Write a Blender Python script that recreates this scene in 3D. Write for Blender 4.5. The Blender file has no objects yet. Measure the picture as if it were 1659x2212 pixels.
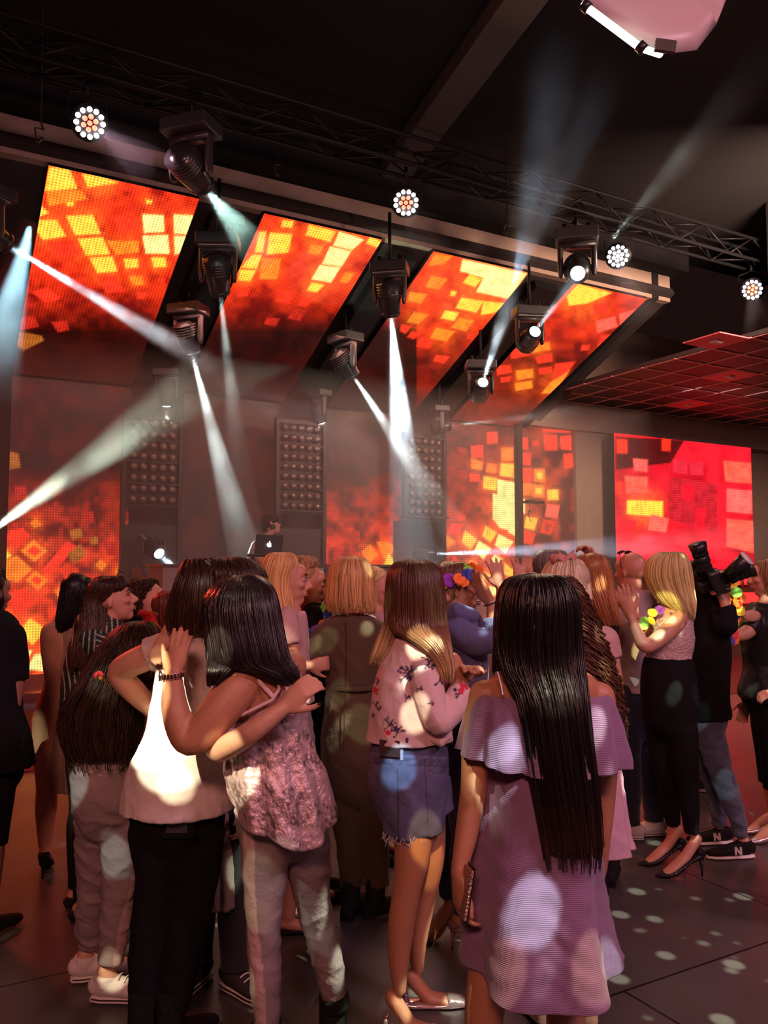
import bpy, bmesh, math, random
import numpy as np
from mathutils import Vector, Matrix, Quaternion
random.seed(7); RNG = np.random.default_rng(7)
scn = bpy.context.scene
COL = scn.collection
PI = math.pi
# ---------------------------------------------------------------- camera
FPX = 1790.0; CAMH = 1.6; TH = math.atan(124/1790.0)
cam_d = bpy.data.cameras.new('camera'); cam = bpy.data.objects.new('camera', cam_d); COL.objects.link(cam)
cam.location = (0, 0, CAMH); cam.rotation_euler = (PI/2+TH, 0, 0)
cam_d.sensor_fit = 'VERTICAL'; cam_d.sensor_height = 24; cam_d.lens = 24*FPX/2212
cam_d.clip_start = 0.05; cam_d.clip_end = 100
scn.camera = cam
def ray(px, py):
    x = (px-829.5)/FPX; d = (py-1106)/FPX
    return Vector((x, math.cos(TH)+d*math.sin(TH), math.sin(TH)-d*math.cos(TH)))
def W(px, py, Y):
    r = ray(px, py); t = Y/r.y
    return Vector((r.x*t, Y, CAMH+r.z*t))
def floor_pt(px, py, z=0):
    r = ray(px, py); t = (z-CAMH)/r.z
    return Vector((r.x*t, r.y*t, z))
def proj(P):
    v = Vector(P)-Vector((0, 0, CAMH))
    zc = v.y*math.cos(TH)+v.z*math.sin(TH); dn = v.y*math.sin(TH)-v.z*math.cos(TH)
    return 829.5+FPX*v.x/zc, 1106+FPX*dn/zc
# stage frame: U runs along the stage wall to the right, N points into the wall
U = Vector((math.sin(math.radians(60.6)), math.cos(math.radians(60.6)), 0))
N = Vector((-U.y, U.x, 0)); UA = math.atan2(U.y, U.x)
def S(u, n, z): return U*u+N*n+Vector((0, 0, z))
def onN(px, py, n):
    r = ray(px, py); t = n/(r.x*N.x+r.y*N.y)
    return Vector((0, 0, CAMH))+r*t
def uz(px, py, n):
    p = onN(px, py, n); return p.dot(U), p.z
# ---------------------------------------------------------------- world, exposure, big lights
scn.view_settings.view_transform = 'Standard'; scn.view_settings.look = 'None'
scn.view_settings.exposure = 0.0; scn.view_settings.gamma = 1; scn.view_settings.use_curve_mapping = False
wd = bpy.data.worlds.new('world'); scn.world = wd; wd.use_nodes = True
wd.node_tree.nodes['Background'].inputs[0].default_value = (0.30, 0.13, 0.12, 1)
wd.node_tree.nodes['Background'].inputs[1].default_value = 0.035
def aim(o, target):
    o.rotation_euler = (Vector(target)-o.location).to_track_quat('-Z', 'Y').to_euler()
def spot(name, loc, target, power, color, angle, blend=0.25, soft=0.03):
    d = bpy.data.lights.new(name, 'SPOT'); d.energy = power; d.color = color
    d.spot_size = math.radians(angle); d.spot_blend = blend; d.shadow_soft_size = soft
    o = bpy.data.objects.new(name, d); COL.objects.link(o); o.location = loc; aim(o, target); return o
def area(name, loc, target, power, color, sx, sy):
    d = bpy.data.lights.new(name, 'AREA'); d.shape = 'RECTANGLE'; d.size = sx; d.size_y = sy
    d.energy = power; d.color = color
    o = bpy.data.objects.new(name, d); COL.objects.link(o); o.location = loc; aim(o, target); return o
# unseen fill lights, behind the camera and over the room
area('fill_light', (-0.6, -3.2, 4.6), (0.0, 3.6, 1.0), 175, (1.0, 0.40, 0.32), 1.6, 0.6)
area('fill_light', (3.6, -1.0, 4.9), (1.2, 4.0, 0.8), 130, (0.90, 0.50, 0.72), 1.2, 0.5)
area('fill_light', S(8.5, 4.5, 5.0), S(13.0, 11.6, 3.2), 480, (1.0, .66, .5), 1.0, 0.5)  # added fill that brightens the right wall, no fixture there
area('fill_light', (3.4, .2, 5.2), (2.9, 3.2, 0), 55, (1, .45, .48), .8, .5)  # added pink fill to lift the floor on the right
spot('floor_fill', (4.4, 2.6, 5.6), (2.9, 3.3, 0), 620, (1, .42, .46), 44, .9, .3)  # added spot without a fixture, brightens the same floor
area('fill_light', S(-.6, 8.0, 3.6), S(.2, 3.5, 0), 95, (1, .06, .03), .8, .4)  # added red fill that reddens the floor on the left
area('fill_light', S(4.5, 4.8, 3.6), S(4.5, 8.4, 5.8), 12, (1.0, .7, .55), 4.5, 0.3)  # added weak fill for the beige fascia
area('fill_light', S(5.0, 6.4, 5.2), S(5.0, 2.5, 0.8), 60, (1.0, 0.62, 0.40), 2.5, 0.4)
# narrow moving-head beams that fall on the crowd: (px, py, Y) of the patch, source, power, colour, angle
PG = 3.2
def patch(px, py, Y, src, power, color, angle, blend=0.12):
    spot('moving_head_beam', src, W(px, py, Y), power*PG, color, angle*.8, blend, 0.01)
SRC_A = Vector((-1.6, -1.2, 4.4)); SRC_B = Vector((1.4, -1.0, 4.6)); SRC_C = Vector((0.2, -1.6, 4.5))
YG = (1.0, 0.95, 0.62); CY = (0.66, 0.95, 0.82); GR = (0.75, 0.95, 0.6)
PATCHES = [
 (345, 1560, 2.8, SRC_A, 1500, YG, 4.0), (375, 1635, 2.8, SRC_A, 800, YG, 3.4), (510, 1470, 2.65, SRC_A, 900, YG, 1.7),
 (398, 1720, 2.8, SRC_A, 600, YG, 1.6), (545, 1725, 2.65, SRC_A, 900, YG, 2.0), (352, 1450, 2.8, SRC_A, 120, YG, .9),
 (238, 1840, 3.1, SRC_A, 260, CY, 1.5), (172, 1715, 3.15, SRC_A, 260, CY, 1.6),
 (908, 1397, 2.9, SRC_C, 900, YG, 1.3), (893, 1562, 2.9, SRC_C, 650, YG, 1.2), (862, 1662, 2.87, SRC_C, 650, (0.4, 0.85, 1), 1.5),
 (925, 1815, 2.9, SRC_C, 500, (1, .72, .25), 1.7), (1160, 1955, 2.06, SRC_B, 750, CY, 1.9), (1093, 1600, 2.1, SRC_B, 700, CY, 1.1), (1098, 1655, 2.12, SRC_B, 420, CY, .8),
 (1200, 1500, 2.1, SRC_B, 380, GR, 1.7), (705, 1390, 3.9, SRC_C, 240, GR, 1.2), (730, 1510, 3.9, SRC_C, 240, GR, 1.2),
 (785, 1580, 3.9, SRC_C, 240, GR, 1.9), (465, 1300, 2.75, SRC_A, 160, GR, 1.8), (952, 1300, 2.9, SRC_C, 120, GR, 1.6),
 (1330, 2060, 2.15, SRC_B, 400, CY, 1.2), (600, 1980, 2.7, SRC_A, 110, GR, 2.2), (712, 2010, 2.8, SRC_A, 110, CY, 1.8),
 (1430, 1320, 4.4, SRC_C, 700, (.95, .95, .3), 2.2), (1230, 2190, 2.2, SRC_B, 300, (1, .8, .4), 1.8), (1020, 2200, 2.2, SRC_B, 300, (1, .8, .4), 1.8),
 (560, 2190, 2.8, SRC_A, 300, YG, 1.6), (250, 2110, 3.2, SRC_A, 400, YG, 1.2), (245, 1500, 3.1, SRC_A, 200, GR, 1.8),
 (1360, 1470, 4.9, SRC_C, 260, CY, 1.2), (1505, 1555, 4.7, SRC_C, 260, CY, .9), (1570, 1700, 4.7, SRC_C, 200, CY, 1.0),
]
for a_ in PATCHES: patch(*a_)
def gobo(loc, tgt, power, col, ang, scale, size):
    o = spot('gobo_projector', loc, tgt, power, col, ang, .2, .008); d = o.data; d.use_nodes = True; nt = d.node_tree; lk = nt.links
    em = nt.nodes['Emission']; tc = nt.nodes.new('ShaderNodeTexCoord'); sp = nt.nodes.new('ShaderNodeVectorMath'); sp.operation = 'MULTIPLY'; sp.inputs[1].default_value = (1, 1, 0)
    lk.new(tc.outputs['Normal'], sp.inputs[0]); vo = nt.nodes.new('ShaderNodeTexVoronoi'); vo.inputs['Scale'].default_value = scale; vo.inputs['Randomness'].default_value = .75; lk.new(sp.outputs[0], vo.inputs['Vector'])
    mr = nt.nodes.new('ShaderNodeMapRange'); mr.inputs[1].default_value = size+.06; mr.inputs[2].default_value = size-.04; mr.inputs[3].default_value = 0; mr.inputs[4].default_value = 1; lk.new(vo.outputs['Distance'], mr.inputs[0]); lk.new(mr.outputs[0], em.inputs['Strength'])
gobo((2.6, 1.2, 5.4), floor_pt(1480, 1990), 4200, (.72, .85, .62), 42, 44, .27)
gobo((-2.4, .6, 5.2), floor_pt(330, 2150), 1300, (.8, .85, .55), 36, 11, .25)
# ---------------------------------------------------------------- materials
def nodes(m): m.use_nodes = True; return m.node_tree.nodes, m.node_tree.links
MATS = {}
def mat(name, color, rough=0.6, metal=0.0, bump=0.0, bscale=20, var=0.0, vscale=6, stretch=(1, 1, 1), spec=0.5, sheen=0.0, attr=None, trans=0, coat=0):
    if name in MATS: return MATS[name]
    m = bpy.data.materials.new(name); nt, lk = nodes(m); b = nt['Principled BSDF']
    b.inputs['Roughness'].default_value = rough; b.inputs['Metallic'].default_value = metal
    b.inputs['Specular IOR Level'].default_value = spec if max(color) > .02 or spec != .5 else .25
    b.inputs['Sheen Weight'].default_value = sheen; b.inputs['Coat Weight'].default_value = coat
    b.inputs['Transmission Weight'].default_value = trans
    b.inputs['Base Color'].default_value = (*color, 1)
    tc = nt.new('ShaderNodeTexCoord'); mp = nt.new('ShaderNodeMapping'); mp.inputs['Scale'].default_value = stretch
    lk.new(tc.outputs['Object'], mp.inputs[0])
    src = None
    if attr:
        at = nt.new('ShaderNodeAttribute'); at.attribute_name = attr; src = at.outputs['Color']
    if var > 0:
        n = nt.new('ShaderNodeTexNoise'); n.inputs['Scale'].default_value = vscale; n.inputs['Detail'].default_value = 5
        lk.new(mp.outputs[0], n.inputs['Vector'])
        mx = nt.new('ShaderNodeMix'); mx.data_type = 'RGBA'; mx.blend_type = 'MULTIPLY'; mx.inputs[0].default_value = 1
        rp = nt.new('ShaderNodeMapRange'); rp.inputs[1].default_value = .3; rp.inputs[2].default_value = .7
        rp.inputs[3].default_value = 1-var; rp.inputs[4].default_value = 1
        lk.new(n.outputs[0], rp.inputs[0]); lk.new(rp.outputs[0], mx.inputs[7])
        if src: lk.new(src, mx.inputs[6])
        else: mx.inputs[6].default_value = (*color, 1)
        src = mx.outputs[2]
    if src: lk.new(src, b.inputs['Base Color'])
    if bump > 0:
        n2 = nt.new('ShaderNodeTexNoise'); n2.inputs['Scale'].default_value = bscale; n2.inputs['Detail'].default_value = 6
        lk.new(mp.outputs[0], n2.inputs['Vector'])
        bp = nt.new('ShaderNodeBump'); bp.inputs['Strength'].default_value = bump; bp.inputs['Distance'].default_value = .02
        lk.new(n2.outputs[0], bp.inputs['Height']); lk.new(bp.outputs[0], b.inputs['Normal'])
    MATS[name] = m; return m
def emit(name, color, strength):
    if name in MATS: return MATS[name]
    m = bpy.data.materials.new(name); nt, lk = nodes(m); b = nt['Principled BSDF']
    b.inputs['Base Color'].default_value = (*color, 1); b.inputs['Emission Color'].default_value = (*color, 1)
    b.inputs['Emission Strength'].default_value = strength
    MATS[name] = m; return m
def m_black(): return mat('black_metal', (.010, .009, .010), .5, .1)
def m_plastic(): return mat('black_plastic', (.02, .02, .022), .35)
def m_beige(): return mat('beige_plaster', (.36, .25, .19), .85, bump=.1, bscale=40, var=.1)
# ---------------------------------------------------------------- mesh builder
class MB:
    def __init__(s): s.v = []; s.f = []; s.c = []
    def add(s, vs, fs, col=None):
        o = len(s.v); s.v += [tuple(v) for v in vs]; s.f += [tuple(i+o for i in f) for f in fs]
        s.c += ([col]*len(vs) if not isinstance(col, list) else col)
    def box(s, c, size, R=None, col=None):
        hx, hy, hz = size[0]/2, size[1]/2, size[2]/2
        vs = [Vector((x, y, z)) for x in (-hx, hx) for y in (-hy, hy) for z in (-hz, hz)]
        if R is not None: vs = [R @ v for v in vs]
        c = Vector(c)
        s.add([v+c for v in vs], [(0, 1, 3, 2), (4, 6, 7, 5), (0, 4, 5, 1), (2, 3, 7, 6), (0, 2, 6, 4), (1, 5, 7, 3)], col); return s
    def rings(s, rs, cap=True, col=None, cols=None):
        n = len(rs[0]); vs = []; fs = []; cc = []
        for i, r in enumerate(rs):
            vs += list(r)
            if cols: cc += [cols[i]]*n
        for i in range(len(rs)-1):
            for j in range(n):
                a = i*n+j; b = i*n+(j+1) % n
                fs.append((a, b, b+n, a+n))
        if cap:
            fs.append(tuple(range(n-1, -1, -1))); k = (len(rs)-1)*n; fs.append(tuple(range(k, k+n)))
        s.add(vs, fs, cc if cols else col); return s
    def tube(s, pts, rad, seg=12, col=None, round_=True, flat=None, cols=None):
        # rad: list of r or (ra, rb); flat: fixed reference direction for the ra axis
        pts = [Vector(p) for p in pts]; n = len(pts)
        if not isinstance(rad, (list, tuple)): rad = [rad]*n
        T = []
        for i in range(n):
            a = pts[max(i-1, 0)]; b = pts[min(i+1, n-1)]; t = (b-a)
            T.append(t.normalized() if t.length > 1e-9 else Vector((0, 0, 1)))
        ref = Vector(flat) if flat is not None else (Vector((1, 0, 0)) if abs(T[0].x) < .9 else Vector((0, 1, 0)))
        A = (ref-T[0]*ref.dot(T[0])).normalized(); rs = []
        def ring(p, t, A, ra, rb):
            B = t.cross(A); return [p+A*(ra*math.cos(2*PI*k/seg))+B*(rb*math.sin(2*PI*k/seg)) for k in range(seg)]
        cs = []
        for i in range(n):
            t = T[i]; rr = flat if flat is not None else A
            rr = Vector(rr); A2 = rr-t*rr.dot(t); A = A2.normalized() if A2.length > 1e-6 else A
            r = rad[i]; ra, rb = (r if isinstance(r, (tuple, list)) else (r, r))
            c_ = cols[i] if cols else None
            if i == 0 and round_:
                for q in (80, 50, 25):
                    q = math.radians(q); rs.append(ring(pts[0]-t*min(ra, rb)*math.sin(q), t, A, ra*math.cos(q), rb*math.cos(q))); cs.append(c_)
            rs.append(ring(pts[i], t, A, ra, rb)); cs.append(c_)
            if i == n-1 and round_:
                for q in (25, 50, 80):
                    q = math.radians(q); rs.append(ring(pts[i]+t*min(ra, rb)*math.sin(q), t, A, ra*math.cos(q), rb*math.cos(q))); cs.append(c_)
        s.rings(rs, True, col, cs if cols else None); return s
    def ell(s, c, r, R=None, seg=16, nr=10, col=None):
        c = Vector(c); rs = []
        for i in range(nr):
            a = -PI/2+PI*(i+.5)/nr; ring = []
            for k in range(seg):
                v = Vector((r[0]*math.cos(a)*math.cos(2*PI*k/seg), r[1]*math.cos(a)*math.sin(2*PI*k/seg), r[2]*math.sin(a)))
                ring.append(c+(R @ v if R is not None else v))
            rs.append(ring)
        s.rings(rs, True, col); return s
    def disk(s, c, nrm, r, th, seg=24, col=None, r2=None):
        nrm = Vector(nrm).normalized(); c = Vector(c)
        return s.tube([c-nrm*th/2, c+nrm*th/2], [r, r2 or r], seg, col, False)
    def build(s, name, m, parent=None, smooth=True, bevel=0):
        me = bpy.data.meshes.new(name); off = parent['_loc'] if parent is not None and '_loc' in parent else None
        vs = s.v
        if off is not None: vs = [(v[0]-off[0], v[1]-off[1], v[2]-off[2]) for v in vs]
        me.from_pydata(vs, [], s.f); me.update()
        if s.c and s.c[0] is not None:
            ca = me.color_attributes.new('Col', 'FLOAT_COLOR', 'POINT')
            ca.data.foreach_set('color', np.array([(*c, 1) for c in s.c], dtype=np.float32).ravel())
        me.materials.append(m)
        if smooth: me.shade_smooth()
        o = bpy.data.objects.new(name, me); COL.objects.link(o)
        if parent is not None: o.parent = parent; o['_loc'] = list(off) if off is not None else [0, 0, 0]
        if bevel:
            b = o.modifiers.new('bevel', 'BEVEL'); b.width = bevel; b.segments = 2; b.limit_method = 'ANGLE'
        return o
def thing(name, label, cat, loc, group=None):
    o = bpy.data.objects.new(name, None); COL.objects.link(o); o.location = loc; o.empty_display_size = .1
    o['_loc'] = list(loc); o['label'] = label; o['category'] = cat
    if group: o['group'] = group
    return o
def tag(o, label, cat, group=None, kind=None):
    o['label'] = label; o['category'] = cat
    if group: o['group'] = group
    if kind: o['kind'] = kind
    return o
def struct(o): o['kind'] = 'structure'; return o
def rotz(a): return Matrix.Rotation(a, 3, 'Z')
RS = rotz(UA)
def sbox(mb, u0, u1, n0, n1, z0, z1, col=None):
    return mb.box(S((u0+u1)/2, (n0+n1)/2, (z0+z1)/2), (abs(u1-u0), abs(n1-n0), abs(z1-z0)), RS, col)
# ---------------------------------------------------------------- floor
def floor_mat():
    m = bpy.data.materials.new('dark_floor_tiles'); nt, lk = nodes(m); b = nt['Principled BSDF']
    tc = nt.new('ShaderNodeTexCoord'); mp = nt.new('ShaderNodeMapping'); mp.inputs['Rotation'].default_value = (0, 0, -UA+math.radians(0))
    lk.new(tc.outputs['Object'], mp.inputs[0])
    br = nt.new('ShaderNodeTexBrick'); br.inputs['Scale'].default_value = 1; br.offset = .5
    br.inputs['Brick Width'].default_value = 2.4; br.inputs['Row Height'].default_value = 1.2
    br.inputs['Mortar Size'].default_value = .006; br.inputs['Mortar Smooth'].default_value = .2
    br.inputs['Color1'].default_value = (.125, .105, .10, 1); br.inputs['Color2'].default_value = (.105, .09, .088, 1)
    br.inputs['Mortar'].default_value = (.012, .010, .010, 1)
    lk.new(mp.outputs[0], br.inputs[0])
    n = nt.new('ShaderNodeTexNoise'); n.inputs['Scale'].default_value = 2.2; n.inputs['Detail'].default_value = 8; lk.new(tc.outputs['Object'], n.inputs[0])
    mx = nt.new('ShaderNodeMix'); mx.data_type = 'RGBA'; mx.blend_type = 'MULTIPLY'; mx.inputs[0].default_value = .5
    lk.new(br.outputs[0], mx.inputs[6]); lk.new(n.outputs[0], mx.inputs[7]); lk.new(mx.outputs[2], b.inputs['Base Color'])
    mr = nt.new('ShaderNodeMapRange'); mr.inputs[3].default_value = .22; mr.inputs[4].default_value = .42; lk.new(n.outputs[0], mr.inputs[0]); lk.new(mr.outputs[0], b.inputs['Roughness'])
    n2 = nt.new('ShaderNodeTexNoise'); n2.inputs['Scale'].default_value = 90; lk.new(tc.outputs['Object'], n2.inputs[0])
    bp = nt.new('ShaderNodeBump'); bp.inputs['Strength'].default_value = .08; bp.inputs['Distance'].default_value = .01; lk.new(n2.outputs[0], bp.inputs['Height']); lk.new(bp.outputs[0], b.inputs['Normal'])
    return m
fl = MB(); fl.box((2, 7, -.1), (34, 30, .2)); struct(fl.build('floor', floor_mat(), smooth=False))
# carpet runner in front of the stage is part of the floor finish
cp = MB(); sbox(cp, -4, 17, 7.2, 10.2, 0.0, .012)
struct(cp.build('trim_1', mat('dark_red_carpet', (.16, .015, .013), .75, bump=.3, bscale=200), smooth=False))
# ---------------------------------------------------------------- shell
NW = 11.6          # stage back wall plane
NF = 8.38; ZF = 5.51; ZB = 4.10; NB = 11.43
def strip_z(n): return ZB+(NB-n)*(ZF-ZB)/(NB-NF)
black_c = mat('black_ceiling_paint', (.012, .010, .011), .95)
c = MB(); sbox(c, -10, 20, -6, 8.6, 6.3, 6.4); struct(c.build('ceiling', black_c, smooth=False))
# wall behind the stage, and its continuation to the right
w = MB(); sbox(w, -6, 9.3, NW, NW+.2, 0, 6.3); struct(w.build('wall_back', mat('stage_backing', (.05, .018, .016), .8), smooth=False))
w = MB(); sbox(w, 9.3, 22, NW+.05, NW+.25, 0, 6.3); struct(w.build('wall_right_back', m_beige(), smooth=False))
w = MB(); sbox(w, -8.2, -8, -6, NW, 0, 6.3); struct(w.build('wall_left', mat('dark_side_wall', (.03, .02, .02), .8), smooth=False))
w = MB(); sbox(w, 22, 22.2, -6, NW+.2, 0, 6.3); struct(w.build('wall_right', mat('dark_side_wall', (.03, .02, .02), .8), smooth=False))
w = MB(); sbox(w, -8, 22, -6.2, -6, 0, 6.3); struct(w.build('wall_rear', mat('dark_side_wall', (.03, .02, .02), .8), smooth=False))
# beige fascia above the front edge of the ceiling screens, and the deck above it
f = MB(); sbox(f, -1.5, 9.6, NF+.02, NF+.14, ZF+.04, ZF+.42); struct(f.build('trim_2', m_beige(), smooth=False))
f = MB(); sbox(f, -1.6, 9.7, NF-.25, NF+.5, ZF+.425, 6.3); struct(f.build('trim_3', black_c, smooth=False))
# sloping dark deck that carries the ceiling screens
dk = MB(); dirn = (S(0, NB, ZB)-S(0, NF, ZF)); L = dirn.length
mid = S(4.0, (NF+NB)/2, (ZF+ZB)/2+.16)
ang = math.atan2(ZB-ZF, NB-NF)
RD = RS @ Matrix.Rotation(ang, 3, 'X')
dk.box(mid, (11.2, L+.1, .1), RD); struct(dk.build('trim_4', mat('dark_deck', (.022, .014, .013), .8), smooth=False))
# side return where the stage housing ends on the right
f = MB(); vs = [S(9.22, NF, ZF+.04), S(9.22, NB, ZB), S(9.22, NB, 6.2), S(9.22, NF, 6.2)]
vs += [v+U*.12 for v in vs]; f.add(vs, [(0, 1, 2, 3), (7, 6, 5, 4), (0, 4, 5, 1), (1, 5, 6, 2), (2, 6, 7, 3), (3, 7, 4, 0)])
struct(f.build('trim_5', black_c, smooth=False))
# lower tiled ceiling over the right side
ZT = 4.62
def tile_mat():
    m = bpy.data.materials.new('dark_gloss_ceiling_tile'); nt, lk = nodes(m); b = nt['Principled BSDF']
    b.inputs['Base Color'].default_value = (.03, .024, .026, 1); b.inputs['Roughness'].default_value = .5; return m
t = MB(); sbox(t, 9.36, 22, 6.6, NW+.05, ZT, ZT+.06); struct(t.build('ceiling_lower', tile_mat(), smooth=False))
g = MB(); gu = 9.4; 
while gu < 18: sbox(g, gu-.012, gu+.012, 6.6, NW, ZT-.012, ZT); gu += .62
gn = 6.9
while gn < NW: sbox(g, 9.36, 18, gn-.012, gn+.012, ZT-.014, ZT-.002); gn += .62
struct(g.build('trim_6', mat('ceiling_grid_bar', (.85, .35, .35), .4, .0), smooth=False))
f = MB(); sbox(f, 9.34, 22, 6.4, 6.6, ZT, 6.3); struct(f.build('trim_7', black_c, smooth=False))
# recessed square ceiling panels, red light put into their colour, with a small vent
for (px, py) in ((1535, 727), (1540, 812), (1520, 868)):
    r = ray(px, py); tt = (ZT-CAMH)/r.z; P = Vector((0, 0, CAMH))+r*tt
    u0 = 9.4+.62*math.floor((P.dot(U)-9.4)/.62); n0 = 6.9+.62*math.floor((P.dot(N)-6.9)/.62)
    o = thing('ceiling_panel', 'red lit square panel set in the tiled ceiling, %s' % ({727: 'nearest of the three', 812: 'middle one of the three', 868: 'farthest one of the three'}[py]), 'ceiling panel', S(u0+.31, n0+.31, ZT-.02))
    q = MB(); sbox(q, u0+.015, u0+.605, n0+.015, n0+.605, ZT-.02, ZT-.004); q.build('panel_face', mat('red_lit_panel', (.75, .12, .14), .5), o, smooth=False)
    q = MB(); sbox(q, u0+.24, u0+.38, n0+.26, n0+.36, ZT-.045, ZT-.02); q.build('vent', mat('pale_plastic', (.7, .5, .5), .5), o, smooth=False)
# beige bulkhead and pilasters on the right wall
f = MB(); sbox(f, 9.35, 22, NW-.25, NW+.05, 4.15, ZT); struct(f.build('trim_8', m_beige(), smooth=False))
uA, _ = uz(1316, 1100, NW-.05); uB, _ = uz(1240, 1100, NW-.05)
f = MB(); sbox(f, uB, uA, NW-.12, NW+.05, 0, 4.15); struct(f.build('trim_9', m_beige(), smooth=False))
# grey ceiling beam
A = W(1185, 20, 6.0); B = W(905, 240, 8.6)
bm_ = MB(); d = Vector((B.x-A.x, B.y-A.y, 0)); R = rotz(math.atan2(d.y, d.x)); 
bm_.box(((A.x+B.x)/2, (A.y+B.y)/2, 6.22), (d.length*1.9, .34, .16), R); struct(bm_.build('trim_10', mat('grey_beam', (.055, .045, .042), .85), smooth=False))
# ---------------------------------------------------------------- LED screens
YY = (1, .88, .26); Yc = (1, .56, .05); Oc = (1, .20, .014); Rc = (1, .032, .010); Rd = (.42, .014, .006); Od = (.34, .09, .010); Dk = (.08, .003, .004); PK = (1, .10, .06); RR = (.85, .006, .020)
def zs(lst, ox, oy): return [([(ox+x*.5003, oy+y*.5004) for x, y in p], c) for p, c in lst]
Z1 = [([(215,420),(300,430),(335,515),(195,525)],Yc),([(355,450),(440,460),(510,490),(380,510)],Yc),([(285,565),(320,570),(318,590),(290,588)],Yc),([(630,562),(658,565),(655,580),(632,578)],Yc),
([(180,590),(210,620),(170,635)],Yc),([(165,650),(245,650),(285,720),(185,735),(160,700)],Yc),([(285,632),(400,628),(435,710),(325,715)],Yc),([(335,730),(445,725),(475,798),(372,803)],Yc),([(385,812),(485,808),(508,872),(420,878)],Yc),
([(615,625),(705,630),(710,700),(622,705)],YY),([(750,625),(838,632),(815,712),(752,708)],YY),([(615,718),(725,715),(732,795),(630,795)],YY),([(752,718),(812,720),(785,790),(755,800)],YY),([(652,812),(715,812),(718,852),(665,855)],Yc),
([(535,818),(595,818),(597,855),(542,858)],Yc),([(555,890),(615,892),(620,930),(570,932)],Oc),([(475,905),(500,908),(498,925),(475,924)],Yc),([(680,898),(715,900),(710,920),(682,918)],Rc),([(195,745),(310,735),(345,800),(250,815)],Rc),
([(415,890),(500,890),(540,960),(460,965)],Rc),([(135,960),(205,940),(262,990),(195,1008)],Rc),([(105,1010),(165,1005),(150,1030),(105,1035)],Rd),([(90,1070),(150,1060),(170,1110),(85,1130)],Rd),([(220,1090),(290,1085),(300,1125),(250,1135)],Rd),
([(80,1130),(180,1150),(190,1170),(100,1215),(70,1190)],Od),([(590,960),(635,960),(625,990),(590,990)],Rc),([(460,740),(600,740),(600,790),(500,800)],Oc),([(200,525),(350,520),(380,560),(210,590)],Oc),([(500,640),(600,640),(600,690),(520,700)],Rc),
([(1220,652),(1268,655),(1260,683),(1215,680)],Yc),([(1335,670),(1450,700),(1425,745),(1320,715)],Yc),([(1465,700),(1570,735),(1520,780),(1440,760)],YY),([(1120,700),(1150,700),(1135,790),(1100,790)],Yc),([(1165,705),(1262,710),(1245,790),(1150,800)],Yc),
([(1425,765),(1515,785),(1475,850),(1390,840)],YY),([(1380,845),(1470,855),(1430,920),(1345,905)],YY),([(1345,918),(1400,930),(1370,962),(1325,955)],Yc),([(1490,875),(1530,880),(1500,925),(1465,915)],Oc),([(1090,800),(1130,800),(1110,860),(1040,855)],Yc),
([(1035,865),(1105,868),(1080,915),(1030,910)],Yc),([(1025,940),(1080,940),(1070,980),(1020,980)],Rc),([(1130,815),(1215,815),(1195,905),(1120,905)],Oc),([(1205,955),(1280,960),(1250,1012),(1190,1000)],Rc),([(1300,980),(1350,990),(1325,1025),(1285,1018)],Rc),
([(1265,1030),(1325,1040),(1295,1085),(1240,1075)],Rd),([(1340,755),(1400,760),(1380,800),(1330,795)],Oc),([(1600,720),(1650,745),(1630,770),(1580,750)],Yc),([(1150,1070),(1210,1075),(1190,1110),(1140,1100)],Rd)]
Z2 = [([(220,795),(300,805),(260,840),(190,850)],Oc),([(340,820),(620,880),(540,990),(400,960),(430,900),(330,870)],YY),([(370,885),(425,905),(395,940),(342,920)],Yc),([(335,985),(430,1000),(400,1050),(310,1030)],Yc),([(205,890),(275,905),(240,950),(180,940)],Oc),
([(290,955),(315,960),(305,978),(288,975)],Yc),([(265,1040),(325,1050),(305,1085),(245,1075)],Yc),([(325,1070),(390,1085),(355,1130),(290,1115)],Oc),([(225,1115),(310,1130),(270,1175),(200,1160)],Oc),([(130,1045),(195,1060),(150,1100),(100,1090)],Oc),
([(110,960),(190,970),(160,1010),(105,1000)],Oc),([(160,1150),(220,1170),(195,1205),(140,1195)],Rc),([(225,1230),(285,1240),(260,1270),(215,1260)],Rc),([(430,1000),(540,1010),(480,1050),(420,1060)],Yc),([(365,1140),(395,1145),(380,1165),(360,1160)],Rc),
([(75,1100),(120,1110),(95,1140),(70,1130)],Rc),([(120,1130),(165,1140),(130,1165),(100,1155)],Rc),
([(840,925),(985,965),(880,1010),(800,1020),(790,980)],Yc),([(900,1015),(960,1010),(970,1045),(910,1065)],Rc),([(915,1085),(1000,1065),(1010,1110),(920,1140)],PK),([(1015,1055),(1112,1028),(1080,1075),(1020,1105)],PK),([(845,1130),(875,1125),(870,1150),(840,1155)],Rc),
([(855,1190),(890,1188),(885,1210),(850,1215)],Rc),([(635,1190),(715,1178),(720,1210),(640,1225)],Oc),([(545,1210),(625,1198),(630,1235),(550,1250)],Rc),([(655,1240),(725,1228),(730,1260),(665,1270)],Rc),([(485,1280),(548,1275),(553,1308),(490,1320)],Rc),
([(570,1300),(645,1292),(648,1330),(575,1342)],Oc),([(668,1290),(725,1283),(728,1310),(672,1318)],Rc),([(505,1330),(550,1325),(545,1348),(505,1352)],Rc),([(565,1355),(640,1342),(645,1375),(570,1388)],Oc),([(740,1270),(830,1260),(780,1330),(730,1350)],Rc),
([(720,1350),(800,1300),(740,1399),(680,1399)],Oc),([(940,1150),(1000,1140),(950,1200),(920,1200)],Rc),([(650,1180),(720,1170),(700,1130),(650,1140)],Rd)]
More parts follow.
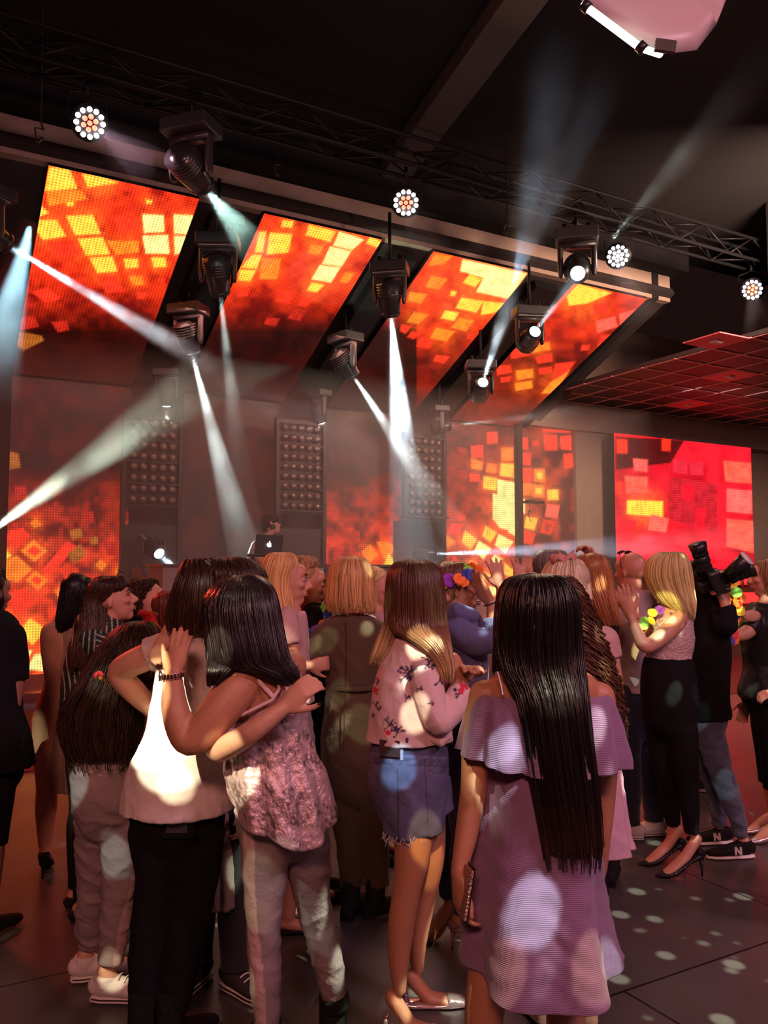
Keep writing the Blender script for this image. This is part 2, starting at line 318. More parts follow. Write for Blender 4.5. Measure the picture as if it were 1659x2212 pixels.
Z3 = [([(40,690),(100,680),(130,715),(75,770),(20,730)],Rc),([(145,730),(205,780),(150,828),(90,780)],Oc),([(145,755),(180,782),(150,805),(115,780)],Rc),([(25,820),(75,800),(140,860),(75,915),(20,900)],Oc),([(150,865),(210,905),(165,950),(108,905)],Oc),([(155,885),(185,905),(163,928),(132,905)],Rc),
([(175,870),(290,735),(330,760),(225,880)],Rc),([(290,790),(345,750),(380,790),(320,840)],Od),([(410,840),(435,815),(462,840),(440,865)],Oc),([(495,860),(540,845),(540,905),(500,890)],Oc),([(235,950),(265,935),(280,965),(250,978)],Oc),([(130,660),(155,640),(180,665),(150,683)],Oc),
([(385,720),(420,715),(425,750),(390,755)],Od),([(300,690),(350,680),(360,720),(310,735)],Od),([(10,1040),(50,1060),(60,1100),(10,1100)],Yc),([(75,1130),(130,1070),(205,1120),(140,1185)],Yc),([(175,1195),(215,1150),(255,1180),(250,1220)],Yc),([(85,1200),(140,1210),(95,1290),(85,1260)],YY),
([(115,1290),(150,1225),(250,1220),(250,1305)],YY),([(10,760),(50,800),(10,830)],Yc),([(260,1180),(330,1150),(400,1240),(300,1300)],Yc),([(30,960),(110,940),(150,1010),(60,1060)],Rc),([(40,350),(80,360),(90,420),(40,430)],Od),([(60,500),(110,500),(120,560),(70,560)],Rd),([(450,740),(510,740),(510,800),(460,800)],Rd),([(350,610),(400,610),(410,660),(350,660)],Rd),
([(1560,780),(1600,750),(1635,800),(1590,840)],Oc),([(1440,770),(1480,775),(1480,820),(1440,830)],Rd),([(1500,700),(1550,690),(1560,740),(1510,740)],Rd)]
Z4 = [([(30,690),(75,655),(100,700),(100,740)],Rc),([(-30,740),(10,735),(60,770),(0,820)],Oc),([(20,790),(62,835),(40,850),(0,840)],Yc),
([(445,268),(492,265),(492,315),(445,318)],Rc),([(375,325),(430,322),(430,375),(380,378)],Rc),([(505,335),(560,332),(560,390),(508,392)],Oc),([(375,380),(430,395),(425,430),(378,425)],Oc),([(445,400),(490,405),(487,445),(440,440)],Oc),([(505,400),(562,405),(562,465),(500,455)],Yc),
([(370,445),(415,450),(412,480),(370,480)],Rc),([(430,455),(490,465),(485,520),(430,510)],Yc),([(490,470),(575,485),(575,560),(490,540)],YY),([(470,530),(578,560),(578,700),(500,680),(470,640)],YY),([(320,430),(365,440),(360,470),(320,465)],Rd),([(320,330),(360,335),(360,360),(320,360)],Rd),([(290,660),(345,665),(320,710),(275,700)],Rc),
([(270,710),(310,740),(280,770),(270,760)],Oc),([(350,690),(405,730),(375,775),(335,740)],Yc),([(440,670),(490,700),(460,745),(425,715)],Yc),([(495,705),(560,740),(525,790),(480,755)],YY),([(410,735),(465,770),(430,815),(390,780)],YY),([(480,795),(515,815),(490,845),(460,820)],YY),([(375,820),(400,835),(385,850),(365,840)],Yc),
([(320,625),(355,625),(350,648),(325,650)],Rc),([(520,640),(575,650),(575,720),(540,700)],YY),([(430,870),(470,885),(450,910),(420,895)],Yc),([(520,830),(570,870),(570,900),(520,880)],Yc),([(455,930),(500,940),(480,975),(450,965)],YY),([(300,800),(340,830),(320,860),(290,840)],Rc),
([(592,293),(622,290),(625,340),(592,342)],Rc),([(640,305),(668,303),(668,325),(643,328)],Rc),([(690,280),(748,278),(750,345),(695,348)],Rc),([(760,285),(808,280),(812,345),(765,340)],Rc),([(680,240),(800,245),(808,270),(690,265)],Rc),([(592,355),(635,358),(635,410),(592,408)],Rc),
([(775,360),(815,358),(818,420),(780,422)],Rc),([(648,425),(695,425),(698,485),(648,483)],Oc),([(660,440),(685,440),(685,470),(660,468)],Yc),([(592,420),(640,422),(640,480),(592,478)],Rc),([(600,485),(640,490),(640,540),(600,538)],Oc),([(640,490),(695,495),(695,550),(640,548)],Oc),([(655,505),(685,508),(685,535),(655,533)],Yc),
([(705,515),(755,515),(755,560),(708,560)],Yc),([(705,575),(760,582),(750,640),(695,632)],PK),([(615,630),(665,640),(650,690),(605,680)],Yc),([(690,640),(740,655),(720,712),(675,700)],Rc),([(700,655),(728,665),(713,700),(688,690)],Rd),([(605,690),(655,705),(640,755),(600,745)],Rc),([(580,545),(610,560),(610,620),(580,600)],YY)]
Z5 = [([(1000,285),(1300,300),(1240,400),(1000,430)],Dk),([(1005,295),(1052,298),(1052,360),(1008,358)],Rc),([(1200,290),(1240,295),(1238,350),(1200,348)],Rc),([(1235,460),(1440,490),(1440,710),(1230,640)],(.5,.01,.02)),([(1285,490),(1340,490),(1340,570),(1290,560)],RR),([(1345,590),(1390,595),(1385,690),(1345,680)],RR),
([(1465,390),(1585,400),(1590,490),(1475,480)],PK),([(1050,560),(1205,565),(1205,635),(1050,620)],Yc),([(1040,455),(1140,460),(1140,530),(1045,530)],PK),([(1480,640),(1600,650),(1600,790),(1480,760)],PK),([(1480,510),(1590,520),(1590,620),(1480,610)],(1,.12,.1)),
([(1075,380),(1140,385),(1140,440),(1080,435)],(1,.1,.08)),([(1150,620),(1230,640),(1220,700),(1140,690)],(1,.12,.08)),([(1250,385),(1310,390),(1310,450),(1250,440)],(.8,.02,.04)),([(1320,392),(1380,396),(1380,455),(1325,450)],(.8,.02,.04)),([(1010,640),(1090,650),(1080,720),(1010,710)],RR),([(1000,480),(1030,480),(1030,540),(1000,535)],Rc)]
SHAPES = zs(Z1, 0, 150)+zs(Z2, 829, 150)+zs(Z3, 0, 800)+zs(Z4, 829, 800)
SHAPEF = zs(Z5, 829, 800)
def vnoise(x, y, seed=0):
    def h(i, j): return np.modf(np.abs(np.sin(i*127.1+j*311.7+seed*17.3)*43758.5453))[0]
    i = np.floor(x); j = np.floor(y); fx = x-i; fy = y-j; fx = fx*fx*(3-2*fx); fy = fy*fy*(3-2*fy)
    return (h(i, j)*(1-fx)+h(i+1, j)*fx)*(1-fy)+(h(i, j+1)*(1-fx)+h(i+1, j+1)*fx)*fy
def poly_sd(px, py, poly):
    P = np.array(poly); n = len(P); d = np.full(px.shape, 1e9); inside = np.zeros(px.shape, bool)
    for i in range(n):
        a = P[i]; b = P[(i+1) % n]; e = b-a; wx = px-a[0]; wy = py-a[1]
        t = np.clip((wx*e[0]+wy*e[1])/(e@e+1e-9), 0, 1); d = np.minimum(d, np.hypot(wx-t*e[0], wy-t*e[1]))
        cond = ((a[1] > py) != (b[1] > py)) & (px < (b[0]-a[0])*(py-a[1])/(b[1]-a[1]+1e-12)+a[0]); inside ^= cond
    return np.where(inside, d, -d)
def led_mat():
    m = bpy.data.materials.new('led_screen_face'); nt, lk = nodes(m); b = nt['Principled BSDF']
    b.inputs['Base Color'].default_value = (.01, .01, .01, 1); b.inputs['Roughness'].default_value = .5
    at = nt.new('ShaderNodeAttribute'); at.attribute_name = 'Col'
    uv = nt.new('ShaderNodeUVMap'); sp = nt.new('ShaderNodeSeparateXYZ'); lk.new(uv.outputs[0], sp.inputs[0]); outs = []
    for k in (0, 1):
        mu = nt.new('ShaderNodeMath'); mu.operation = 'MULTIPLY'; mu.inputs[1].default_value = 2*PI/.034; lk.new(sp.outputs[k], mu.inputs[0])
        si = nt.new('ShaderNodeMath'); si.operation = 'SINE'; lk.new(mu.outputs[0], si.inputs[0])
        mr = nt.new('ShaderNodeMapRange'); mr.inputs[1].default_value = -1; mr.inputs[2].default_value = 1; mr.inputs[3].default_value = .62; mr.inputs[4].default_value = 1.12; lk.new(si.outputs[0], mr.inputs[0]); outs.append(mr)
    mm = nt.new('ShaderNodeMath'); mm.operation = 'MULTIPLY'; lk.new(outs[0].outputs[0], mm.inputs[0]); lk.new(outs[1].outputs[0], mm.inputs[1])
    ms = nt.new('ShaderNodeMath'); ms.operation = 'MULTIPLY'; ms.inputs[1].default_value = LED_GAIN; lk.new(mm.outputs[0], ms.inputs[0])
    lk.new(at.outputs['Color'], b.inputs['Emission Color']); lk.new(ms.outputs[0], b.inputs['Emission Strength'])
    return m
LED_GAIN = 2.1
LEDM = led_mat()
def led(p00, p10, p11, p01, nu, nv, shapes, base, seed, parent, thick_dir):
    # p00 bottom-left, p10 bottom-right, p11 top-right, p01 top-left ; face with picture + shallow cabinet
    P = [np.array(p) for p in (p00, p10, p11, p01)]
    a, b = np.meshgrid(np.linspace(0, 1, nu+1), np.linspace(0, 1, nv+1))
    V = (P[0][None, None]*((1-a)*(1-b))[..., None]+P[1][None, None]*(a*(1-b))[..., None]+P[2][None, None]*(a*b)[..., None]+P[3][None, None]*((1-a)*b)[..., None])
    v = V.reshape(-1, 3)-np.array([0, 0, CAMH]); zc = v[:, 1]*math.cos(TH)+v[:, 2]*math.sin(TH); dn = v[:, 1]*math.sin(TH)-v[:, 2]*math.cos(TH)
    X = 829.5+FPX*v[:, 0]/zc; Y = 1106+FPX*dn/zc
    C = base(X, Y, seed)
    glow = np.zeros(len(X))
    for poly, col in shapes:
        if col[1] < .15: continue
        cx_, cy_ = np.mean(poly, 0); r_ = max(np.ptp(np.array(poly), 0))*.5
        glow = np.maximum(glow, np.exp(-(np.maximum(np.hypot(X-cx_, Y-cy_)-r_*.6, 0)/(9+r_*.35))**2)*(.55 if col[1] < .4 else 1))
    C = C+np.array([.65, .085, .008])[None]*glow[:, None]*(.35+.65*vnoise(X/9, Y/9, seed+7))[:, None]
    for poly, col in shapes:
        sd = poly_sd(X, Y, poly)
        if sd.max() < -3: continue
        k = (np.clip((sd+2.0)/4.0, 0, 1)**1.3)[:, None]
        tex = (.68+.42*vnoise(X/9, Y/9, seed+3))[:, None]
        C = C*(1-k)+np.array(col)[None]*tex*k
    me = bpy.data.meshes.new('screen_face'); idx = np.arange((nu+1)*(nv+1)).reshape(nv+1, nu+1)
    F = np.stack([idx[:-1, :-1], idx[:-1, 1:], idx[1:, 1:], idx[1:, :-1]], -1).reshape(-1, 4)
    off = np.array(parent['_loc']); me.from_pydata((V.reshape(-1, 3)-off).tolist(), [], F.tolist())
    ca = me.color_attributes.new('Col', 'FLOAT_COLOR', 'POINT'); ca.data.foreach_set('color', np.concatenate([C, np.ones((len(C), 1))], 1).astype(np.float32).ravel())
    uvl = me.uv_layers.new(name='UVMap'); wm = np.linalg.norm(P[1]-P[0]); hm = np.linalg.norm(P[3]-P[0])
    uvv = np.stack([a.ravel()*wm, b.ravel()*hm], 1); uvl.data.foreach_set('uv', uvv[F.ravel()].astype(np.float32).ravel())
    me.materials.append(LEDM); o = bpy.data.objects.new('screen_face', me); COL.objects.link(o); o.parent = parent
    t = np.array(thick_dir)*.09; e = np.array(thick_dir)*.004
    q = MB(); q.add([Vector(p+e) for p in P]+[Vector(p+t) for p in P], [(3, 2, 1, 0), (4, 5, 6, 7), (0, 1, 5, 4), (1, 2, 6, 5), (2, 3, 7, 6), (3, 0, 4, 7)])
    q.build('cabinet', m_black(), parent, smooth=False)
def base_strip(X, Y, seed):
    n = .6*vnoise(X/38, Y/30, seed)+.4*vnoise(X/13, Y/11, seed+1)
    k = np.clip((n-.2)/.55, 0, 1)[:, None]
    C = np.array([.26, .004, .002])*(1-k)+np.array([.95, .035, .006])*k
    fade = np.clip(1-(Y-590)/130, .03, 1)[:, None]; fade2 = np.where((X > 900)[:, None], np.clip(1-(Y-640)/200, .2, 1)[:, None], fade)  # darker downwards: dim picture content, plus haze dimming put into the colour
    return C*fade2
def base_wall(X, Y, seed):
    n = .6*vnoise(X/30, Y/30, seed)+.4*vnoise(X/11, Y/11, seed+1)
    k = np.clip((n-.25)/.5, 0, 1)[:, None]
    C = np.array([.12, .004, .003])*(1-k)+np.array([.75, .035, .008])*k
    fade = np.clip((Y-1000)/200, .07, 1)[:, None]; fade = np.where((X > 900)[:, None], np.clip(.35+(Y-900)/300, .3, 1)[:, None]*.6, fade)
    fade = np.where(((X > 280) & (X < 690))[:, None], .05, fade)
    return C*fade
def base_right(X, Y, seed):
    n = .5*vnoise(X/22, Y/22, seed)+.5*vnoise(X/60, Y/60, seed+1); k = np.clip((n-.25)/.5, 0, 1)[:, None]
    return np.array([.42, .002, .010])*(1-k)+np.array([.95, .010, .022])*k
def base_E(X, Y, seed):
    n = vnoise(X/20, Y/20, seed); k = np.clip((n-.4)/.5, 0, 1)[:, None]
    return np.array([.06, .004, .004])*(1-k)+np.array([.4, .03, .01])*k
def u_on_strip(px, py):
    # u where the camera ray meets the sloping screen plane
    r = ray(px, py); k = (ZF-ZB)/(NB-NF); rn = r.dot(N); t = (ZB+k*NB-CAMH)/(r.z+k*rn); return (r*t).dot(U)
SU = [(u_on_strip(105, 357), u_on_strip(430, 432)), (u_on_strip(570, 463), u_on_strip(826, 517)), (u_on_strip(935, 545), u_on_strip(1143, 590)), (u_on_strip(1240, 612), u_on_strip(1393, 650))]
print('STRIPS', SU)
nm = ['farthest left', 'second from left', 'third from left', 'farthest right']
upv = (Vector((0, 0, 1))*(NB-NF)+N*(ZF-ZB)).normalized()
for i, (u0, u1) in enumerate(SU):
    o = thing('ceiling_screen', 'sloping overhead screen showing %s, %s of the four' % (['yellow blocks on red', 'yellow blocks on deep red', 'bright yellow corner blocks on red', 'few red and orange blocks on black'][i], nm[i]), 'screen', S((u0+u1)/2, NB, ZB))
    led(S(u0, NB-.02, ZB), S(u1, NB-.02, ZB), S(u1, NF, ZF), S(u0, NF, ZF), 150, 150, SHAPES, base_strip, 3+i*5, o, upv)
# wall screens under them
WS = [(SU[0][0], SU[0][1], uz(100, 1455, NB)[1], 'tall wall screen of orange tumbling squares behind the woman in stripes'),
      (SU[1][0], SU[1][1], 1.0, 'dim wall screen behind the person at the booth'),
      (uz(690, 1100, NB)[0], uz(881, 1100, NB)[0], 1.0, 'wall screen with orange squares between lamp tower and speaker stack'),
      (uz(964, 1100, NB)[0], uz(1112, 1100, NB)[0], .75, 'wall screen with bright yellow blocks left of the black post')]
for i, (u0, u1, z0, lb) in enumerate(WS):
    o = thing('wall_screen', lb, 'screen', S((u0+u1)/2, NB, z0))
    led(S(u0, NB, z0), S(u1, NB, z0), S(u1, NB, ZB-.03), S(u0, NB, ZB-.03), 120, 180, SHAPES, base_wall, 31+i*4, o, N)
u0, zt = uz(1118, 905, NW-.03); u1, zt2 = uz(1238, 926, NW-.03)
o = thing('wall_screen', 'narrow wall screen of red squares between post and beige pillar', 'screen', S((u0+u1)/2, NW-.03, .8))
led(S(u0, NW-.05, .8), S(u1, NW-.05, .8), S(u1, NW-.05, (zt+zt2)/2), S(u0, NW-.05, (zt+zt2)/2), 70, 150, SHAPES, base_E, 61, o, N*.4)
NFs = NW-.55
u0, zt = uz(1326, 937, NFs); u1, zt2 = uz(1622, 966, NFs); _, zb = uz(1630, 1245, NFs)
o = thing('wall_screen', 'large bright red screen hanging right of the beige pillar', 'screen', S((u0+u1)/2, NFs, zb))
led(S(u0, NFs, zb), S(u1, NFs, zb), S(u1, NFs, (zt+zt2)/2), S(u0, NFs, (zt+zt2)/2), 110, 120, SHAPEF, base_right, 71, o, N*1.8)
# stage platform: glossy step below the screens
st = MB(); sbox(st, .2, 9.1, NB-.9, NW, 0, .16); struct(st.build('trim_11', mat('glossy_red_step', (.20, .03, .025), .12, spec=.8), smooth=False))
_, z1 = uz(100, 1455, NB); _, z0 = uz(100, 1500, NB)
st = MB(); sbox(st, SU[0][0], SU[0][1], NB-.02, NB+.1, 0.16, z1); struct(st.build('trim_12', mat('glossy_red_skirting', (.5, .05, .03), .15, spec=.9), smooth=False))
# ================================================================ stage rig
def pole(mb, a, b, r, seg=10, col=None): return mb.tube([a, b], [r, r], seg, col, False)
def truss(name, label, u0, u1, n, z, w=.28):
    o = thing(name, label, 'truss', S((u0+u1)/2, n, z)); ch = MB(); br = MB()
    cs = [(n-w/2, z+w), (n+w/2, z+w), (n-w/2, z), (n+w/2, z)]
    for a, b in cs: pole(ch, S(u0, a, b), S(u1, a, b), .022, 8)
    k = int((u1-u0)/.45)
    for i in range(k):
        ua = u0+i*(u1-u0)/k; ub = u0+(i+1)*(u1-u0)/k
        for (p, q) in ((0, 2), (1, 3), (0, 1), (2, 3)):
            A = cs[p] if i % 2 else cs[q]; B = cs[q] if i % 2 else cs[p]
            pole(br, S(ua, *A), S(ub, *B), .011, 6)
    ch.build('chord', m_black(), o); br.build('bracing', m_black(), o); return o
truss('lighting_truss', 'black lattice truss under the ceiling carrying the round lamps', -3, 13, 6.95, 5.62)
LENS = {}
def lens_mat(key, col, s): return emit('lens_'+key, col, s)
def moving_head(px, py, n, tgt, label, base_up=.5, scale=1.0, key='cool', col=(.85, 1, .97), st=14, hang=.6, pale=True, floor=False, group=None):
    L = onN(px, py, n); a = (tgt-L).normalized(); piv = L-a*.19*scale
    side = a.cross(Vector((0, 0, 1))); side = side.normalized() if side.length > .15 else U.copy()
    upd = Vector((0, 0, -1)) if floor else Vector((0, 0, 1))
    bc = piv+upd*.34*scale; s = scale
    o = thing('moving_head_light', label, 'stage light', bc, group)
    h = MB(); h.tube([piv-a*.2*s, piv-a*.16*s, piv-a*.02*s, piv+a*.08*s, piv+a*.165*s, L-a*.008], [.07*s, .115*s, .135*s, .12*s, .10*s, .10*s], 20, None, False)
    for k in range(5): h.tube([piv-a*(.17-.03*k)*s, piv-a*(.158-.03*k)*s], [.142*s, .142*s], 20, None, False)
    h.build('head_shell', mat('head_shell', (.03, .026, .028), .3, coat=.4), o)
    rg = MB(); rg.tube([L-a*.03, L+a*.012], [.108*s, .104*s], 24, None, False); rg.build('front_ring', m_plastic(), o)
    l = MB(); l.ell(L+a*.008, (.072*s, .072*s, .022*s), (Vector((0, 0, 1)).rotation_difference(a)).to_matrix(), 20, 8); l.build('lens', lens_mat(key, col, st), o)
    y = MB(); R = Matrix((side, a, side.cross(a))).transposed()
    horiz = side.cross(Vector((0, 0, 1))); R2 = Matrix((side, horiz, Vector((0, 0, 1)))).transposed()
    for sg in (-1, 1):
        p = piv+side*sg*.165*s
        y.tube([p-upd*.06*s, p, p+upd*.12*s, p+upd*.25*s], [(.045*s, .02*s), (.06*s, .028*s), (.05*s, .028*s), (.05*s, .03*s)], 12, None, True, flat=horiz)
    y.box(piv+upd*.25*s, (.36*s, .1*s, .05*s), R2); y.build('yoke', mat('yoke_shell', (.045, .036, .035), .35), o)
    b = MB(); b.box(bc, (.42*s, .30*s, .12*s), R2); b.build('base', mat('fixture_base', (.035, .03, .03), .4), o, False, .015)
    if pale:
        b = MB(); b.box(bc-upd*.065*s, (.36*s, .2*s, .012), R2); b.build('underside_plate', mat('grey_plate', (.34, .30, .28), .5), o, False)
    if not floor:
        hk = MB()
        for sg in (-1, 1):
            c0 = bc+side*sg*.12*s+upd*.06*s; hk.box(c0+Vector((0, 0, .04)), (.05, .04, .1), R2)
        pole(hk, bc+upd*.06*s, bc+upd*(.06*s+hang), .02, 8); hk.build('clamp', m_black(), o)
    return L, a
def par_can(px, py, n, tgt, label, red=True):
    L = onN(px, py, n); a = (tgt-L).normalized(); o = thing('led_par_light', label, 'stage light', L-a*.1)
    R = (Vector((0, 0, 1)).rotation_difference(a)).to_matrix(); s = 1.0
    h = MB(); h.tube([L-a*.24, L-a*.2, L-a*.03, L], [.07, .125, .14, .145], 24, None, False); h.build('housing', m_plastic(), o)
    rim = MB(); rim.tube([L-a*.01, L+a*.014], [.152, .15], 28, None, False); rim.build('rim', m_black(), o)
    spots_ = [(0, 0)]+[(.05*math.cos(k*PI/3), .05*math.sin(k*PI/3)) for k in range(6)]+[(.105*math.cos(k*PI/6+.2), .105*math.sin(k*PI/6+.2)) for k in range(12)]
    for i, (x, y) in enumerate(spots_):
        outer = i > 6; q = MB(); q.ell(L+a*.02+R @ Vector((x, y, 0)), (.021, .021, .012), R, 12, 6)
        q.build('lens', emit('par_white', (1, .93, .95), 16) if (outer or not red) else emit('par_red', (1, .12, .07), 5), o)
    y = MB(); side = a.cross(Vector((0, 0, 1))).normalized()
    for sg in (-1, 1): y.tube([L-a*.12+side*sg*.155, L-a*.12+side*sg*.155+Vector((0, 0, .2)), L-a*.12+Vector((0, 0, .25))], [(.02, .006)]*3, 8, None, False, flat=a)
    pole(y, L-a*.12+Vector((0, 0, .24)), L-a*.12+Vector((0, 0, .34)), .018, 8); y.build('yoke', m_black(), o)
    return L, a
# ---- haze lit by real lamps: a thin haze body around each beam, a lamp at each lens
def haze_mat(name, dens, nscale, length, r0=.05, r1=.2, cut=.38, hot=(1, 1, 1), tail=1.0):
    m = bpy.data.materials.new(name); nt, lk = nodes(m); out = nt['Material Output']
    nt.remove(nt['Principled BSDF']); vs = nt.new('ShaderNodeVolumeScatter'); vs.inputs['Color'].default_value = (*hot, 1); vs.inputs['Anisotropy'].default_value = 0
    tc = nt.new('ShaderNodeTexCoord'); n = nt.new('ShaderNodeTexNoise'); n.inputs['Scale'].default_value = nscale; n.inputs['Detail'].default_value = 3
    mp = nt.new('ShaderNodeMapping'); mp.inputs['Scale'].default_value = (1, 1, .35); lk.new(tc.outputs['Object'], mp.inputs[0]); lk.new(mp.outputs[0], n.inputs['Vector'])
    mr = nt.new('ShaderNodeMapRange'); mr.inputs[1].default_value = cut; mr.inputs[2].default_value = .68; mr.inputs[3].default_value = .12; mr.inputs[4].default_value = 1.25; lk.new(n.outputs[0], mr.inputs[0])
    sp = nt.new('ShaderNodeSeparateXYZ'); lk.new(tc.outputs['Object'], sp.inputs[0])
    fd = nt.new('ShaderNodeMapRange'); fd.inputs[1].default_value = length; fd.inputs[2].default_value = length*.55; fd.inputs[3].default_value = 0; fd.inputs[4].default_value = 1; lk.new(sp.outputs[2], fd.inputs[0])
    a = nt.new('ShaderNodeMath'); a.operation = 'MULTIPLY'; lk.new(mr.outputs[0], a.inputs[0]); lk.new(fd.outputs[0], a.inputs[1])
    b = nt.new('ShaderNodeMath'); b.operation = 'MULTIPLY'; b.inputs[1].default_value = dens; lk.new(a.outputs[0], b.inputs[0])
    # thinner towards the rim of the beam
    ln = nt.new('ShaderNodeMapRange'); ln.clamp = False; ln.inputs[1].default_value = 0; ln.inputs[2].default_value = length; ln.inputs[3].default_value = r0; ln.inputs[4].default_value = r1; lk.new(sp.outputs[2], ln.inputs[0])
    xy = nt.new('ShaderNodeVectorMath'); xy.operation = 'MULTIPLY'; xy.inputs[1].default_value = (1, 1, 0); lk.new(tc.outputs['Object'], xy.inputs[0])
    le = nt.new('ShaderNodeVectorMath'); le.operation = 'LENGTH'; lk.new(xy.outputs[0], le.inputs[0])
    dv = nt.new('ShaderNodeMath'); dv.operation = 'DIVIDE'; lk.new(le.outputs['Value'], dv.inputs[0]); lk.new(ln.outputs[0], dv.inputs[1])
    rf = nt.new('ShaderNodeMapRange'); rf.inputs[1].default_value = 1; rf.inputs[2].default_value = .25; rf.inputs[3].default_value = 0; rf.inputs[4].default_value = 1.5; lk.new(dv.outputs[0], rf.inputs[0])
    b2 = nt.new('ShaderNodeMath'); b2.operation = 'MULTIPLY'; lk.new(b.outputs[0], b2.inputs[0]); lk.new(rf.outputs[0], b2.inputs[1]); b = b2
    lk.new(b.outputs[0], vs.inputs['Density']); lk.new(vs.outputs[0], out.inputs['Volume']); return m
def beam(L, E, r0, r1, col, power, label, dens=.8, nscale=5, soft=.02, lamp=True, blend=.3):
    dens *= .75; power *= 3.2
    d = E-L; ln = d.length; a = d.normalized()
    q = MB(); q.tube([Vector((0, 0, 0)), Vector((0, 0, ln))], [r0, r1], 28, None, False)
    o = q.build('light_beam', haze_mat('beam_haze', dens, nscale, ln, r0, r1), None)
    o.location = L+a*.03; o.rotation_euler = a.to_track_quat('Z', 'Y').to_euler()
    tag(o, label, 'light beam', None, 'stuff')
    if lamp:
        # lamp sits a little behind the lens so that its cone matches the beam's width
        apex = r0*ln/max(r1-r0, 1e-3); ang_ = 2*math.degrees(math.atan(r1/(ln+apex)))
        spot('beam_lamp', L+a*.04, E, power, col, max(ang_*1.02, 3), blend, soft)
GW = (.86, 1, .95); BW = (.70, .90, 1.0)
B3 = []
def mh_beam(px, py, n, ex, ey, en, r0, r1, col, power, lab, blab, dens=.8, **k):
    E = onN(ex, ey, en); L, a = moving_head(px, py, n, E, lab, **k)
    beam(L, E, r0, r1, col, power, blab, dens); return L
# row at the front edge of the ceiling screens
mh_beam(12, 527, 8.1, 470, 800, 9.6, .045, .20, BW, 1800, 'moving head light at the left edge aimed across the stage', 'bright white beam running down right from the left edge lamp', 1.6)
mh_beam(475, 630, 8.1, 512, 950, 9.4, .03, .16, GW, 260, 'large moving head between first and second overhead screens', 'narrow pale beam falling from the lamp between first and second screens', 1.0)
mh_beam(845, 680, 8.1, 872, 985, 8.8, .06, .26, BW, 2400, 'large moving head between second and third overhead screens', 'very bright blue white beam falling straight down at the centre', 1.8)
mh_beam(1155, 717, 8.1, 1262, 575, 6.6, .035, .14, BW, 260, 'moving head between third and fourth overhead screens tilted up', 'short beam rising up right from the lamp between third and fourth screens', .8)
# second row under the sloping screens
mh_beam(415, 765, 9.6, 535, 1215, 10.6, .035, .30, GW, 900, 'moving head deep in the gap above the left lamp tower', 'long pale beam falling onto the booth from the left gap', 1.0, pale=False)
mh_beam(763, 812, 9.6, 945, 1085, 9.9, .035, .24, GW, 800, 'moving head under the dark beam at stage centre', 'beam slanting down right onto the right lamp tower', 1.2, pale=False)
mh_beam(1043, 827, 9.3, 1108, 620, 7.4, .045, .17, BW, 700, 'moving head below the fourth overhead screen aimed up', 'blue white beam rising between third and fourth screens', 1.2, pale=False)
# rear row
mh_beam(360, 875, 10.9, 362, 960, 11.0, .03, .10, GW, 60, 'small lit moving head above the left lamp tower', 'faint short beam in front of the left lamp tower', .8, pale=False, scale=.8, st=6)
mh_beam(695, 912, 10.9, 745, 1080, 11.0, .025, .12, GW, 200, 'small moving head above the middle lamp tower', 'thin beam slanting down from above the middle lamp tower', .8, pale=False, scale=.8)
mh_beam(970, 920, 10.7, 1270, 885, 10.0, .03, .16, GW, 300, 'small moving head above the right lamp tower aimed right', 'faint beam running right under the tiled ceiling', .5, pale=False, scale=.8)
# floor fixtures
mh_beam(343, 1195, 10.4, 392, 1245, 9.9, .07, .13, BW, 260, 'moving head standing left of the booth', 'short bright beam dropping behind the booth', 1.6, pale=False, floor=True, scale=.95)
mh_beam(940, 1197, 10.3, 1720, 1165, 8.2, .04, .42, (.66, .74, 1), 1500, 'moving head standing beside the speaker stack', 'wide bluish beam running right over the heads', .34, pale=False, floor=True, scale=.95)
# truss row
LT, aT = moving_head(438, 400, 6.9, onN(560, 560, 7.6), 'long barrelled moving head on the upper truss at left', hang=.3, pale=False, key='mint', col=(.7, 1, .88), st=8, scale=1.05)
beam(LT, onN(570, 560, 7.6), .05, .30, (.55, .95, .8), 130, 'soft greenish beam below the long barrelled lamp', .8)
LR, aR = moving_head(1248, 590, 6.9, onN(1262, 700, 5.2), 'black moving head on the upper truss beside the brightest round lamp', hang=.3, pale=False, scale=1.15, st=6)
for px, py, lab, red, bx, by, pw in ((193, 265, 'round lamp with red centre nearest the left wall screen', True, 330, 370, 120), (877, 437, 'round lamp with pinkish centre near the middle of the truss', True, 950, 560, 260),
                         (1335, 553, 'dazzling white round lamp beside the black moving head', False, 1390, 690, 300), (1625, 626, 'round lamp with red left side at the right edge', True, 1655, 705, 60)):
    L, a = par_can(px, py, 6.9, {193: W(330, 420, 5), 877: W(850, 900, 4), 1335: W(1200, 1100, 2), 1625: W(1800, 800, 4)}[px], lab, red)
    beam(L, onN(bx, by, 6.9), .10, .34, (1, .55, .75), pw, 'pink glow of haze below the '+lab.split(' with')[0].split(' beside')[0]+{193: ' at far left', 877: ' at truss middle', 1335: ' that dazzles', 1625: ' at right edge'}[px], .55, 4)
# rising beams over the room on the right
L0 = onN(1320, 520, 7.3)
beam(L0, W(1690, 95, 4.6), .05, .22, (.75, .95, .92), 3200, 'long grey beam rising to the upper right corner', .14, 3)
L0 = onN(1108, 620, 7.3); beam(L0, W(1215, 60, 5.2), .10, .34, (.45, .72, 1), 700, 'faint bluish beam fanning up to the ceiling', .10, 3)
beam(L0, W(1330, 120, 5.2), .10, .30, (.45, .72, 1), 500, 'fainter bluish beam beside the one fanning up', .09, 3)
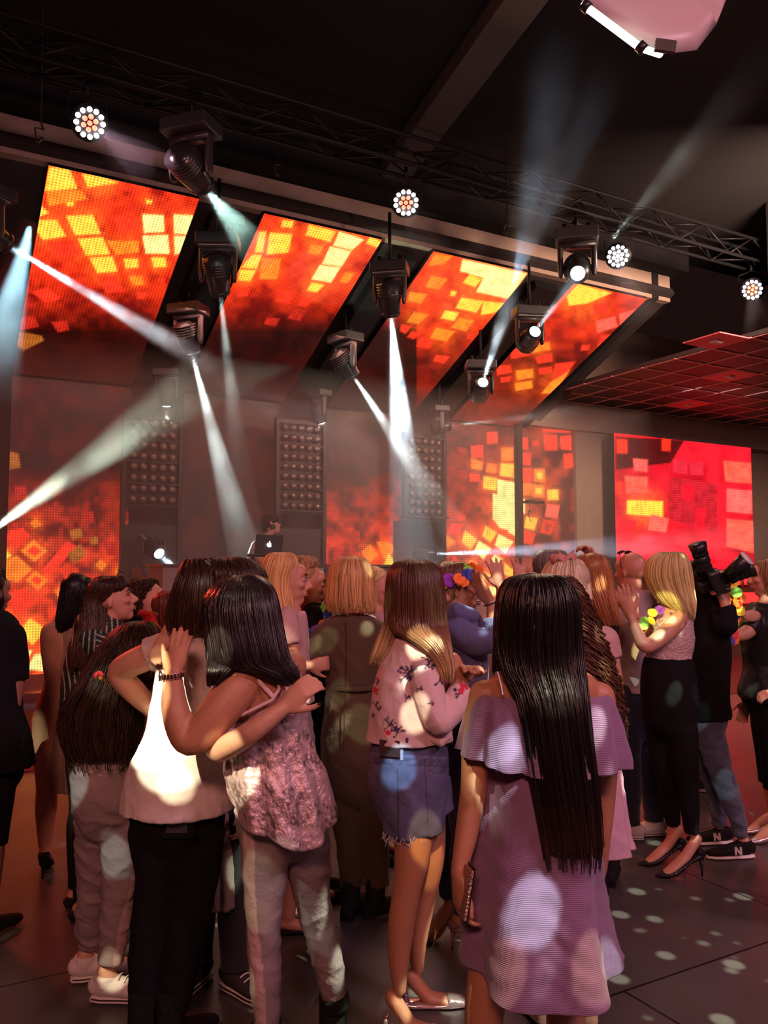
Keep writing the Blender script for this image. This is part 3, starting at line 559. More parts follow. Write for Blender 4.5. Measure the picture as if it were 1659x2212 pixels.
# beams from lamps outside the left edge
L0 = W(-45, 1165, 7.2); beam(L0, W(430, 830, 8.6), .03, .36, (.75, .95, .72), 750, 'greenish beam rising right from the left edge', .75, 4)
L0 = W(70, 470, 6.0); beam(L0, W(-25, 860, 6.2), .10, .34, (.45, .85, 1), 330, 'soft cyan beam falling along the left edge', .6, 3)
# stage haze: reddish light from the screens hanging in the air between them
q = MB(); sbox(q, .6, 9.3, 8.5, NB-.12, .25, 3.9)
hz = q.build('stage_haze', None and 0 or MATS.setdefault('hz', bpy.data.materials.new('stage_haze')), smooth=False)
nt, lk = nodes(MATS['hz']); nt.remove(nt['Principled BSDF']); vs = nt.new('ShaderNodeVolumeScatter'); vs.inputs['Color'].default_value = (1, .93, .9, 1); vs.inputs['Density'].default_value = .11; lk.new(vs.outputs[0], nt['Material Output'].inputs['Volume'])
tag(hz, 'thin smoke hanging over the stage in front of the screens', 'haze', None, 'stuff')
area('stage_wash', S(4.5, 9.4, 4.6), S(4.4, 10.6, 1.0), 35, (1, .42, .34), 5.5, .3)
# ---------------------------------------------------------------- gap girders carrying the fixtures
gaps = [(SU[0][1]+SU[1][0])/2, (SU[1][1]+SU[2][0])/2, (SU[2][1]+SU[3][0])/2]
for i, gu_ in enumerate(gaps):
    o = MB(); w_ = [SU[1][0]-SU[0][1], SU[2][0]-SU[1][1], SU[3][0]-SU[2][1]][i]*.5
    mid = S(gu_, (NF+NB)/2, (ZF+ZB)/2-.02); o.box(mid, (w_, L_ if False else 3.1, .14), RD)
    tag(o.build('rig_girder', m_black(), smooth=False), 'black girder running down the gap between the %s overhead screens' % ['two leftmost', 'two middle', 'two rightmost'][i], 'girder')
# ---------------------------------------------------------------- blinder towers
def tower(px0, px1, ytop, ybot, n, cols, rows, label, zb=.16):
    u0, _ = uz(px0, 1000, n); u1, _ = uz(px1, 1000, n); _, z1 = uz((px0+px1)/2, ytop, n); _, z0 = uz((px0+px1)/2, ybot, n)
    o = thing('lamp_tower', label, 'lamp tower', S((u0+u1)/2, n+.1, .16))
    fr = MB()
    for uu in (u0-.05, u1+.05): sbox(fr, uu-.025, uu+.025, n-.02, n+.1, zb, z1+.06)
    sbox(fr, u0-.05, u1+.05, n+.04, n+.12, z0-.04, z1+.06)
    for k in range(rows//2+1): zz = z0+(z1-z0)*k/(rows//2); sbox(fr, u0-.03, u1+.03, n-.01, n+.05, zz-.012, zz+.012)
    sbox(fr, u0-.06, u1+.06, n-.1, n+.15, zb, zb+.03)
    if zb < 1: sbox(fr, u0-.02, u1+.02, n+.02, n+.1, .5, z0-.25)
    fr.build('frame', mat('tower_frame', (.05, .028, .026), .5), o, False)
    du = (u1-u0)/cols; dz = (z1-z0)/rows; r = min(du, dz)*.44
    for i in range(cols):
        for j in range(rows):
            c = S(u0+du*(i+.5), n, z0+dz*(j+.5)); q = MB()
            q.tube([c+N*.035, c-N*.02], [r*.6, r], 18, None, False)
            q.ell(c-N*.012, (r*.8, r*.8, .02), (Vector((0, 0, 1)).rotation_difference(-N)).to_matrix(), 14, 6)
            q.build('lamp', mat('blinder_lamp', (.20, .14, .12), .3, .6), o)
tower(277, 382, 905, 1092, 10.9, 5, 8, 'left tower of round unlit lamps behind the hazy beams')
tower(607, 694, 915, 1104, 10.9, 5, 9, 'middle tower of round unlit lamps behind the booth')
tower(882, 955, 945, 1115, 10.9, 5, 9, 'right tower of round unlit lamps above the speaker stack', uz(920, 1120, 10.6)[1]+.02)
# speaker stack below right tower
u0, _ = uz(885, 1150, 10.6); u1, _ = uz(958, 1150, 10.6); _, z1 = uz(920, 1122, 10.6); _, z0 = uz(920, 1215, 10.6)
zz = .16; k = 0; hh_ = (z1-.16)/3
while k < 3:
    h_ = hh_; o = thing('speaker_cabinet', ['black speaker cabinet at the bottom of the stack', 'black speaker cabinet in the middle of the stack', 'black speaker cabinet on top of the stack', 'small black speaker on the stack'][k], 'speaker', S((u0+u1)/2, 10.8, zz))
    q = MB(); sbox(q, u0, u1, 10.6, 11.1, zz, zz+h_-.01); q.build('cabinet', m_plastic(), o, False, .01)
    q = MB(); sbox(q, u0+.03, u1-.03, 10.58, 10.6, zz+.03, zz+h_-.04); q.build('grille', mat('speaker_grille', (.012, .012, .013), .6, bump=.6, bscale=180), o, False)
    zz += h_; k += 1
# black post with a small camera arm
up, zp = uz(1119, 916, 10.95)
o = thing('steel_post', 'tall black post between the yellow wall screen and the narrow one', 'post', S(up, 10.95, 0))
q = MB(); sbox(q, up-.05, up+.05, 10.9, 11.0, 0, zp); sbox(q, up-.14, up+.14, 10.8, 11.1, 0, .02); q.build('column', m_black(), o, False)
A = onN(1120, 1084, 10.9); B = onN(1166, 1086, 10.9)
q = MB(); pole(q, A, B, .02); q.box(B, (.1, .12, .05), RS); q.box((A+B)/2+Vector((0, 0, .01)), (.12, .06, .06), RS); q.build('side_arm', m_plastic(), o, False)
q = MB(); P0 = (A+B)/2; q.tube([P0-Vector((0, 0, .03)), P0+Vector((.01, 0, -.1)), P0+Vector((-.02, 0, -.2)), P0+Vector((.02, 0, -.32))], .006, 6); q.ell(P0+Vector((.0, 0, -.15)), (.02, .02, .02)); q.build('cable', m_plastic(), o)
# ---------------------------------------------------------------- booth, laptop
nb = 9.3
u0, z1 = uz(352, 1224, nb); u1, _ = uz(870, 1226, nb); um, _ = uz(700, 1226, nb)
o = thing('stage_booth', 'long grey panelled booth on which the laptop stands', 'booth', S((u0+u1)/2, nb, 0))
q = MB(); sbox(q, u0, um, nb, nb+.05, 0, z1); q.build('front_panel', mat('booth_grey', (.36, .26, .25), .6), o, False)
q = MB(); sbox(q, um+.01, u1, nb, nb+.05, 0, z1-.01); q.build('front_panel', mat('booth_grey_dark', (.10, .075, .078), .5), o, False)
q = MB(); sbox(q, u0-.02, u1+.02, nb-.02, nb+.75, z1, z1+.03); q.build('counter_top', mat('booth_top', (.12, .09, .09), .35), o, False)
for uu in (u0, u1-.05): q = MB(); sbox(q, uu, uu+.05, nb+.06, nb+.7, 0, z1); q.build('side_panel', mat('booth_grey', (0, 0, 0)), o, False)
# laptop (lid towards the viewer)
uL, zt_ = uz(551, 1156, nb+.12); uR, _ = uz(610, 1160, nb+.12); zb_ = z1+.14
o = thing('laptop_stand', 'small stand lifting the laptop on the booth', 'stand', S((uL+uR)/2, nb+.3, z1+.03))
q = MB()
for uu in (uL+.04, uR-.04):
    pole(q, S(uu, nb+.2, z1+.03), S(uu, nb+.3, zb_-.01), .008); pole(q, S(uu, nb+.42, z1+.03), S(uu, nb+.3, zb_-.01), .008)
sbox(q, uL+.02, uR-.02, nb+.16, nb+.44, zb_-.015, zb_); q.build('stand_frame', m_black(), o, False)
o = thing('laptop', 'open dark grey laptop with glowing white fruit emblem on its lid', 'laptop', S((uL+uR)/2, nb+.3, zb_))
q = MB(); sbox(q, uL, uR, nb+.14, nb+.40, zb_+.001, zb_+.016); q.build('keyboard_base', mat('laptop_grey', (.12, .11, .12), .35, .6), o, False, .003)
zt_ = zb_+.245
q = MB(); q.add([S(uL, nb+.14, zb_+.016), S(uR, nb+.14, zb_+.016), S(uR, nb+.08, zt_), S(uL, nb+.08, zt_), S(uL, nb+.148, zb_+.016), S(uR, nb+.148, zb_+.016), S(uR, nb+.088, zt_), S(uL, nb+.088, zt_)], [(0, 1, 2, 3), (7, 6, 5, 4), (0, 4, 5, 1), (1, 5, 6, 2), (2, 6, 7, 3), (3, 7, 4, 0)])
lid = q.build('lid', mat('laptop_grey', (0, 0, 0)), o, False)
def apple(c, s, nrm, axu, parent):
    up_ = nrm.cross(axu).normalized(); up_ = up_ if up_.z > 0 else -up_; q = MB(); pts = []
    for k in range(48):
        t = 2*PI*k/48; r = 1+.10*math.cos(2*t)*0; x = math.sin(t)*(.92+.06*math.sin(t)**2); y = math.cos(t)*1.0-.16*math.exp(-(t/.35)**2)-.16*math.exp(-((t-2*PI)/.35)**2)+.12*math.exp(-((t-PI)/.3)**2)
        d_ = math.hypot(x-1.12, y-.12)
        if d_ < .46: a_ = math.atan2(y-.12, x-1.12); x = 1.12+.46*math.cos(a_); y = .12+.46*math.sin(a_)
        x *= (1-.10*(y < 0)*(-y)); pts.append(c+axu*x*s+up_*y*s)
    k0 = len(pts); q.add([p for p in pts]+[p-nrm*-.002 for p in pts], [tuple(range(k0)), tuple(range(2*k0-1, k0-1, -1))]+[(i, (i+1) % k0, (i+1) % k0+k0, i+k0) for i in range(k0)])
    lf = [c+axu*(.05+.33*math.sin(a)*.6*s_+.38*a/PI*.6)*s+up_*(1.15+.55*a/PI)*s for s_ in (1, -1) for a in ([PI*j/6 for j in range(7)] if s_ == 1 else [PI*j/6 for j in range(6, -1, -1)])]
    k0 = len(lf); q.add(lf+[p+nrm*.002 for p in lf], [tuple(range(k0)), tuple(range(2*k0-1, k0-1, -1))])
    q.build('fruit_emblem', emit('emblem_white', (1, 1, 1), 6), parent, False)
apple(S((uL+uR)/2, nb+.103, (zb_+zt_)/2)-N*.004, .028, -N, U, o)
# ---------------------------------------------------------------- white ceiling projector housing, top right
D_ = 3.4
pts = [(1245, -10), (1262, 8), (1385, 98), (1432, 117), (1505, 108), (1548, 52), (1572, -10), (1560, -80), (1300, -80)]
o = thing('ceiling_projector', 'white rounded housing with a glowing tube along its edge at the ceiling', 'projector', W(1420, 20, D_))
q = MB(); bot = [W(x, y, D_+(.10 if y < 60 else 0)) for x, y in pts]; zc_ = sum(p.z for p in bot)/len(bot)
cx_ = sum((p for p in bot), Vector())/len(bot)
top = [p+Vector((0, .05, .28)) for p in bot]; mid_ = [cx_+(p-cx_)*1.03+Vector((0, .02, .12)) for p in bot]
q.rings([[cx_+(p-cx_)*.93-Vector((0, 0, .015)) for p in bot], bot, mid_, top]); q.build('housing', mat('white_housing', (.55, .40, .38), .4), o, True)
q = MB(); a_ = W(1262, 12, D_-.03); b_ = W(1385, 104, D_-.06); q.tube([a_, b_], .016, 12); q.build('tube_lamp', emit('tube_white', (.85, 1, .93), 5), o)
q = MB(); b2 = W(1425, 117, D_-.05); q.tube([b_+(b2-b_)*.2, b2], .014, 12); q.build('tube_lamp', emit('tube_white', (1, 1, 1), 5), o)
for p in (W(1266, 14, D_-.03), W(1386, 103, D_-.06)): q = MB(); q.tube([p-Vector((.012, 0, -.012)), p+Vector((.012, 0, -.012))], .024, 12, None, False); q.build('tube_clip', m_plastic(), o)
q = MB(); c0 = W(1437, 100, D_-.09); q.box(c0, (.085, .02, .05), Matrix.Rotation(.15, 3, 'Y')); q.build('vent_grille', mat('vent_dark', (.10, .08, .07), .5, bump=.8, bscale=120), o, False)
pole_ = MB(); pole(pole_, cx_+Vector((0, 0, .25)), Vector((cx_.x, cx_.y, 6.29)), .04); pole_.build('mounting_pole', m_black(), o)
# drapes / dark hanging cables near truss
for i, (px, py, Yd, lab) in enumerate(((85, 270, 6.5, 'dark coiled cable hanging from the truss at far left'), (1095, 480, 8.5, 'shiny cable clips hanging from the truss'), (600, 350, 8.3, 'thin cable loop hanging near the overhead screens'))):
    q = MB(); P0 = W(px, py, Yd); pts = [P0+Vector((.035*math.sin(k*1.3), .035*math.cos(k*1.3), .03*math.cos(k*2.3)-.02*k)) for k in range(9)]
    pts = [P0+Vector((0, 0, 1.0))]+[P0+Vector((.01, 0, .3))]+pts; q.tube(pts, .008, 6); tag(q.build('hanging_cable', mat('shiny_cable', (.08, .07, .07), .2, .6), None), lab, 'cable')
# red-lit bar at the far right with bottles
nbar = 10.4; u0, zb1 = uz(1560, 1262, nbar); u1 = u0+3
o = thing('bar_counter', 'bar counter with a glowing red front at the right behind the flower garlands', 'bar', S(u0+1.5, nbar+.3, 0))
q = MB(); sbox(q, u0-.6, u1, nbar, nbar+.6, 1.18, 1.24); sbox(q, u0-.6, u1, nbar+.1, nbar+.6, 0, 1.18); q.build('counter', mat('bar_wood', (.16, .05, .04), .5), o, False)
q = MB(); sbox(q, u0-.5, u1, nbar+.06, nbar+.1, .95, 1.16); sbox(q, u0-.5, u1, nbar+.28, nbar+.32, 1.30, 1.52); q.build('red_light_panel', emit('bar_red', (1, .03, .03), 1.4), o, False)
q = MB(); sbox(q, u0-.55, u1, nbar+.26, nbar+.5, 1.52, 1.60); q.build('back_shelf', mat('bar_wood', (0, 0, 0)), o, False)
for k in range(4):
    px_ = 1592+k*13; u_, _ = uz(px_, 1290, nbar+.15)
    t = thing('bottle', 'small dark bottle standing on the red lit bar counter', 'bottle', S(u_, nbar+.15, 1.24), 'bottles on the bar counter')
    q = MB(); c0 = S(u_, nbar+.15, 1.241); q.tube([c0, c0+Vector((0, 0, .12)), c0+Vector((0, 0, .15)), c0+Vector((0, 0, .2))], [.03, .03, .012, .011], 14, None, False); q.build('glass_body', mat('bottle_glass', (.2, .03, .03), .08, spec=.8), t)
    q = MB(); q.tube([c0+Vector((0, 0, .2)), c0+Vector((0, 0, .22))], .013, 10, None, False); q.build('cap', mat('bottle_cap', (.8, .8, .8), .3), t)
# ================================================================ people: generic builders
TMPS = []
def solid(mb, name, m, parent, voxel=.007, smooth=4, fold=None, colf=None, jag=None):
    """fuse overlapping closed shapes into one continuous surface"""
    me = bpy.data.meshes.new('t'); me.from_pydata(mb.v, [], mb.f); me.update()
    t = bpy.data.objects.new('t', me); COL.objects.link(t)
    r = t.modifiers.new('r', 'REMESH'); r.mode = 'VOXEL'; r.voxel_size = voxel; r.use_smooth_shade = True
    if smooth: s_ = t.modifiers.new('s', 'SMOOTH'); s_.factor = .5; s_.iterations = smooth
    dg = bpy.context.evaluated_depsgraph_get(); me2 = bpy.data.meshes.new_from_object(t.evaluated_get(dg))
    bpy.data.objects.remove(t, do_unlink=True); bpy.data.meshes.remove(me)
    n = len(me2.vertices); co = np.empty(n*3, np.float32); me2.vertices.foreach_get('co', co); co = co.reshape(-1, 3)
    if fold is not None:
        nr = np.empty(n*3, np.float32); me2.vertices.foreach_get('normal', nr); nr = nr.reshape(-1, 3)
        co = co+nr*fold(co)[:, None]
    if colf is not None:
        c = colf(co); ca = me2.color_attributes.new('Col', 'FLOAT_COLOR', 'POINT')
        ca.data.foreach_set('color', np.concatenate([c, np.ones((n, 1))], 1).astype(np.float32).ravel())
    if parent is not None: co = co-np.array(parent['_loc'], dtype=np.float32)
    me2.vertices.foreach_set('co', co.astype(np.float32).ravel()); me2.name = name
    me2.materials.clear(); me2.materials.append(m); me2.update(); me2.shade_smooth()
    o = bpy.data.objects.new(name, me2); COL.objects.link(o); o.parent = parent
    if parent is not None: o['_loc'] = parent['_loc'].to_list() if hasattr(parent['_loc'], 'to_list') else list(parent['_loc'])
    return o
def n3(co, sc, seed):
    p = co*np.array(sc)+seed*7.13
    q = np.stack([np.sin(p[:, 1]*1.7+1.3*np.sin(p[:, 2]*1.1+seed)), np.sin(p[:, 2]*1.3+1.7*np.sin(p[:, 0]*.9)), np.sin(p[:, 0]*1.9+p[:, 2]*.5)], 1)
    p = p+q*1.2
    return (np.sin(p[:, 0])*np.sin(p[:, 1]+.7)+np.sin(p[:, 2]*1.0+p[:, 0]*.6))*.5
def folds(amp=.005, sc=(22, 22, 14), seed=0, ridge=True):
    def f(co):
        a = n3(co, sc, seed); b = n3(co, (sc[0]*2.3, sc[1]*2.3, sc[2]*2.1), seed+3)
        if ridge: a = 1-2*np.abs(a); b = 1-2*np.abs(b)
        return amp*(a*.7+b*.3)
    return f
def skin(tone='tan'):
    c = {'tan': (.50, .215, .12), 'fair': (.66, .33, .22), 'dark': (.36, .17, .11), 'pink': (.66, .30, .20)}[tone]
    m = mat('skin_'+tone, c, .48, var=.12, vscale=14, bump=.08, bscale=160)
    m.node_tree.nodes['Principled BSDF'].inputs['Subsurface Weight'].default_value = .0
    return m
def cloth(name, c, rough=.8, **k):
    k.setdefault('bump', .25); k.setdefault('bscale', 60); k.setdefault('var', .15); k.setdefault('sheen', .2)
    return mat(name, c, rough, **k)
def hair_mat(name='hair', rough=.34): return mat(name, (.1, .05, .03), rough, attr='Col', bump=.12, bscale=160, stretch=(1, 1, .06), spec=.32)
def frame(yaw, pitch=0, roll=0):
    # columns: x = person's right-hand side, y = facing, z = up
    R = Matrix.Rotation(-math.radians(yaw), 3, 'Z') @ Matrix.Rotation(math.radians(roll), 3, 'Y') @ Matrix.Rotation(-math.radians(pitch), 3, 'X')
    return R
def head_shapes(mb, C, R, k=1.0, detail=True):
    def e(c, r, rot=None): mb.ell(C+R @ (Vector(c)*k), [x*k for x in r], R if rot is None else R @ rot, 20, 14)
    e((0, -.012, .03), (.073, .092, .085)); e((0, .022, .0), (.066, .066, .088)); e((0, .03, -.045), (.056, .056, .062)); e((0, .058, -.088), (.028, .026, .024))
    e((0, .072, .04), (.052, .022, .035))
    mb.tube([C+R @ (Vector(p)*k) for p in ((0, .084, .022), (0, .100, -.006), (0, .112, -.026))], [.008*k, .010*k, .014*k], 10)
    e((0, .094, -.034), (.019, .014, .010)); e((0, .088, -.060), (.024, .012, .011)); e((.040, .068, -.018), (.022, .018, .018)); e((-.040, .068, -.018), (.022, .018, .018))
    e((0, .080, .022), (.046, .014, .010))
    for sx in (-1, 1): e((sx*.073, -.008, -.008), (.006, .014, .024), Matrix.Rotation(-.25, 3, 'X'))
def face_parts(C, R, k, parent, closed=False, mouth_open=False, glasses=None):
    for sx in (-1, 1):
        q = MB(); c = C+R @ (Vector((sx*.031, .081, .008))*k)
        q.ell(c, (.0135*k, .010*k, (.005 if closed else .0085)*k), R, 12, 8)
        q.build('eyelid' if closed else 'eye', mat('eyelid', (.30, .13, .09), .5) if closed else mat('eye_white', (.75, .68, .62), .2), parent)
        if not closed:
            q = MB(); q.ell(C+R @ (Vector((sx*.032, .0895, .008))*k), (.0062*k, .0035*k, .0065*k), R, 10, 6); q.build('iris', mat('iris', (.03, .02, .015), .15), parent)
        q = MB(); q.tube([C+R @ (Vector(p)*k) for p in ((sx*.014, .094, .026), (sx*.032, .092, .033), (sx*.052, .080, .027))], [(.0035*k, .0025*k)]*2+[(.0015*k, .0015*k)], 6); q.build('eyebrow', mat('brow', (.05, .03, .02), .8), parent)
        q = MB(); q.tube([C+R @ (Vector(p)*k) for p in ((sx*.016, .090, .014), (sx*.032, .094, .018), (sx*.048, .083, .012))], [.0018*k]*3, 6); q.build('eyelashes', mat('brow', (.05, .03, .02), .8), parent)
    q = MB(); lm = mat('lips', (.42, .09, .08), .4)
    if mouth_open:
        q.ell(C+R @ (Vector((0, .093, -.056))*k), (.021*k, .010*k, .006*k), R, 12, 6); q.ell(C+R @ (Vector((0, .086, -.082))*k), (.018*k, .010*k, .006*k), R, 12, 6); q.build('lips', lm, parent)
        q = MB(); q.ell(C+R @ (Vector((0, .0895, -.068))*k), (.017*k, .010*k, .011*k), R, 12, 6); q.build('open_mouth', mat('mouth_dark', (.05, .01, .01), .5), parent)
    else:
        q.ell(C+R @ (Vector((0, .095, -.056))*k), (.022*k, .007*k, .005*k), R, 12, 6); q.ell(C+R @ (Vector((0, .094, -.066))*k), (.019*k, .008*k, .0055*k), R, 12, 6); q.build('lips', lm, parent)
def hand(mb, wr, d, n, side=1, k=1.0, curl=25, spread=1.0, thumb=40, fingers=(1, 1, 1, 1), nails=None):
    """wr wrist point, d pointing direction, n palm normal; side=+1 puts the thumb on the +(d x n) side"""
    d = Vector(d).normalized(); n = Vector(n); n = (n-d*n.dot(d)).normalized(); x = d.cross(n)*side; wr = Vector(wr)
    P = lambda a, b, c: wr+(d*a+x*b+n*c)*k
    mb.tube([P(-.02, 0, 0), P(.02, .0, 0), P(.055, .0, .003), P(.088, .0, .004)], [(.024*k, .017*k), (.029*k, .017*k), (.038*k, .016*k), (.037*k, .013*k)], 14, None, True, flat=x)
    mb.ell(P(.038, .022, .010), (.02*k, .018*k, .026*k), None, 10, 8)
    tips = []
    for i, (off, ln) in enumerate(((.028, .072), (.0095, .080), (-.009, .074), (-.027, .058))):
        cu = math.radians(curl*(1 if fingers[i] else 3.2)); base = P(.086, off, .003); p = base; a = math.radians((1.5-i)*5*spread); dirv = (d*math.cos(a)+x*math.sin(a)); pts = [base-dirv*.012*k, base]; tot = 0
        for j, seg in enumerate((.45, .30, .25)):
            tot += cu*(.7 if j == 0 else 1); dd = dirv*math.cos(tot)+n*math.sin(tot); p = p+dd*ln*seg*k*1.0; pts.append(p)
        mb.tube(pts, [.0095*k, .0093*k, .0086*k, .0080*k, .0070*k], 10); tips.append((pts[-1], (pts[-1]-pts[-2]).normalized()))
    t = math.radians(thumb); td = d*math.cos(t)+x*math.sin(t); b0 = P(.018, .022, .006); b1 = b0+td*.038*k+n*.006*k; b2 = b1+(td*.9+d*.3).normalized()*.030*k+n*.006*k; b3 = b2+(td*.6+d*.6).normalized()*.022*k
    mb.tube([b0, b1, b2, b3], [.015*k, .0125*k, .0105*k, .008*k], 10); tips.append((b3, (b3-b2).normalized()))
    return tips
def nails_on(tips, parent, n, m=None):
    q = MB()
    for p, d in tips: q.ell(p-Vector(n).normalized()*.006+d*.001, (.0055, .0055, .003), None, 8, 6)
    q.build('nail_polish', m or mat('black_nails', (.01, .01, .012), .1), parent)
def interp(keys, n):
    # keys: list of tuples, resample with Catmull-Rom style smoothing
    K = np.array(keys, float); t = np.linspace(0, len(K)-1, n); out = []
    for x in t:
        i = min(int(x), len(K)-2); f = x-i; p0 = K[max(i-1, 0)]; p1 = K[i]; p2 = K[i+1]; p3 = K[min(i+2, len(K)-1)]
        out.append(.5*((2*p1)+(-p0+p2)*f+(2*p0-5*p1+4*p2-p3)*f*f+(-p0+3*p1-3*p2+p3)*f**3))
    return np.array(out)
def rings_px(rows, D):
    """rows: (y, xl, xr, depth_half_m, dd) silhouette rows seen from the photo -> (centre, half width, half depth)"""
    out = []
    for y, xl, xr, dh, dd in rows:
        Y = D+dd; a = W(xl, y, Y); b = W(xr, y, Y); out.append(((a+b)/2, (b-a).length/2, dh))
    return out
def loft_rings(rs, ang=0.0, seg=40, mod=None, grow=0.0):
    R = rotz(ang); res = []
    for i, (c, a, b) in enumerate(rs):
        t = i/(len(rs)-1); ring = []
        for k in range(seg):
            th = 2*PI*k/seg; m_ = 1+(mod(th, t) if mod else 0)
            ring.append(Vector(c)+R @ Vector(((a+grow)*math.cos(th)*m_, (b+grow)*math.sin(th)*m_, 0)))
        res.append(ring)
    return res
def resample(rs, n):
    K = [(*r[0], r[1], r[2]) for r in rs]; return [(Vector(v[:3]), max(v[3], .004), max(v[4], .004)) for v in interp(K, n)]
class Person:
    def __init__(s, label, D, x, H=1.64, yaw=0, tone='tan', head=None, hyaw=None, hpitch=0, hroll=0, torso=None, w=1.0, voxel=.007, name='person', lean=(0, 0), zb=0.0, label_cat='person'):
        s.zb = zb
        s.D = D; s.H = H; s.yaw = yaw; s.w = w; s.vox = voxel; base = W(x, 1230, D); s.x0 = base.x; s.root = thing(name, label, 'person', (base.x, D, zb)); s.tone = tone
        s.R = frame(yaw); s.side = s.R @ Vector((1, 0, 0)); s.fwd = s.R @ Vector((0, 1, 0)); s.k = H/1.66*(1.0)
        s.ang = -math.radians(yaw); L_ = Vector((lean[0], lean[1], 0)); s.lean = L_
        s.body = MB(); B = Vector((base.x, D, zb)); s.B = B
        def cz(z): return B+Vector((0, 0, z))+L_*max(0, (z-.5*H)/(.5*H))
        s.cz = cz
        if head is None: s.hc = cz(H-.115*s.k)+s.fwd*.02*s.k
        else: s.hc = W(head[0], head[1], D+(head[2] if len(head) > 2 else 0))
        hyaw = yaw if hyaw is None else hyaw; s.hR = frame(hyaw, hpitch, hroll)
        if torso is None:
            T = [(.455, .070, .055), (.49, .098, .074), (.53, .104, .077), (.575, .090, .066), (.62, .077, .058), (.67, .084, .063), (.72, .092, .068), (.77, .096, .062), (.80, .086, .052), (.825, .056, .042), (.845, .034, .034)]
            s.tor = [(cz(z*H), a*H*w, b*H*w) for z, a, b in T]; s.tang = s.ang; s.px = False
        else:
            s.tor = rings_px(torso, D); s.tor.sort(key=lambda r: r[0].z); s.tang = 0; s.px = True
        s.shz = .80*H
        s.sh = {sg: cz(s.shz)+s.side*sg*.098*H*w for sg in (-1, 1)}
        s.hip = {sg: cz(.50*H)+s.side*sg*.052*H for sg in (-1, 1)}
        s.arms = {}; s.legs = {}; s.shoe_dir = {}
    # arms: explicit joints (px, py, dd, r_px) or defaults; hand=(dir, normal, side, curl)
    def arm(s, sg, joints=None, hd=None, hk=1.0, thumb=40, curl=25, fingers=(1, 1, 1, 1), spread=1., nails=False):
        H = s.H
        if joints is None:
            P0 = s.sh[sg]; pts = [P0, P0+s.side*sg*.02*H-Vector((0, 0, .10*H)), P0+s.side*sg*.028*H-Vector((0, 0, .18*H)), P0+s.side*sg*.03*H+s.fwd*.02*H-Vector((0, 0, .25*H)), P0+s.side*sg*.026*H+s.fwd*.05*H-Vector((0, 0, .335*H))]; rad = [.030*H, .027*H, .022*H, .023*H, .0155*H]
        else:
            pts = [W(x, y, s.D+dd) for x, y, dd, r in joints]; rad = [r*(s.D+dd)/FPX for x, y, dd, r in joints]
        pr = interp([(*p, r) for p, r in zip(pts, rad)], (len(pts)-1)*4+1); pts2 = [Vector(v[:3]) for v in pr]; rad2 = [float(v[3]) for v in pr]
        s.arms[sg] = (pts2, rad2); s.body.tube(pts2, rad2, 14)
        if hd is None: d = (pts[-1]-pts[-2]).normalized(); nrm = -s.side*sg; sd = sg if True else 1
        else: d, nrm, sd = hd
        # thumb side: towards facing direction by default
        if hd is None:
            x = Vector(d).cross(Vector(nrm)); sd = 1 if x.dot(s.fwd) > 0 else -1
        tips = hand(s.body, pts[-1], d, nrm, sd, hk*s.H/1.66, curl, spread, thumb, fingers)
        if nails: nails_on(tips, s.root, nrm)
        return tips
    def leg(s, sg, joints=None, toe=None, heel=.0):
        H = s.H
        if joints is None:
            P0 = s.hip[sg]; pts = [P0, P0-Vector((0, 0, .11*H)), P0+s.side*sg*.0-Vector((0, 0, .22*H)), P0-Vector((0, 0, .29*H))-s.fwd*.01, P0-Vector((0, 0, .455*H))-s.fwd*.015]; pts[-1].z = .05*H+heel+s.zb; rad = [.052*H, .047*H, .034*H, .034*H, .021*H]
        else:
            pts = [W(x, y, s.D+dd) for x, y, dd, r in joints]; rad = [r*(s.D+dd)/FPX for x, y, dd, r in joints]
        pr = interp([(*p, r) for p, r in zip(pts, rad)], (len(pts)-1)*4+1); pts2 = [Vector(v[:3]) for v in pr]; rad2 = [float(v[3]) for v in pr]
        s.legs[sg] = (pts2, rad2); s.body.tube(pts2, rad2, 16)
        fd = s.fwd if toe is None else Vector(toe).normalized(); A = pts[-1]; s.shoe_dir[sg] = (A, fd, heel)
        z0 = heel; zb = s.zb
        s.body.tube([Vector((A.x, A.y, max(A.z-.03, z0+.03)))-fd*.025, Vector((A.x, A.y, zb+z0*.8+.035))+fd*.04, Vector((A.x, A.y, zb+z0*.3+.024))+fd*.11, Vector((A.x, A.y, zb+.016))+fd*.165], [(.028, .028), (.034, .026), (.038, .018), (.026, .012)], 12, None, True, flat=fd.cross(Vector((0, 0, 1))))
    def under(s, rs):
        c, a, b = rs[0]; v = Vector((0, 0, 1)); return [(c-v*.085, a*.42, b*.40), (c-v*.065, a*.66, b*.62), (c-v*.035, a*.86, b*.84)]+rs
    def finish(s, shrink=.90, face=None, neck=True, voxel=None):
        n = len(s.tor); rs = resample(s.tor, n*4)
        rs = s.under(rs); s.body.rings(loft_rings([(c, a*shrink, b*shrink) for c, a, b in rs], s.tang, 32))
        top = s.tor[-1][0]; k = s.k
        if neck:
            a = Vector(top)-Vector((0, 0, .03)); b = s.hc+s.hR @ Vector((0, -.018, -.06))*k; s.body.tube([a, a*.5+b*.5, b], [.058*k, .050*k, .050*k], 16)
        head_shapes(s.body, s.hc, s.hR, k)
        for sg in s.arms: # deltoid blends
            p = s.arms[sg][0][0]; r = s.arms[sg][1][0]; c = Vector((top.x, top.y, p.z)); s.body.tube([p, p*.6+c*.4, c], [r*.98, r*1.0, r*1.1], 12)
        o = solid(s.body, 'body', skin(s.tone), s.root, voxel or s.vox, 3)
        if face is not None: face_parts(s.hc, s.hR, k, s.root, **face)
        return o
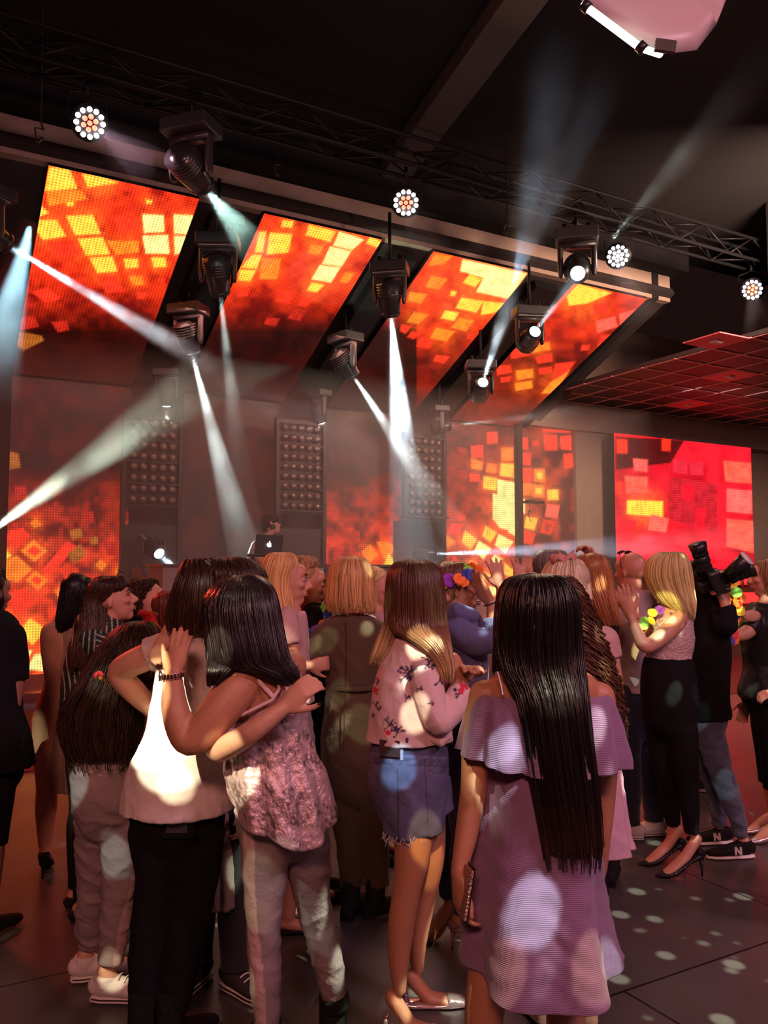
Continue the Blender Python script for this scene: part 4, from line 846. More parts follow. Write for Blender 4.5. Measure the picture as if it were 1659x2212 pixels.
    # garments
    def top(s, name, m, z0, z1, grow=.012, sleeve=(0, 0), sgrow=.014, fold=None, colf=None, taper=None, voxel=None, neck=0.0, thick_sleeve_end=None, extra=None):
        mb = MB(); rs = resample(s.tor, len(s.tor)*5); rs = [r for r in rs if z0 <= r[0].z <= z1]
        if len(rs) < 2: return None
        rr = []
        for c, a, b in rs:
            g = grow+(taper*max(0, 1-(c.z-z0)/.25) if taper else 0); rr.append((c, a+g, b+g))
        lo = rr[0]; hi = rs[0][0].z-z0
        mb.rings(loft_rings(rr, s.tang, 36))
        for sg, fr in zip((-1, 1), sleeve):
            if fr and sg in s.arms:
                pts, rad = s.arms[sg]; n = max(2, int(round(len(pts)*fr))); p = pts[:n]; r = [x+sgrow for x in rad[:n]]
                if thick_sleeve_end: r[-1] += thick_sleeve_end; r[-2] += thick_sleeve_end*.5
                mb.tube(p, r, 18, None, False); mb.ell(p[0], (r[0], r[0], r[0]), None, 16, 10)
                top_ = s.tor[-1][0]; c = Vector((top_.x, top_.y, p[0].z)); mb.tube([p[0], p[0]*.5+c*.5, c], [r[0]*.98, r[0]*1.02, r[0]*1.15], 14)
        if extra: extra(mb)
        return solid(mb, name, m, s.root, voxel or s.vox, 3, fold, colf)
    def pants(s, name, m, z_hem=.09, waist=None, grow=.012, flare=0.0, fold=None, colf=None, extra=None, legsc=1.0, cuff=None, hem={}):
        mb = MB(); waist = waist if waist else .60*s.H
        rs = [r for r in resample(s.tor, len(s.tor)*5) if r[0].z <= waist]
        if len(rs) > 1: mb.rings(loft_rings([(c, a+grow, b+grow) for c, a, b in s.under(rs)], s.tang, 32))
        for sg, (pts, rad) in s.legs.items():
            zh = hem.get(sg, z_hem); idx = [i for i, p in enumerate(pts) if p.z >= zh]; n = idx[-1]+1 if idx else len(pts); p = pts[:n]; r = []
            if n < len(pts) and pts[n-1].z > zh: t = (pts[n-1].z-zh)/max(pts[n-1].z-pts[n].z, 1e-5); p = p+[pts[n-1]*(1-t)+pts[n]*t]; rad_ = rad[:n]+[rad[n-1]]
            else: rad_ = rad[:n]
            for i, x in enumerate(rad_): t = i/(len(rad_)-1); r.append(x*legsc+grow+flare*t)
            mb.tube(p, r, 20, None, False); mb.ell(p[0], (r[0], r[0], r[0]), None, 14, 10)
            if cuff:
                e = p[-1]; d = (p[-2]-p[-1]).normalized(); q = MB(); q.tube([e-d*.004, e+d*cuff], [r[-1]+.010, r[-1]+.010], 24, None, False); solid(q, 'cuff', m, s.root, .007, 2)
        if extra: extra(mb)
        return solid(mb, name, m, s.root, s.vox, 9, fold, colf)
    def shoes(s, kind, m, sole=None, name=None):
        for sg, (A, fd, heel) in s.shoe_dir.items():
            q = MB(); sd = fd.cross(Vector((0, 0, 1))); P = lambda a, z: Vector((A.x, A.y, z+s.zb))+fd*a
            k = s.H/1.66
            if kind in ('sneaker', 'runner'):
                q.tube([P(-.055, .055), P(-.03, .058), P(.03, .05), P(.09, .04), P(.155, .034), P(.185, .03)], [(.030, .035), (.038, .045), (.040, .038), (.045, .028), (.040, .022), (.026, .018)], 18, None, True, flat=sd); q.tube([P(-.02, .06), P(-.018, .095)], [.042, .042], 16, None, False)
                t = solid(q, name or 'shoe', m, s.root, .006, 2)
                q = MB(); q.tube([P(-.062, .012), P(-.03, .012), P(.04, .012), P(.1, .012), P(.16, .012), P(.195, .012)], [(.030, .012), (.040, .012), (.041, .012), (.047, .012), (.043, .012), (.022, .012)], 20, None, True, flat=sd); q.build('sole', sole or mat('white_sole', (.8, .76, .74), .5), t)
                if kind == 'sneaker':
                    q = MB()
                    for j in range(4): c = P(.035+j*.022, .088-j*.010); q.tube([c-sd*.025, c+Vector((0, 0, .006)), c+sd*.025], .003, 6)
                    q.build('laces', mat('white_laces', (.85, .8, .78), .7), t)
                    q = MB(); q.tube([P(-.063, .018), P(-.03, .018), P(.04, .018), P(.1, .018), P(.16, .018), P(.197, .018)], [(.032, .0018), (.0418, .0018), (.0428, .0018), (.0488, .0018), (.0448, .0018), (.024, .0018)], 20, None, True, flat=sd); q.build('sole_stripe', mat('dark_stripe', (.05, .02, .03), .5), t)
            elif kind == 'pump':
                h = heel; pts = [P(-.045, h+.018), P(-.01, h*.9+.018), P(.05, h*.55+.016), P(.10, h*.12+.02), P(.15, .018), P(.20, .012)]
                q.tube(pts, [(.026, .020), (.030, .016), (.034, .014), (.040, .022), (.034, .018), (.008, .008)], 18, None, True, flat=sd)
                q.tube([P(-.05, h+.03), P(-.035, h+.04)], [(.028, .02), (.03, .02)], 14, None, True, flat=sd)
                t = solid(q, name or 'shoe', m, s.root, .005, 1)
                q = MB(); q.tube([P(-.045, h+.005), P(-.05, h*.5), P(-.05, .002)], [.014, .007, .005], 10, None, False); q.build('stiletto_heel', m, t)
            elif kind == 'flat':
                q.tube([P(-.05, .016), P(-.01, .016), P(.06, .015), P(.12, .018), P(.17, .016), P(.215, .010)], [(.028, .016), (.035, .014), (.038, .012), (.042, .016), (.032, .014), (.006, .006)], 18, None, True, flat=sd)
                q.tube([P(-.052, .03), P(-.045, .05)], [(.026, .012), (.024, .012)], 14, None, True, flat=sd); q.tube([P(.115, .03), P(.17, .022), P(.2, .012)], [(.038, .018), (.028, .013), (.006, .005)], 14, None, True, flat=sd)
                solid(q, name or 'shoe', m, s.root, .005, 1)
            elif kind == 'boot':
                q.tube([P(-.05, .04), P(-.01, .05), P(.06, .045), P(.13, .034), P(.175, .028)], [(.032, .036), (.038, .045), (.040, .036), (.042, .028), (.028, .02)], 18, None, True, flat=sd); q.tube([P(-.015, .05), P(-.012, .12), P(-.01, .20)], [.045, .046, .048], 16, None, False)
                t = solid(q, name or 'boot', m, s.root, .006, 2); q = MB(); q.box(P(-.045, .02), (.05, .05, .04), rotz(math.atan2(fd.y, fd.x))); q.build('heel', m, t, False)
    def hair(s, rows, cols, nstr=220, wave=0.0, wf=9, jag=.03, seed=1, rad=.0035, D=None, ripple=.03, cap=True, name='hair', taper=.35, rough=.34, matn='hair', sep=0.0, lat=None, capk=1.0):
        """rows: silhouette rows in the photo, top to bottom; cols: [(t, colour)...]"""
        rng = np.random.default_rng(seed); D = s.D if D is None else D; rs = rings_px(rows, D); n = max(len(rs)*6, 30); fine = resample(rs, n)
        def colr(t, j=0):
            for (t0, c0), (t1, c1) in zip(cols[:-1], cols[1:]):
                if t <= t1: f = max(0, min(1, (t-t0)/(t1-t0+1e-6))); c = [a*(1-f)+b*f for a, b in zip(c0, c1)]; break
            else: c = cols[-1][1]
            return tuple(max(0, x*(1+j)) for x in c)
        ph = rng.uniform(0, 6.28, 6)
        mb = MB(); segn = 72
        def mod(th, t): return ripple*min(1, t*4)*(math.sin(th*17+ph[0]+2*math.sin(t*3))+.7*math.sin(th*29+ph[1])+.5*math.sin(th*7+ph[2]+wave*40*math.sin(t*wf)))
        if cap and name == 'hair': k_ = s.k; mb.ell(s.hc+s.hR @ (Vector((0, -.024, .044))*k_), (.078*k_, .086*k_, .079*k_), s.hR, 28, 16, colr(.15))
        R_ = loft_rings(fine, 0, segn, mod); cs = [colr(i/(n-1)) for i in range(n)]
        mb.rings(R_, True, None, cs)
        def at(th, t):
            x = min(max(t, 0), 1)*(n-1); i = min(int(x), n-2); f = x-i; c = fine[i][0]*(1-f)+fine[i+1][0]*f; a = fine[i][1]*(1-f)+fine[i+1][1]*f; b = fine[i][2]*(1-f)+fine[i+1][2]*f
            return c, a, b
        for q_ in range(nstr):
            th = rng.uniform(0, 2*PI); t0 = rng.uniform(.0, .12) if rng.random() < .75 else rng.uniform(.1, .6); t1 = 1+rng.uniform(-.25, jag*4); out = rng.uniform(-.001, .006)+(.006*rng.random() if rng.random() < sep else 0); j = rng.uniform(-.38, .38); p1 = rng.uniform(0, 6.28); amp = wave*rng.uniform(.5, 1.3); drift = rng.normal(0, .12)
            K = 14 if wave < .01 else 26; pts = []; rr = []; cc = []
            for i in range(K):
                u = i/(K-1); t = t0+(t1-t0)*u; c, a, b = at(th, t); th2 = th+drift*u
                e = Vector(((a+out)*math.cos(th2), (b+out)*math.sin(th2), 0)); p = c+e
                if t > 1: p = p+Vector((0, 0, -1))*(t-1)*(rs[0][0].z-rs[-1][0].z); p = p-Vector((e.x, e.y, 0))*min(.3, (t-1)*1.2)
                if amp: w_ = amp*min(1, t*3); p = p+Vector((math.cos(t*wf*6.28/2+p1), .6*math.sin(t*wf*6.28/2+p1), 0))*w_
                pts.append(p); rr.append(rad*(1 if u < .6 else 1-(1-taper)*(u-.6)/.4)*(.5 if i == 0 else 1)); cc.append(colr(t, j))
            mb.tube(pts, rr, 5, None, False, cols=cc)
        return mb.build(name, hair_mat(matn, rough), s.root)
PEOPLE = {}
def W2(px, py, D, dd=0): return W(px, py, D+dd)
# ================================================================ garments, garlands
def garment(p, name, rows, m, D=None, seg=140, amp=.02, nf=11, seed=1, hem=None, thick=.003, colf=None, n=60, start=.15, fine=.002, cap=False, ruffle_edge=0):
    rng = np.random.default_rng(seed); rs = resample(rings_px(rows, p.D if D is None else D), n); ph = rng.uniform(0, 6.28, 5); q = MB(); R_ = []
    Dm = p.D if D is None else D
    for i, (c, a, b) in enumerate(rs):
        t = i/(n-1); ring = []
        for k in range(seg):
            th = 2*PI*k/seg; g = max(0, (t-start)/(1-start)); w_ = amp*g*(math.sin(nf*th+ph[0]+1.2*math.sin(2*th+ph[1])+.6*t)+.45*math.sin(nf*1.7*th+ph[2]))
            w_ += fine*math.sin(c.z*90+3*math.sin(th*5+ph[3]))*math.sin(th*6+c.z*14)
            dz = 0
            if hem:
                deg = math.degrees(th) % 360; hs = hem+[(hem[0][0]+360, hem[0][1])]
                for (d0, v0), (d1, v1) in zip(hs[:-1], hs[1:]):
                    if d0 <= deg <= d1: dz = v0+(v1-v0)*(.5-.5*math.cos(PI*(deg-d0)/(d1-d0))); break
                dz = -dz*Dm/FPX*max(0, (t-.5)/.5)**1.5
            if ruffle_edge and t > .9: w_ += ruffle_edge*(t-.9)*10*math.sin(th*60+ph[4])
            ring.append(Vector(c)+Vector(((a+w_)*math.cos(th), (b+w_)*math.sin(th), dz)))
        R_.append(ring)
    q.rings(R_, cap)
    if colf:
        C = colf(np.array(q.v, dtype=np.float32)); q.c = [tuple(map(float, x)) for x in C]
    o = q.build(name, m, p.root); md = o.modifiers.new('thickness', 'SOLIDIFY'); md.thickness = thick; md.offset = 0; return o
def pxy(co):
    v = co-np.array([0, 0, CAMH]); zc = v[:, 1]*math.cos(TH)+v[:, 2]*math.sin(TH); dn = v[:, 1]*math.sin(TH)-v[:, 2]*math.cos(TH)
    return 829.5+FPX*v[:, 0]/zc, 1106+FPX*dn/zc
FL = {'r': (.9, .03, .04), 'o': (1, .22, .02), 'y': (.95, .75, .05), 'g': (.25, .75, .08), 'b': (.05, .08, .5), 'p': (.3, .04, .55), 'm': (.85, .05, .35)}
def petal_mat(k): return mat('petal_'+k, FL[k], .55, bump=.2, bscale=80)
def flower(parent, P, r, k, nrm, seed=0):
    rr = random.Random(seed); q = MB(); nrm = Vector(nrm).normalized(); a = nrm.orthogonal().normalized(); b = nrm.cross(a); o0 = rr.uniform(0, 6)
    for j in range(5):
        t = o0+j*2*PI/5; d = a*math.cos(t)+b*math.sin(t); s_ = nrm.cross(d); vs = []
        for u, w_ in ((.0, .15), (.45, .55), (.85, .62), (1.1, .3)):
            c = P+d*u*r+nrm*(.25*r*math.sin(u*2.2)); vs += [c-s_*w_*r, c+nrm*.12*r, c+s_*w_*r]
        fs = []
        for i in range(3):
            k0 = i*3; fs += [(k0, k0+1, k0+4, k0+3), (k0+1, k0+2, k0+5, k0+4)]
        q.add(vs, fs)
    q.ell(P+nrm*.1*r, (r*.22,)*3, None, 8, 6); q.build('flower', petal_mat(k), parent)
def lei(label, pts, ks, r=.024, nrm=(0, -1, .2), n=None, cat='flower garland', name='flower_garland', double=False):
    pts = [Vector(p) for p in pts]; o = thing(name, label, cat, pts[0]); n = n or len(ks); v = interp([tuple(p) for p in pts], n)
    q = MB(); q.tube([Vector(x) for x in v], .003, 6); q.build('string', mat('lei_string', (.3, .5, .2), .8), o)
    for i in range(n):
        j = Vector((random.uniform(-.6, .6), random.uniform(-.4, .1), random.uniform(-.4, .4)))*r
        flower(o, Vector(v[i])+j, r*random.uniform(.85, 1.15), ks[i % len(ks)], Vector(nrm)+Vector((random.uniform(-.6, .6), 0, random.uniform(-.5, .5))), i)
        if double: flower(o, Vector(v[i])+Vector((r*1.5*(1 if i % 2 else -1), .01, 0))-j, r, ks[(i*3+1) % len(ks)], Vector(nrm)+Vector((random.uniform(-.6, .6), 0, random.uniform(-.5, .5))), i+50)
    return o
def neck_loop(P, rx, ry, drop, n=9, a0=0, a1=360):
    return [P+Vector((rx*math.cos(math.radians(a)), ry*math.sin(math.radians(a)), -drop*(.5-.5*math.sin(math.radians(a))))) for a in np.linspace(a0, a1, n)]
BLK = (.016, .012, .012); DBR = (.030, .014, .010); MBR = (.075, .030, .018); BLD = (.62, .34, .14); BLD2 = (.75, .55, .26); RED_ = (.16, .04, .022); ASH = (.5, .42, .33)
# ================================================================ the crowd, near to far
# ---- girl in the lavender dress
p = Person('girl seen from behind in lavender ruffled dress with waist long black hair', 2.25, 1165, 1.56, 5, 'tan', head=(1160, 1338), hyaw=4, voxel=.006, name='person',
  torso=[(1425, 1125, 1195, .05, 0), (1445, 1090, 1258, .07, 0), (1475, 1045, 1298, .085, 0), (1520, 1035, 1302, .09, 0), (1600, 1050, 1295, .09, 0), (1700, 1065, 1280, .09, 0), (1800, 1060, 1285, .10, 0), (1900, 1055, 1295, .11, 0), (2000, 1065, 1290, .11, 0), (2060, 1080, 1280, .09, 0)])
p.arm(-1, [(1046, 1502, 0, 33), (1031, 1600, 0, 33), (1024, 1700, -.02, 29), (1008, 1800, -.05, 25), (990, 1885, -.07, 17)], hd=(Vector((-.02, -.05, -1)), Vector((1, .3, 0)), 1), curl=32, hk=.98, thumb=25)
p.arm(1, [(1296, 1506, 0, 33), (1303, 1600, 0, 32), (1303, 1700, .03, 28), (1297, 1800, .06, 23), (1294, 1880, .09, 17)], hd=(Vector((0, 0, -1)), Vector((-1, .3, 0)), -1), curl=25)
p.leg(-1, [(1085, 1970, 0, 56), (1062, 2080, 0, 48), (1046, 2190, 0, 41), (1046, 2300, .01, 36), (1046, 2440, .03, 20)]); p.leg(1, [(1232, 1970, 0, 56), (1228, 2080, 0, 48), (1222, 2190, 0, 41), (1222, 2300, .01, 36), (1222, 2440, .03, 20)])
p.finish(.96)
def seer():
    m = mat('lavender_seersucker', (.27, .145, .275), .9, var=.14, vscale=9, bump=.0, sheen=.3)
    nt, lk = m.node_tree.nodes, m.node_tree.links; tc = nt.new('ShaderNodeTexCoord'); wv = nt.new('ShaderNodeTexWave'); wv.bands_direction = 'Z'; wv.inputs['Scale'].default_value = 72; wv.inputs['Distortion'].default_value = .6; wv.inputs['Detail'].default_value = 2
    n = nt.new('ShaderNodeTexNoise'); n.inputs['Scale'].default_value = 12; lk.new(tc.outputs['Object'], wv.inputs[0]); lk.new(tc.outputs['Object'], n.inputs[0])
    ad = nt.new('ShaderNodeMath'); ad.operation = 'MULTIPLY_ADD'; ad.inputs[1].default_value = .4; lk.new(wv.outputs[0], ad.inputs[0]); lk.new(n.outputs[0], ad.inputs[2])
    bp = nt.new('ShaderNodeBump'); bp.inputs['Strength'].default_value = .55; bp.inputs['Distance'].default_value = .004; lk.new(ad.outputs[0], bp.inputs['Height']); lk.new(bp.outputs[0], nt['Principled BSDF'].inputs['Normal']); return m
SEER = seer()
garment(p, 'dress', [(1508, 1040, 1306, .105, 0), (1560, 1042, 1304, .11, 0), (1640, 1052, 1290, .12, 0), (1750, 1040, 1290, .14, 0), (1850, 1022, 1298, .165, 0), (1950, 1009, 1309, .185, 0), (2050, 1003, 1328, .20, 0), (2092, 1000, 1338, .205, 0)], SEER, amp=.026, nf=5, seed=4, hem=[(0, -12), (90, 0), (180, -14), (270, 14)], n=90, fine=.003)
garment(p, 'ruffle', [(1497, 1033, 1312, .110, 0), (1505, 1024, 1320, .125, 0), (1530, 1014, 1330, .14, 0), (1570, 1004, 1340, .155, 0), (1605, 998, 1348, .165, 0), (1634, 995, 1352, .17, 0)], SEER, amp=.013, nf=13, seed=9, n=36, fine=.001, start=.05, ruffle_edge=.003, hem=[(0, 12), (90, 0), (180, -12), (270, 14)])
q = MB(); q.tube([W(1075, 1452, 2.17), W(1082, 1478, 2.155), W(1086, 1500, 2.145)], .0022, 6); q.build('clear_strap', mat('clear_strap', (.8, .7, .7), .2), p.root)
p.hair([(1240, 1148, 1166, .02, .0), (1242, 1132, 1182, .05, .0), (1248, 1110, 1204, .08, .0), (1260, 1093, 1224, .10, 0), (1292, 1081, 1238, .118, 0), (1327, 1077, 1243, .115, -.01), (1378, 1074, 1248, .10, -.02), (1440, 1082, 1254, .075, -.05), (1500, 1116, 1262, .055, -.105), (1580, 1132, 1270, .05, -.125), (1650, 1142, 1278, .05, -.135), (1750, 1162, 1290, .045, -.15), (1835, 1178, 1296, .03, -.16)],
  [(0, (.011, .008, .008)), (.88, (.011, .008, .008)), (1.04, (.045, .018, .012)), (1.3, (.12, .05, .032))], nstr=620, jag=.02, seed=3, rad=.0032, rough=.27, matn='glossy_hair', sep=.3)
p.hair([(1370, 1073, 1100, .03, -.02), (1410, 1068, 1096, .022, -.03), (1450, 1066, 1082, .012, -.04)], [(0, BLK), (1, BLK)], nstr=40, name='hair_lock', seed=5, rad=.003, matn='glossy_hair')
q = MB(); a_ = W(1004, 1925, 2.15); R_ = Matrix.Rotation(.16, 3, 'Y') @ rotz(.25); q.box(a_, (.010, .066, .125), R_)
o = thing('mobile_phone', 'mobile phone in glittering case held in the hand beside the lavender dress', 'phone', a_); q.build('case', mat('gold_case', (.65, .42, .3), .2, .9, bump=.6, bscale=120), o, False, .004)
q = MB(); q.box(a_+R_ @ Vector((.0068, 0, 0)), (.0012, .062, .135), R_); q.build('glass_screen', mat('phone_glass', (.02, .02, .025), .05), o, False)
# ---- woman with black bob-length hair, silver tank (hugging)
p = Person('woman with long straight black hair in silver pink tank top hugging the woman in white', 2.66, 590, 1.58, 60, 'tan', head=(528, 1318), hyaw=-60, hroll=-8, voxel=.006,
  torso=[(1392, 560, 605, .05, 0), (1412, 532, 622, .075, 0), (1440, 515, 636, .09, 0), (1500, 508, 652, .095, 0), (1550, 512, 658, .10, 0), (1600, 505, 664, .105, 0), (1650, 500, 685, .115, 0), (1700, 502, 700, .13, 0), (1750, 510, 708, .125, 0), (1795, 518, 706, .105, 0)])
p.arm(-1, [(527, 1470, -.07, 44), (480, 1530, -.11, 43), (425, 1592, -.13, 36), (398, 1590, -.13, 32), (378, 1530, -.12, 29), (373, 1462, -.08, 20)], hd=(Vector((.16, .12, 1)), Vector((.1, 1, -.1)), 1), curl=9, hk=.98, spread=.7, thumb=32)
p.arm(1, [(625, 1440, .1, 38), (600, 1500, .22, 34), (520, 1480, .33, 28), (450, 1440, .34, 22), (420, 1420, .3, 18)])
p.leg(-1, [(577, 1790, -.02, 52), (572, 1870, -.02, 45), (570, 1960, -.02, 35), (570, 2030, -.02, 31), (574, 2130, 0, 29), (578, 2240, .02, 20)], toe=(.5, -.9, 0)); p.leg(1, [(655, 1790, .04, 50), (667, 1870, .08, 43), (676, 1950, .12, 33), (692, 2010, .15, 29), (710, 2085, .17, 28), (725, 2180, .2, 20)], toe=(.7, -.5, 0))
p.finish(.97)
def stripe8(co):
    X, Y = pxy(co); xc = np.interp(Y, [1755, 1900, 2000, 2100, 2200], [536, 538, 545, 556, 564]); k = (np.abs(X-xc) < 12)[:, None]
    return np.where(k, np.array([[.62, .42, .38]]), np.array([[.31, .23, .235]]))
p.pants('trousers', mat('grey_trousers_stripe', (.4, .3, .3), .85, attr='Col', bump=.2, bscale=70, var=.12), z_hem=.155, hem={-1: .155, 1: .155}, waist=.86, grow=.006, fold=folds(.0045, (12, 12, 22), 2), colf=stripe8, cuff=.045)
p.shoes('boot', mat('black_suede', (.012, .010, .011), .8))
def tankc(co):
    X, Y = pxy(co); a = vnoise(X/2.3, Y/9.0, 4)*.6+vnoise(X/9, Y/2.5, 6)*.4; b = vnoise(X/34, Y/30, 9); k = np.clip((a-.58+(.42-b)*.5)/.10, 0, 1)[:, None]
    return np.array([[.62, .42, .42]])*(1-k*.7)
TANK = mat('silver_foil_jersey', (.6, .4, .4), .34, .35, attr='Col', bump=.5, bscale=45)
garment(p, 'tank_top', [(1430, 606, 640, .085, 0), (1460, 604, 648, .10, 0), (1495, 600, 656, .108, 0), (1515, 572, 660, .112, 0), (1535, 528, 663, .114, 0), (1570, 508, 666, .116, 0), (1620, 494, 682, .122, 0), (1660, 488, 704, .145, 0), (1700, 493, 718, .160, 0), (1740, 503, 729, .170, 0)], TANK, amp=.007, nf=9, seed=2, hem=[(0, 15), (90, -20), (180, -36), (240, 25), (300, 62)], n=80, colf=tankc, seg=200, fine=.002)
q = MB(); q.tube([W(x, y, 2.66+d) for x, y, d in ((520, 1428, -.085), (553, 1416, -.085), (582, 1428, -.09), (600, 1458, -.105), (603, 1488, -.112), (588, 1512, -.116), (548, 1532, -.118), (522, 1545, -.112))], .0055, 8); q.build('armhole_trim', mat('pale_trim', (.7, .5, .5), .5), p.root)
q = MB(); q.tube([W(x, y, 2.66+d) for x, y, d in ((512, 1434, -.095), (540, 1452, -.103), (565, 1478, -.108), (592, 1508, -.116))], [(.0075, .002)]*4, 8, None, True, flat=(.6, 0, .8)); q.build('bra_strap', mat('pink_strap', (.75, .5, .55), .5), p.root)
p.hair([(1243, 505, 545, .03, .02), (1250, 485, 568, .07, .02), (1270, 462, 586, .105, 0), (1302, 443, 597, .125, -.01), (1350, 444, 606, .128, -.02), (1400, 452, 616, .12, -.04), (1428, 458, 626, .11, -.05), (1450, 540, 642, .08, -.06), (1470, 596, 642, .06, -.07)],
  [(0, (.020, .011, .013)), (1, BLK)], nstr=520, jag=.006, seed=11, rad=.0036, rough=.25, matn='glossy_hair')
p.hair([(1380, 448, 560, .04, -.07), (1420, 453, 535, .035, -.09), (1450, 452, 500, .03, -.12), (1480, 450, 466, .012, -.13)], [(0, BLK), (1, BLK)], nstr=160, name='hair_lock', seed=15, rad=.0035, matn='glossy_hair', jag=.01)
# watch on the raised wrist
wc = W(373, 1459, 2.57); o = thing('wrist_watch', 'metal bracelet watch on the raised wrist over the white tee', 'watch', wc); q = MB()
for k_ in range(22):
    t = 2*PI*k_/22; q.box(wc+Vector((.035*math.cos(t), .035*math.sin(t), .004*math.cos(t))), (.007, .004, .016), rotz(t+PI/2))
q.build('bracelet', mat('steel', (.7, .55, .5), .2, 1), o, False, .001)
q = MB(); c_ = wc+Vector((-.034, -.014, 0)); q.disk(c_, (-1, -.4, 0), .016, .008); q.build('dial_case', mat('steel', (0, 0, 0)), o)
# ---- woman with ponytail, white tee
p = Person('woman with dark ponytail in white tee and black trousers hugging, phone in back pocket', 2.88, 390, 1.63, 25, 'fair', head=(500, 1280), hyaw=55, hroll=14, voxel=.006,
  torso=[(1350, 400, 460, .05, 0), (1366, 372, 476, .075, 0), (1400, 350, 482, .09, 0), (1450, 346, 484, .10, 0), (1500, 340, 488, .105, 0), (1560, 326, 492, .105, 0), (1620, 308, 488, .11, 0), (1680, 294, 484, .125, 0), (1740, 288, 480, .135, 0), (1795, 292, 474, .115, 0)])
p.arm(-1, [(362, 1402, 0, 31), (305, 1424, .0, 30), (263, 1446, .03, 27), (262, 1464, .04, 26), (292, 1496, .06, 25), (335, 1540, .12, 17)], curl=20)
p.arm(1, [(470, 1412, .02, 32), (482, 1520, -.16, 31), (470, 1610, -.30, 28), (490, 1612, -.35, 27), (545, 1580, -.42, 24), (612, 1530, -.42, 17)], hd=(Vector((.62, -.1, .62)), Vector((.3, 1, -.3)), -1), curl=36, hk=.95, spread=.5, nails=True)
p.leg(-1, [(338, 1800, 0, 52), (343, 1900, 0, 42), (324, 2000, .0, 34), (312, 2106, 0, 27), (311, 2182, 0, 21)], toe=(.3, 1, 0)); p.leg(1, [(424, 1800, 0, 53), (422, 1900, 0, 42), (403, 2000, 0, 38), (386, 2106, 0, 30), (375, 2182, 0, 24)], toe=(.6, .8, 0))
p.finish(.96)
BT = mat('black_trousers', (.006, .005, .006), .95, bump=.2, bscale=40)
p.pants('trousers', BT, z_hem=.075, waist=.93, grow=.010, fold=folds(.004, (14, 14, 22), 4))
p.shoes('boot', mat('black_fluffy', (.012, .010, .011), .95, bump=1, bscale=90))
WT = mat('white_jersey', (.72, .58, .56), .85, bump=.35, bscale=26, sheen=.2)
p.top('tee_shirt', WT, .79, 1.42, grow=.012, sleeve=(.18, .45), sgrow=.010, taper=.03, fold=folds(.0055, (16, 16, 11), 6), voxel=.006)
p.hair([(1204, 468, 512, .03, 0), (1210, 445, 538, .07, 0), (1226, 428, 562, .105, 0), (1250, 425, 574, .115, 0), (1290, 428, 565, .11, 0), (1330, 440, 530, .09, 0), (1350, 450, 505, .06, 0)], [(0, DBR), (1, DBR)], nstr=300, jag=0, seed=21, rad=.003, rough=.33)
p.hair([(1206, 412, 428, .015, -.06), (1214, 402, 446, .03, -.07), (1235, 392, 456, .045, -.09), (1270, 380, 460, .055, -.10), (1310, 368, 462, .055, -.10), (1340, 364, 462, .05, -.10), (1362, 366, 458, .04, -.10)], [(0, DBR), (.5, (.04, .018, .012)), (1.1, (.07, .03, .02))], nstr=260, jag=.04, seed=22, rad=.003, name='ponytail', sep=.4, rough=.33)
q = MB(); q.tube([W(444, 1212, 2.79), W(452, 1222, 2.79), W(452, 1234, 2.79)], .012, 10); q.build('hair_tie', m_plastic(), p.root)
o = thing('mobile_phone', 'dark phone with silver rim sticking out of the black trouser back pocket', 'phone', W(383, 1740, 2.742)); q = MB(); cpx = W(383, 1766, 2.744); q.box(cpx, (.078, .010, .105), rotz(.05)); q.build('metal_rim', mat('steel', (0, 0, 0)), o, False, .010)
q = MB(); q.box(cpx-Vector((0, .0055, 0)), (.068, .002, .095), rotz(.05)); q.build('glass_back', mat('phone_back', (.05, .05, .05), .15), o, False, .002)
q = MB(); q.box(W(386, 1779, 2.744), (.105, .012, .095), rotz(.05)); q.build('back_pocket', BT, p.root, False, .004)
# ---- floral blouse woman
p = Person('woman with long brown to blonde hair in floral blouse and frayed denim shorts', 3.0, 885, 1.62, 72, 'tan', head=(903, 1279), hyaw=78, voxel=.006,
  torso=[(1362, 880, 925, .05, 0), (1380, 852, 940, .08, 0), (1420, 832, 946, .10, 0), (1470, 822, 944, .11, 0), (1520, 818, 942, .115, 0), (1570, 818, 948, .11, 0), (1600, 812, 955, .115, 0), (1650, 804, 960, .13, 0), (1700, 806, 958, .13, 0), (1750, 822, 956, .12, 0), (1790, 842, 952, .10, 0)])
p.arm(1, [(918, 1418, -.06, 26), (924, 1480, -.13, 25), (940, 1545, -.16, 22), (958, 1552, -.15, 21), (985, 1518, -.12, 18), (1000, 1485, -.08, 13)], hd=(Vector((-.25, .1, .8)), Vector((-.5, .8, 0)), 1), curl=25, hk=.95)
p.arm(-1, [(900, 1412, .11, 26), (935, 1480, .14, 22), (965, 1490, .10, 19), (990, 1462, .0, 14)])
p.leg(1, [(893, 1780, -.05, 43), (890, 1850, -.05, 38), (879, 1920, -.05, 30), (868, 1990, -.04, 29), (862, 2060, -.03, 24), (863, 2137, -.03, 14)], toe=(1, -.22, 0)); p.leg(-1, [(922, 1780, .08, 40), (925, 1850, .08, 35), (918, 1920, .1, 27), (905, 1985, .12, 26), (900, 2045, .13, 20), (902, 2092, .15, 13)], toe=(1, .05, 0))
p.finish(.96)
SPR = [(881, 1456, 26, 12), (926, 1428, 22, 9), (949, 1471, 16, 7), (972, 1451, 12, 6), (812, 1525, 14, 7), (878, 1509, 12, 5), (842, 1565, 20, 8), (860, 1582, 18, 9), (853, 1365, 12, 4), (888, 1373, 12, 4), (905, 1490, 10, 5), (930, 1520, 10, 4), (820, 1470, 12, 5), (990, 1500, 10, 5)]
REDS = [(810, 1447, 7), (812, 1465, 5), (809, 1492, 8), (838, 1583, 6), (1003, 1478, 11), (996, 1492, 7), (812, 1420, 4)]
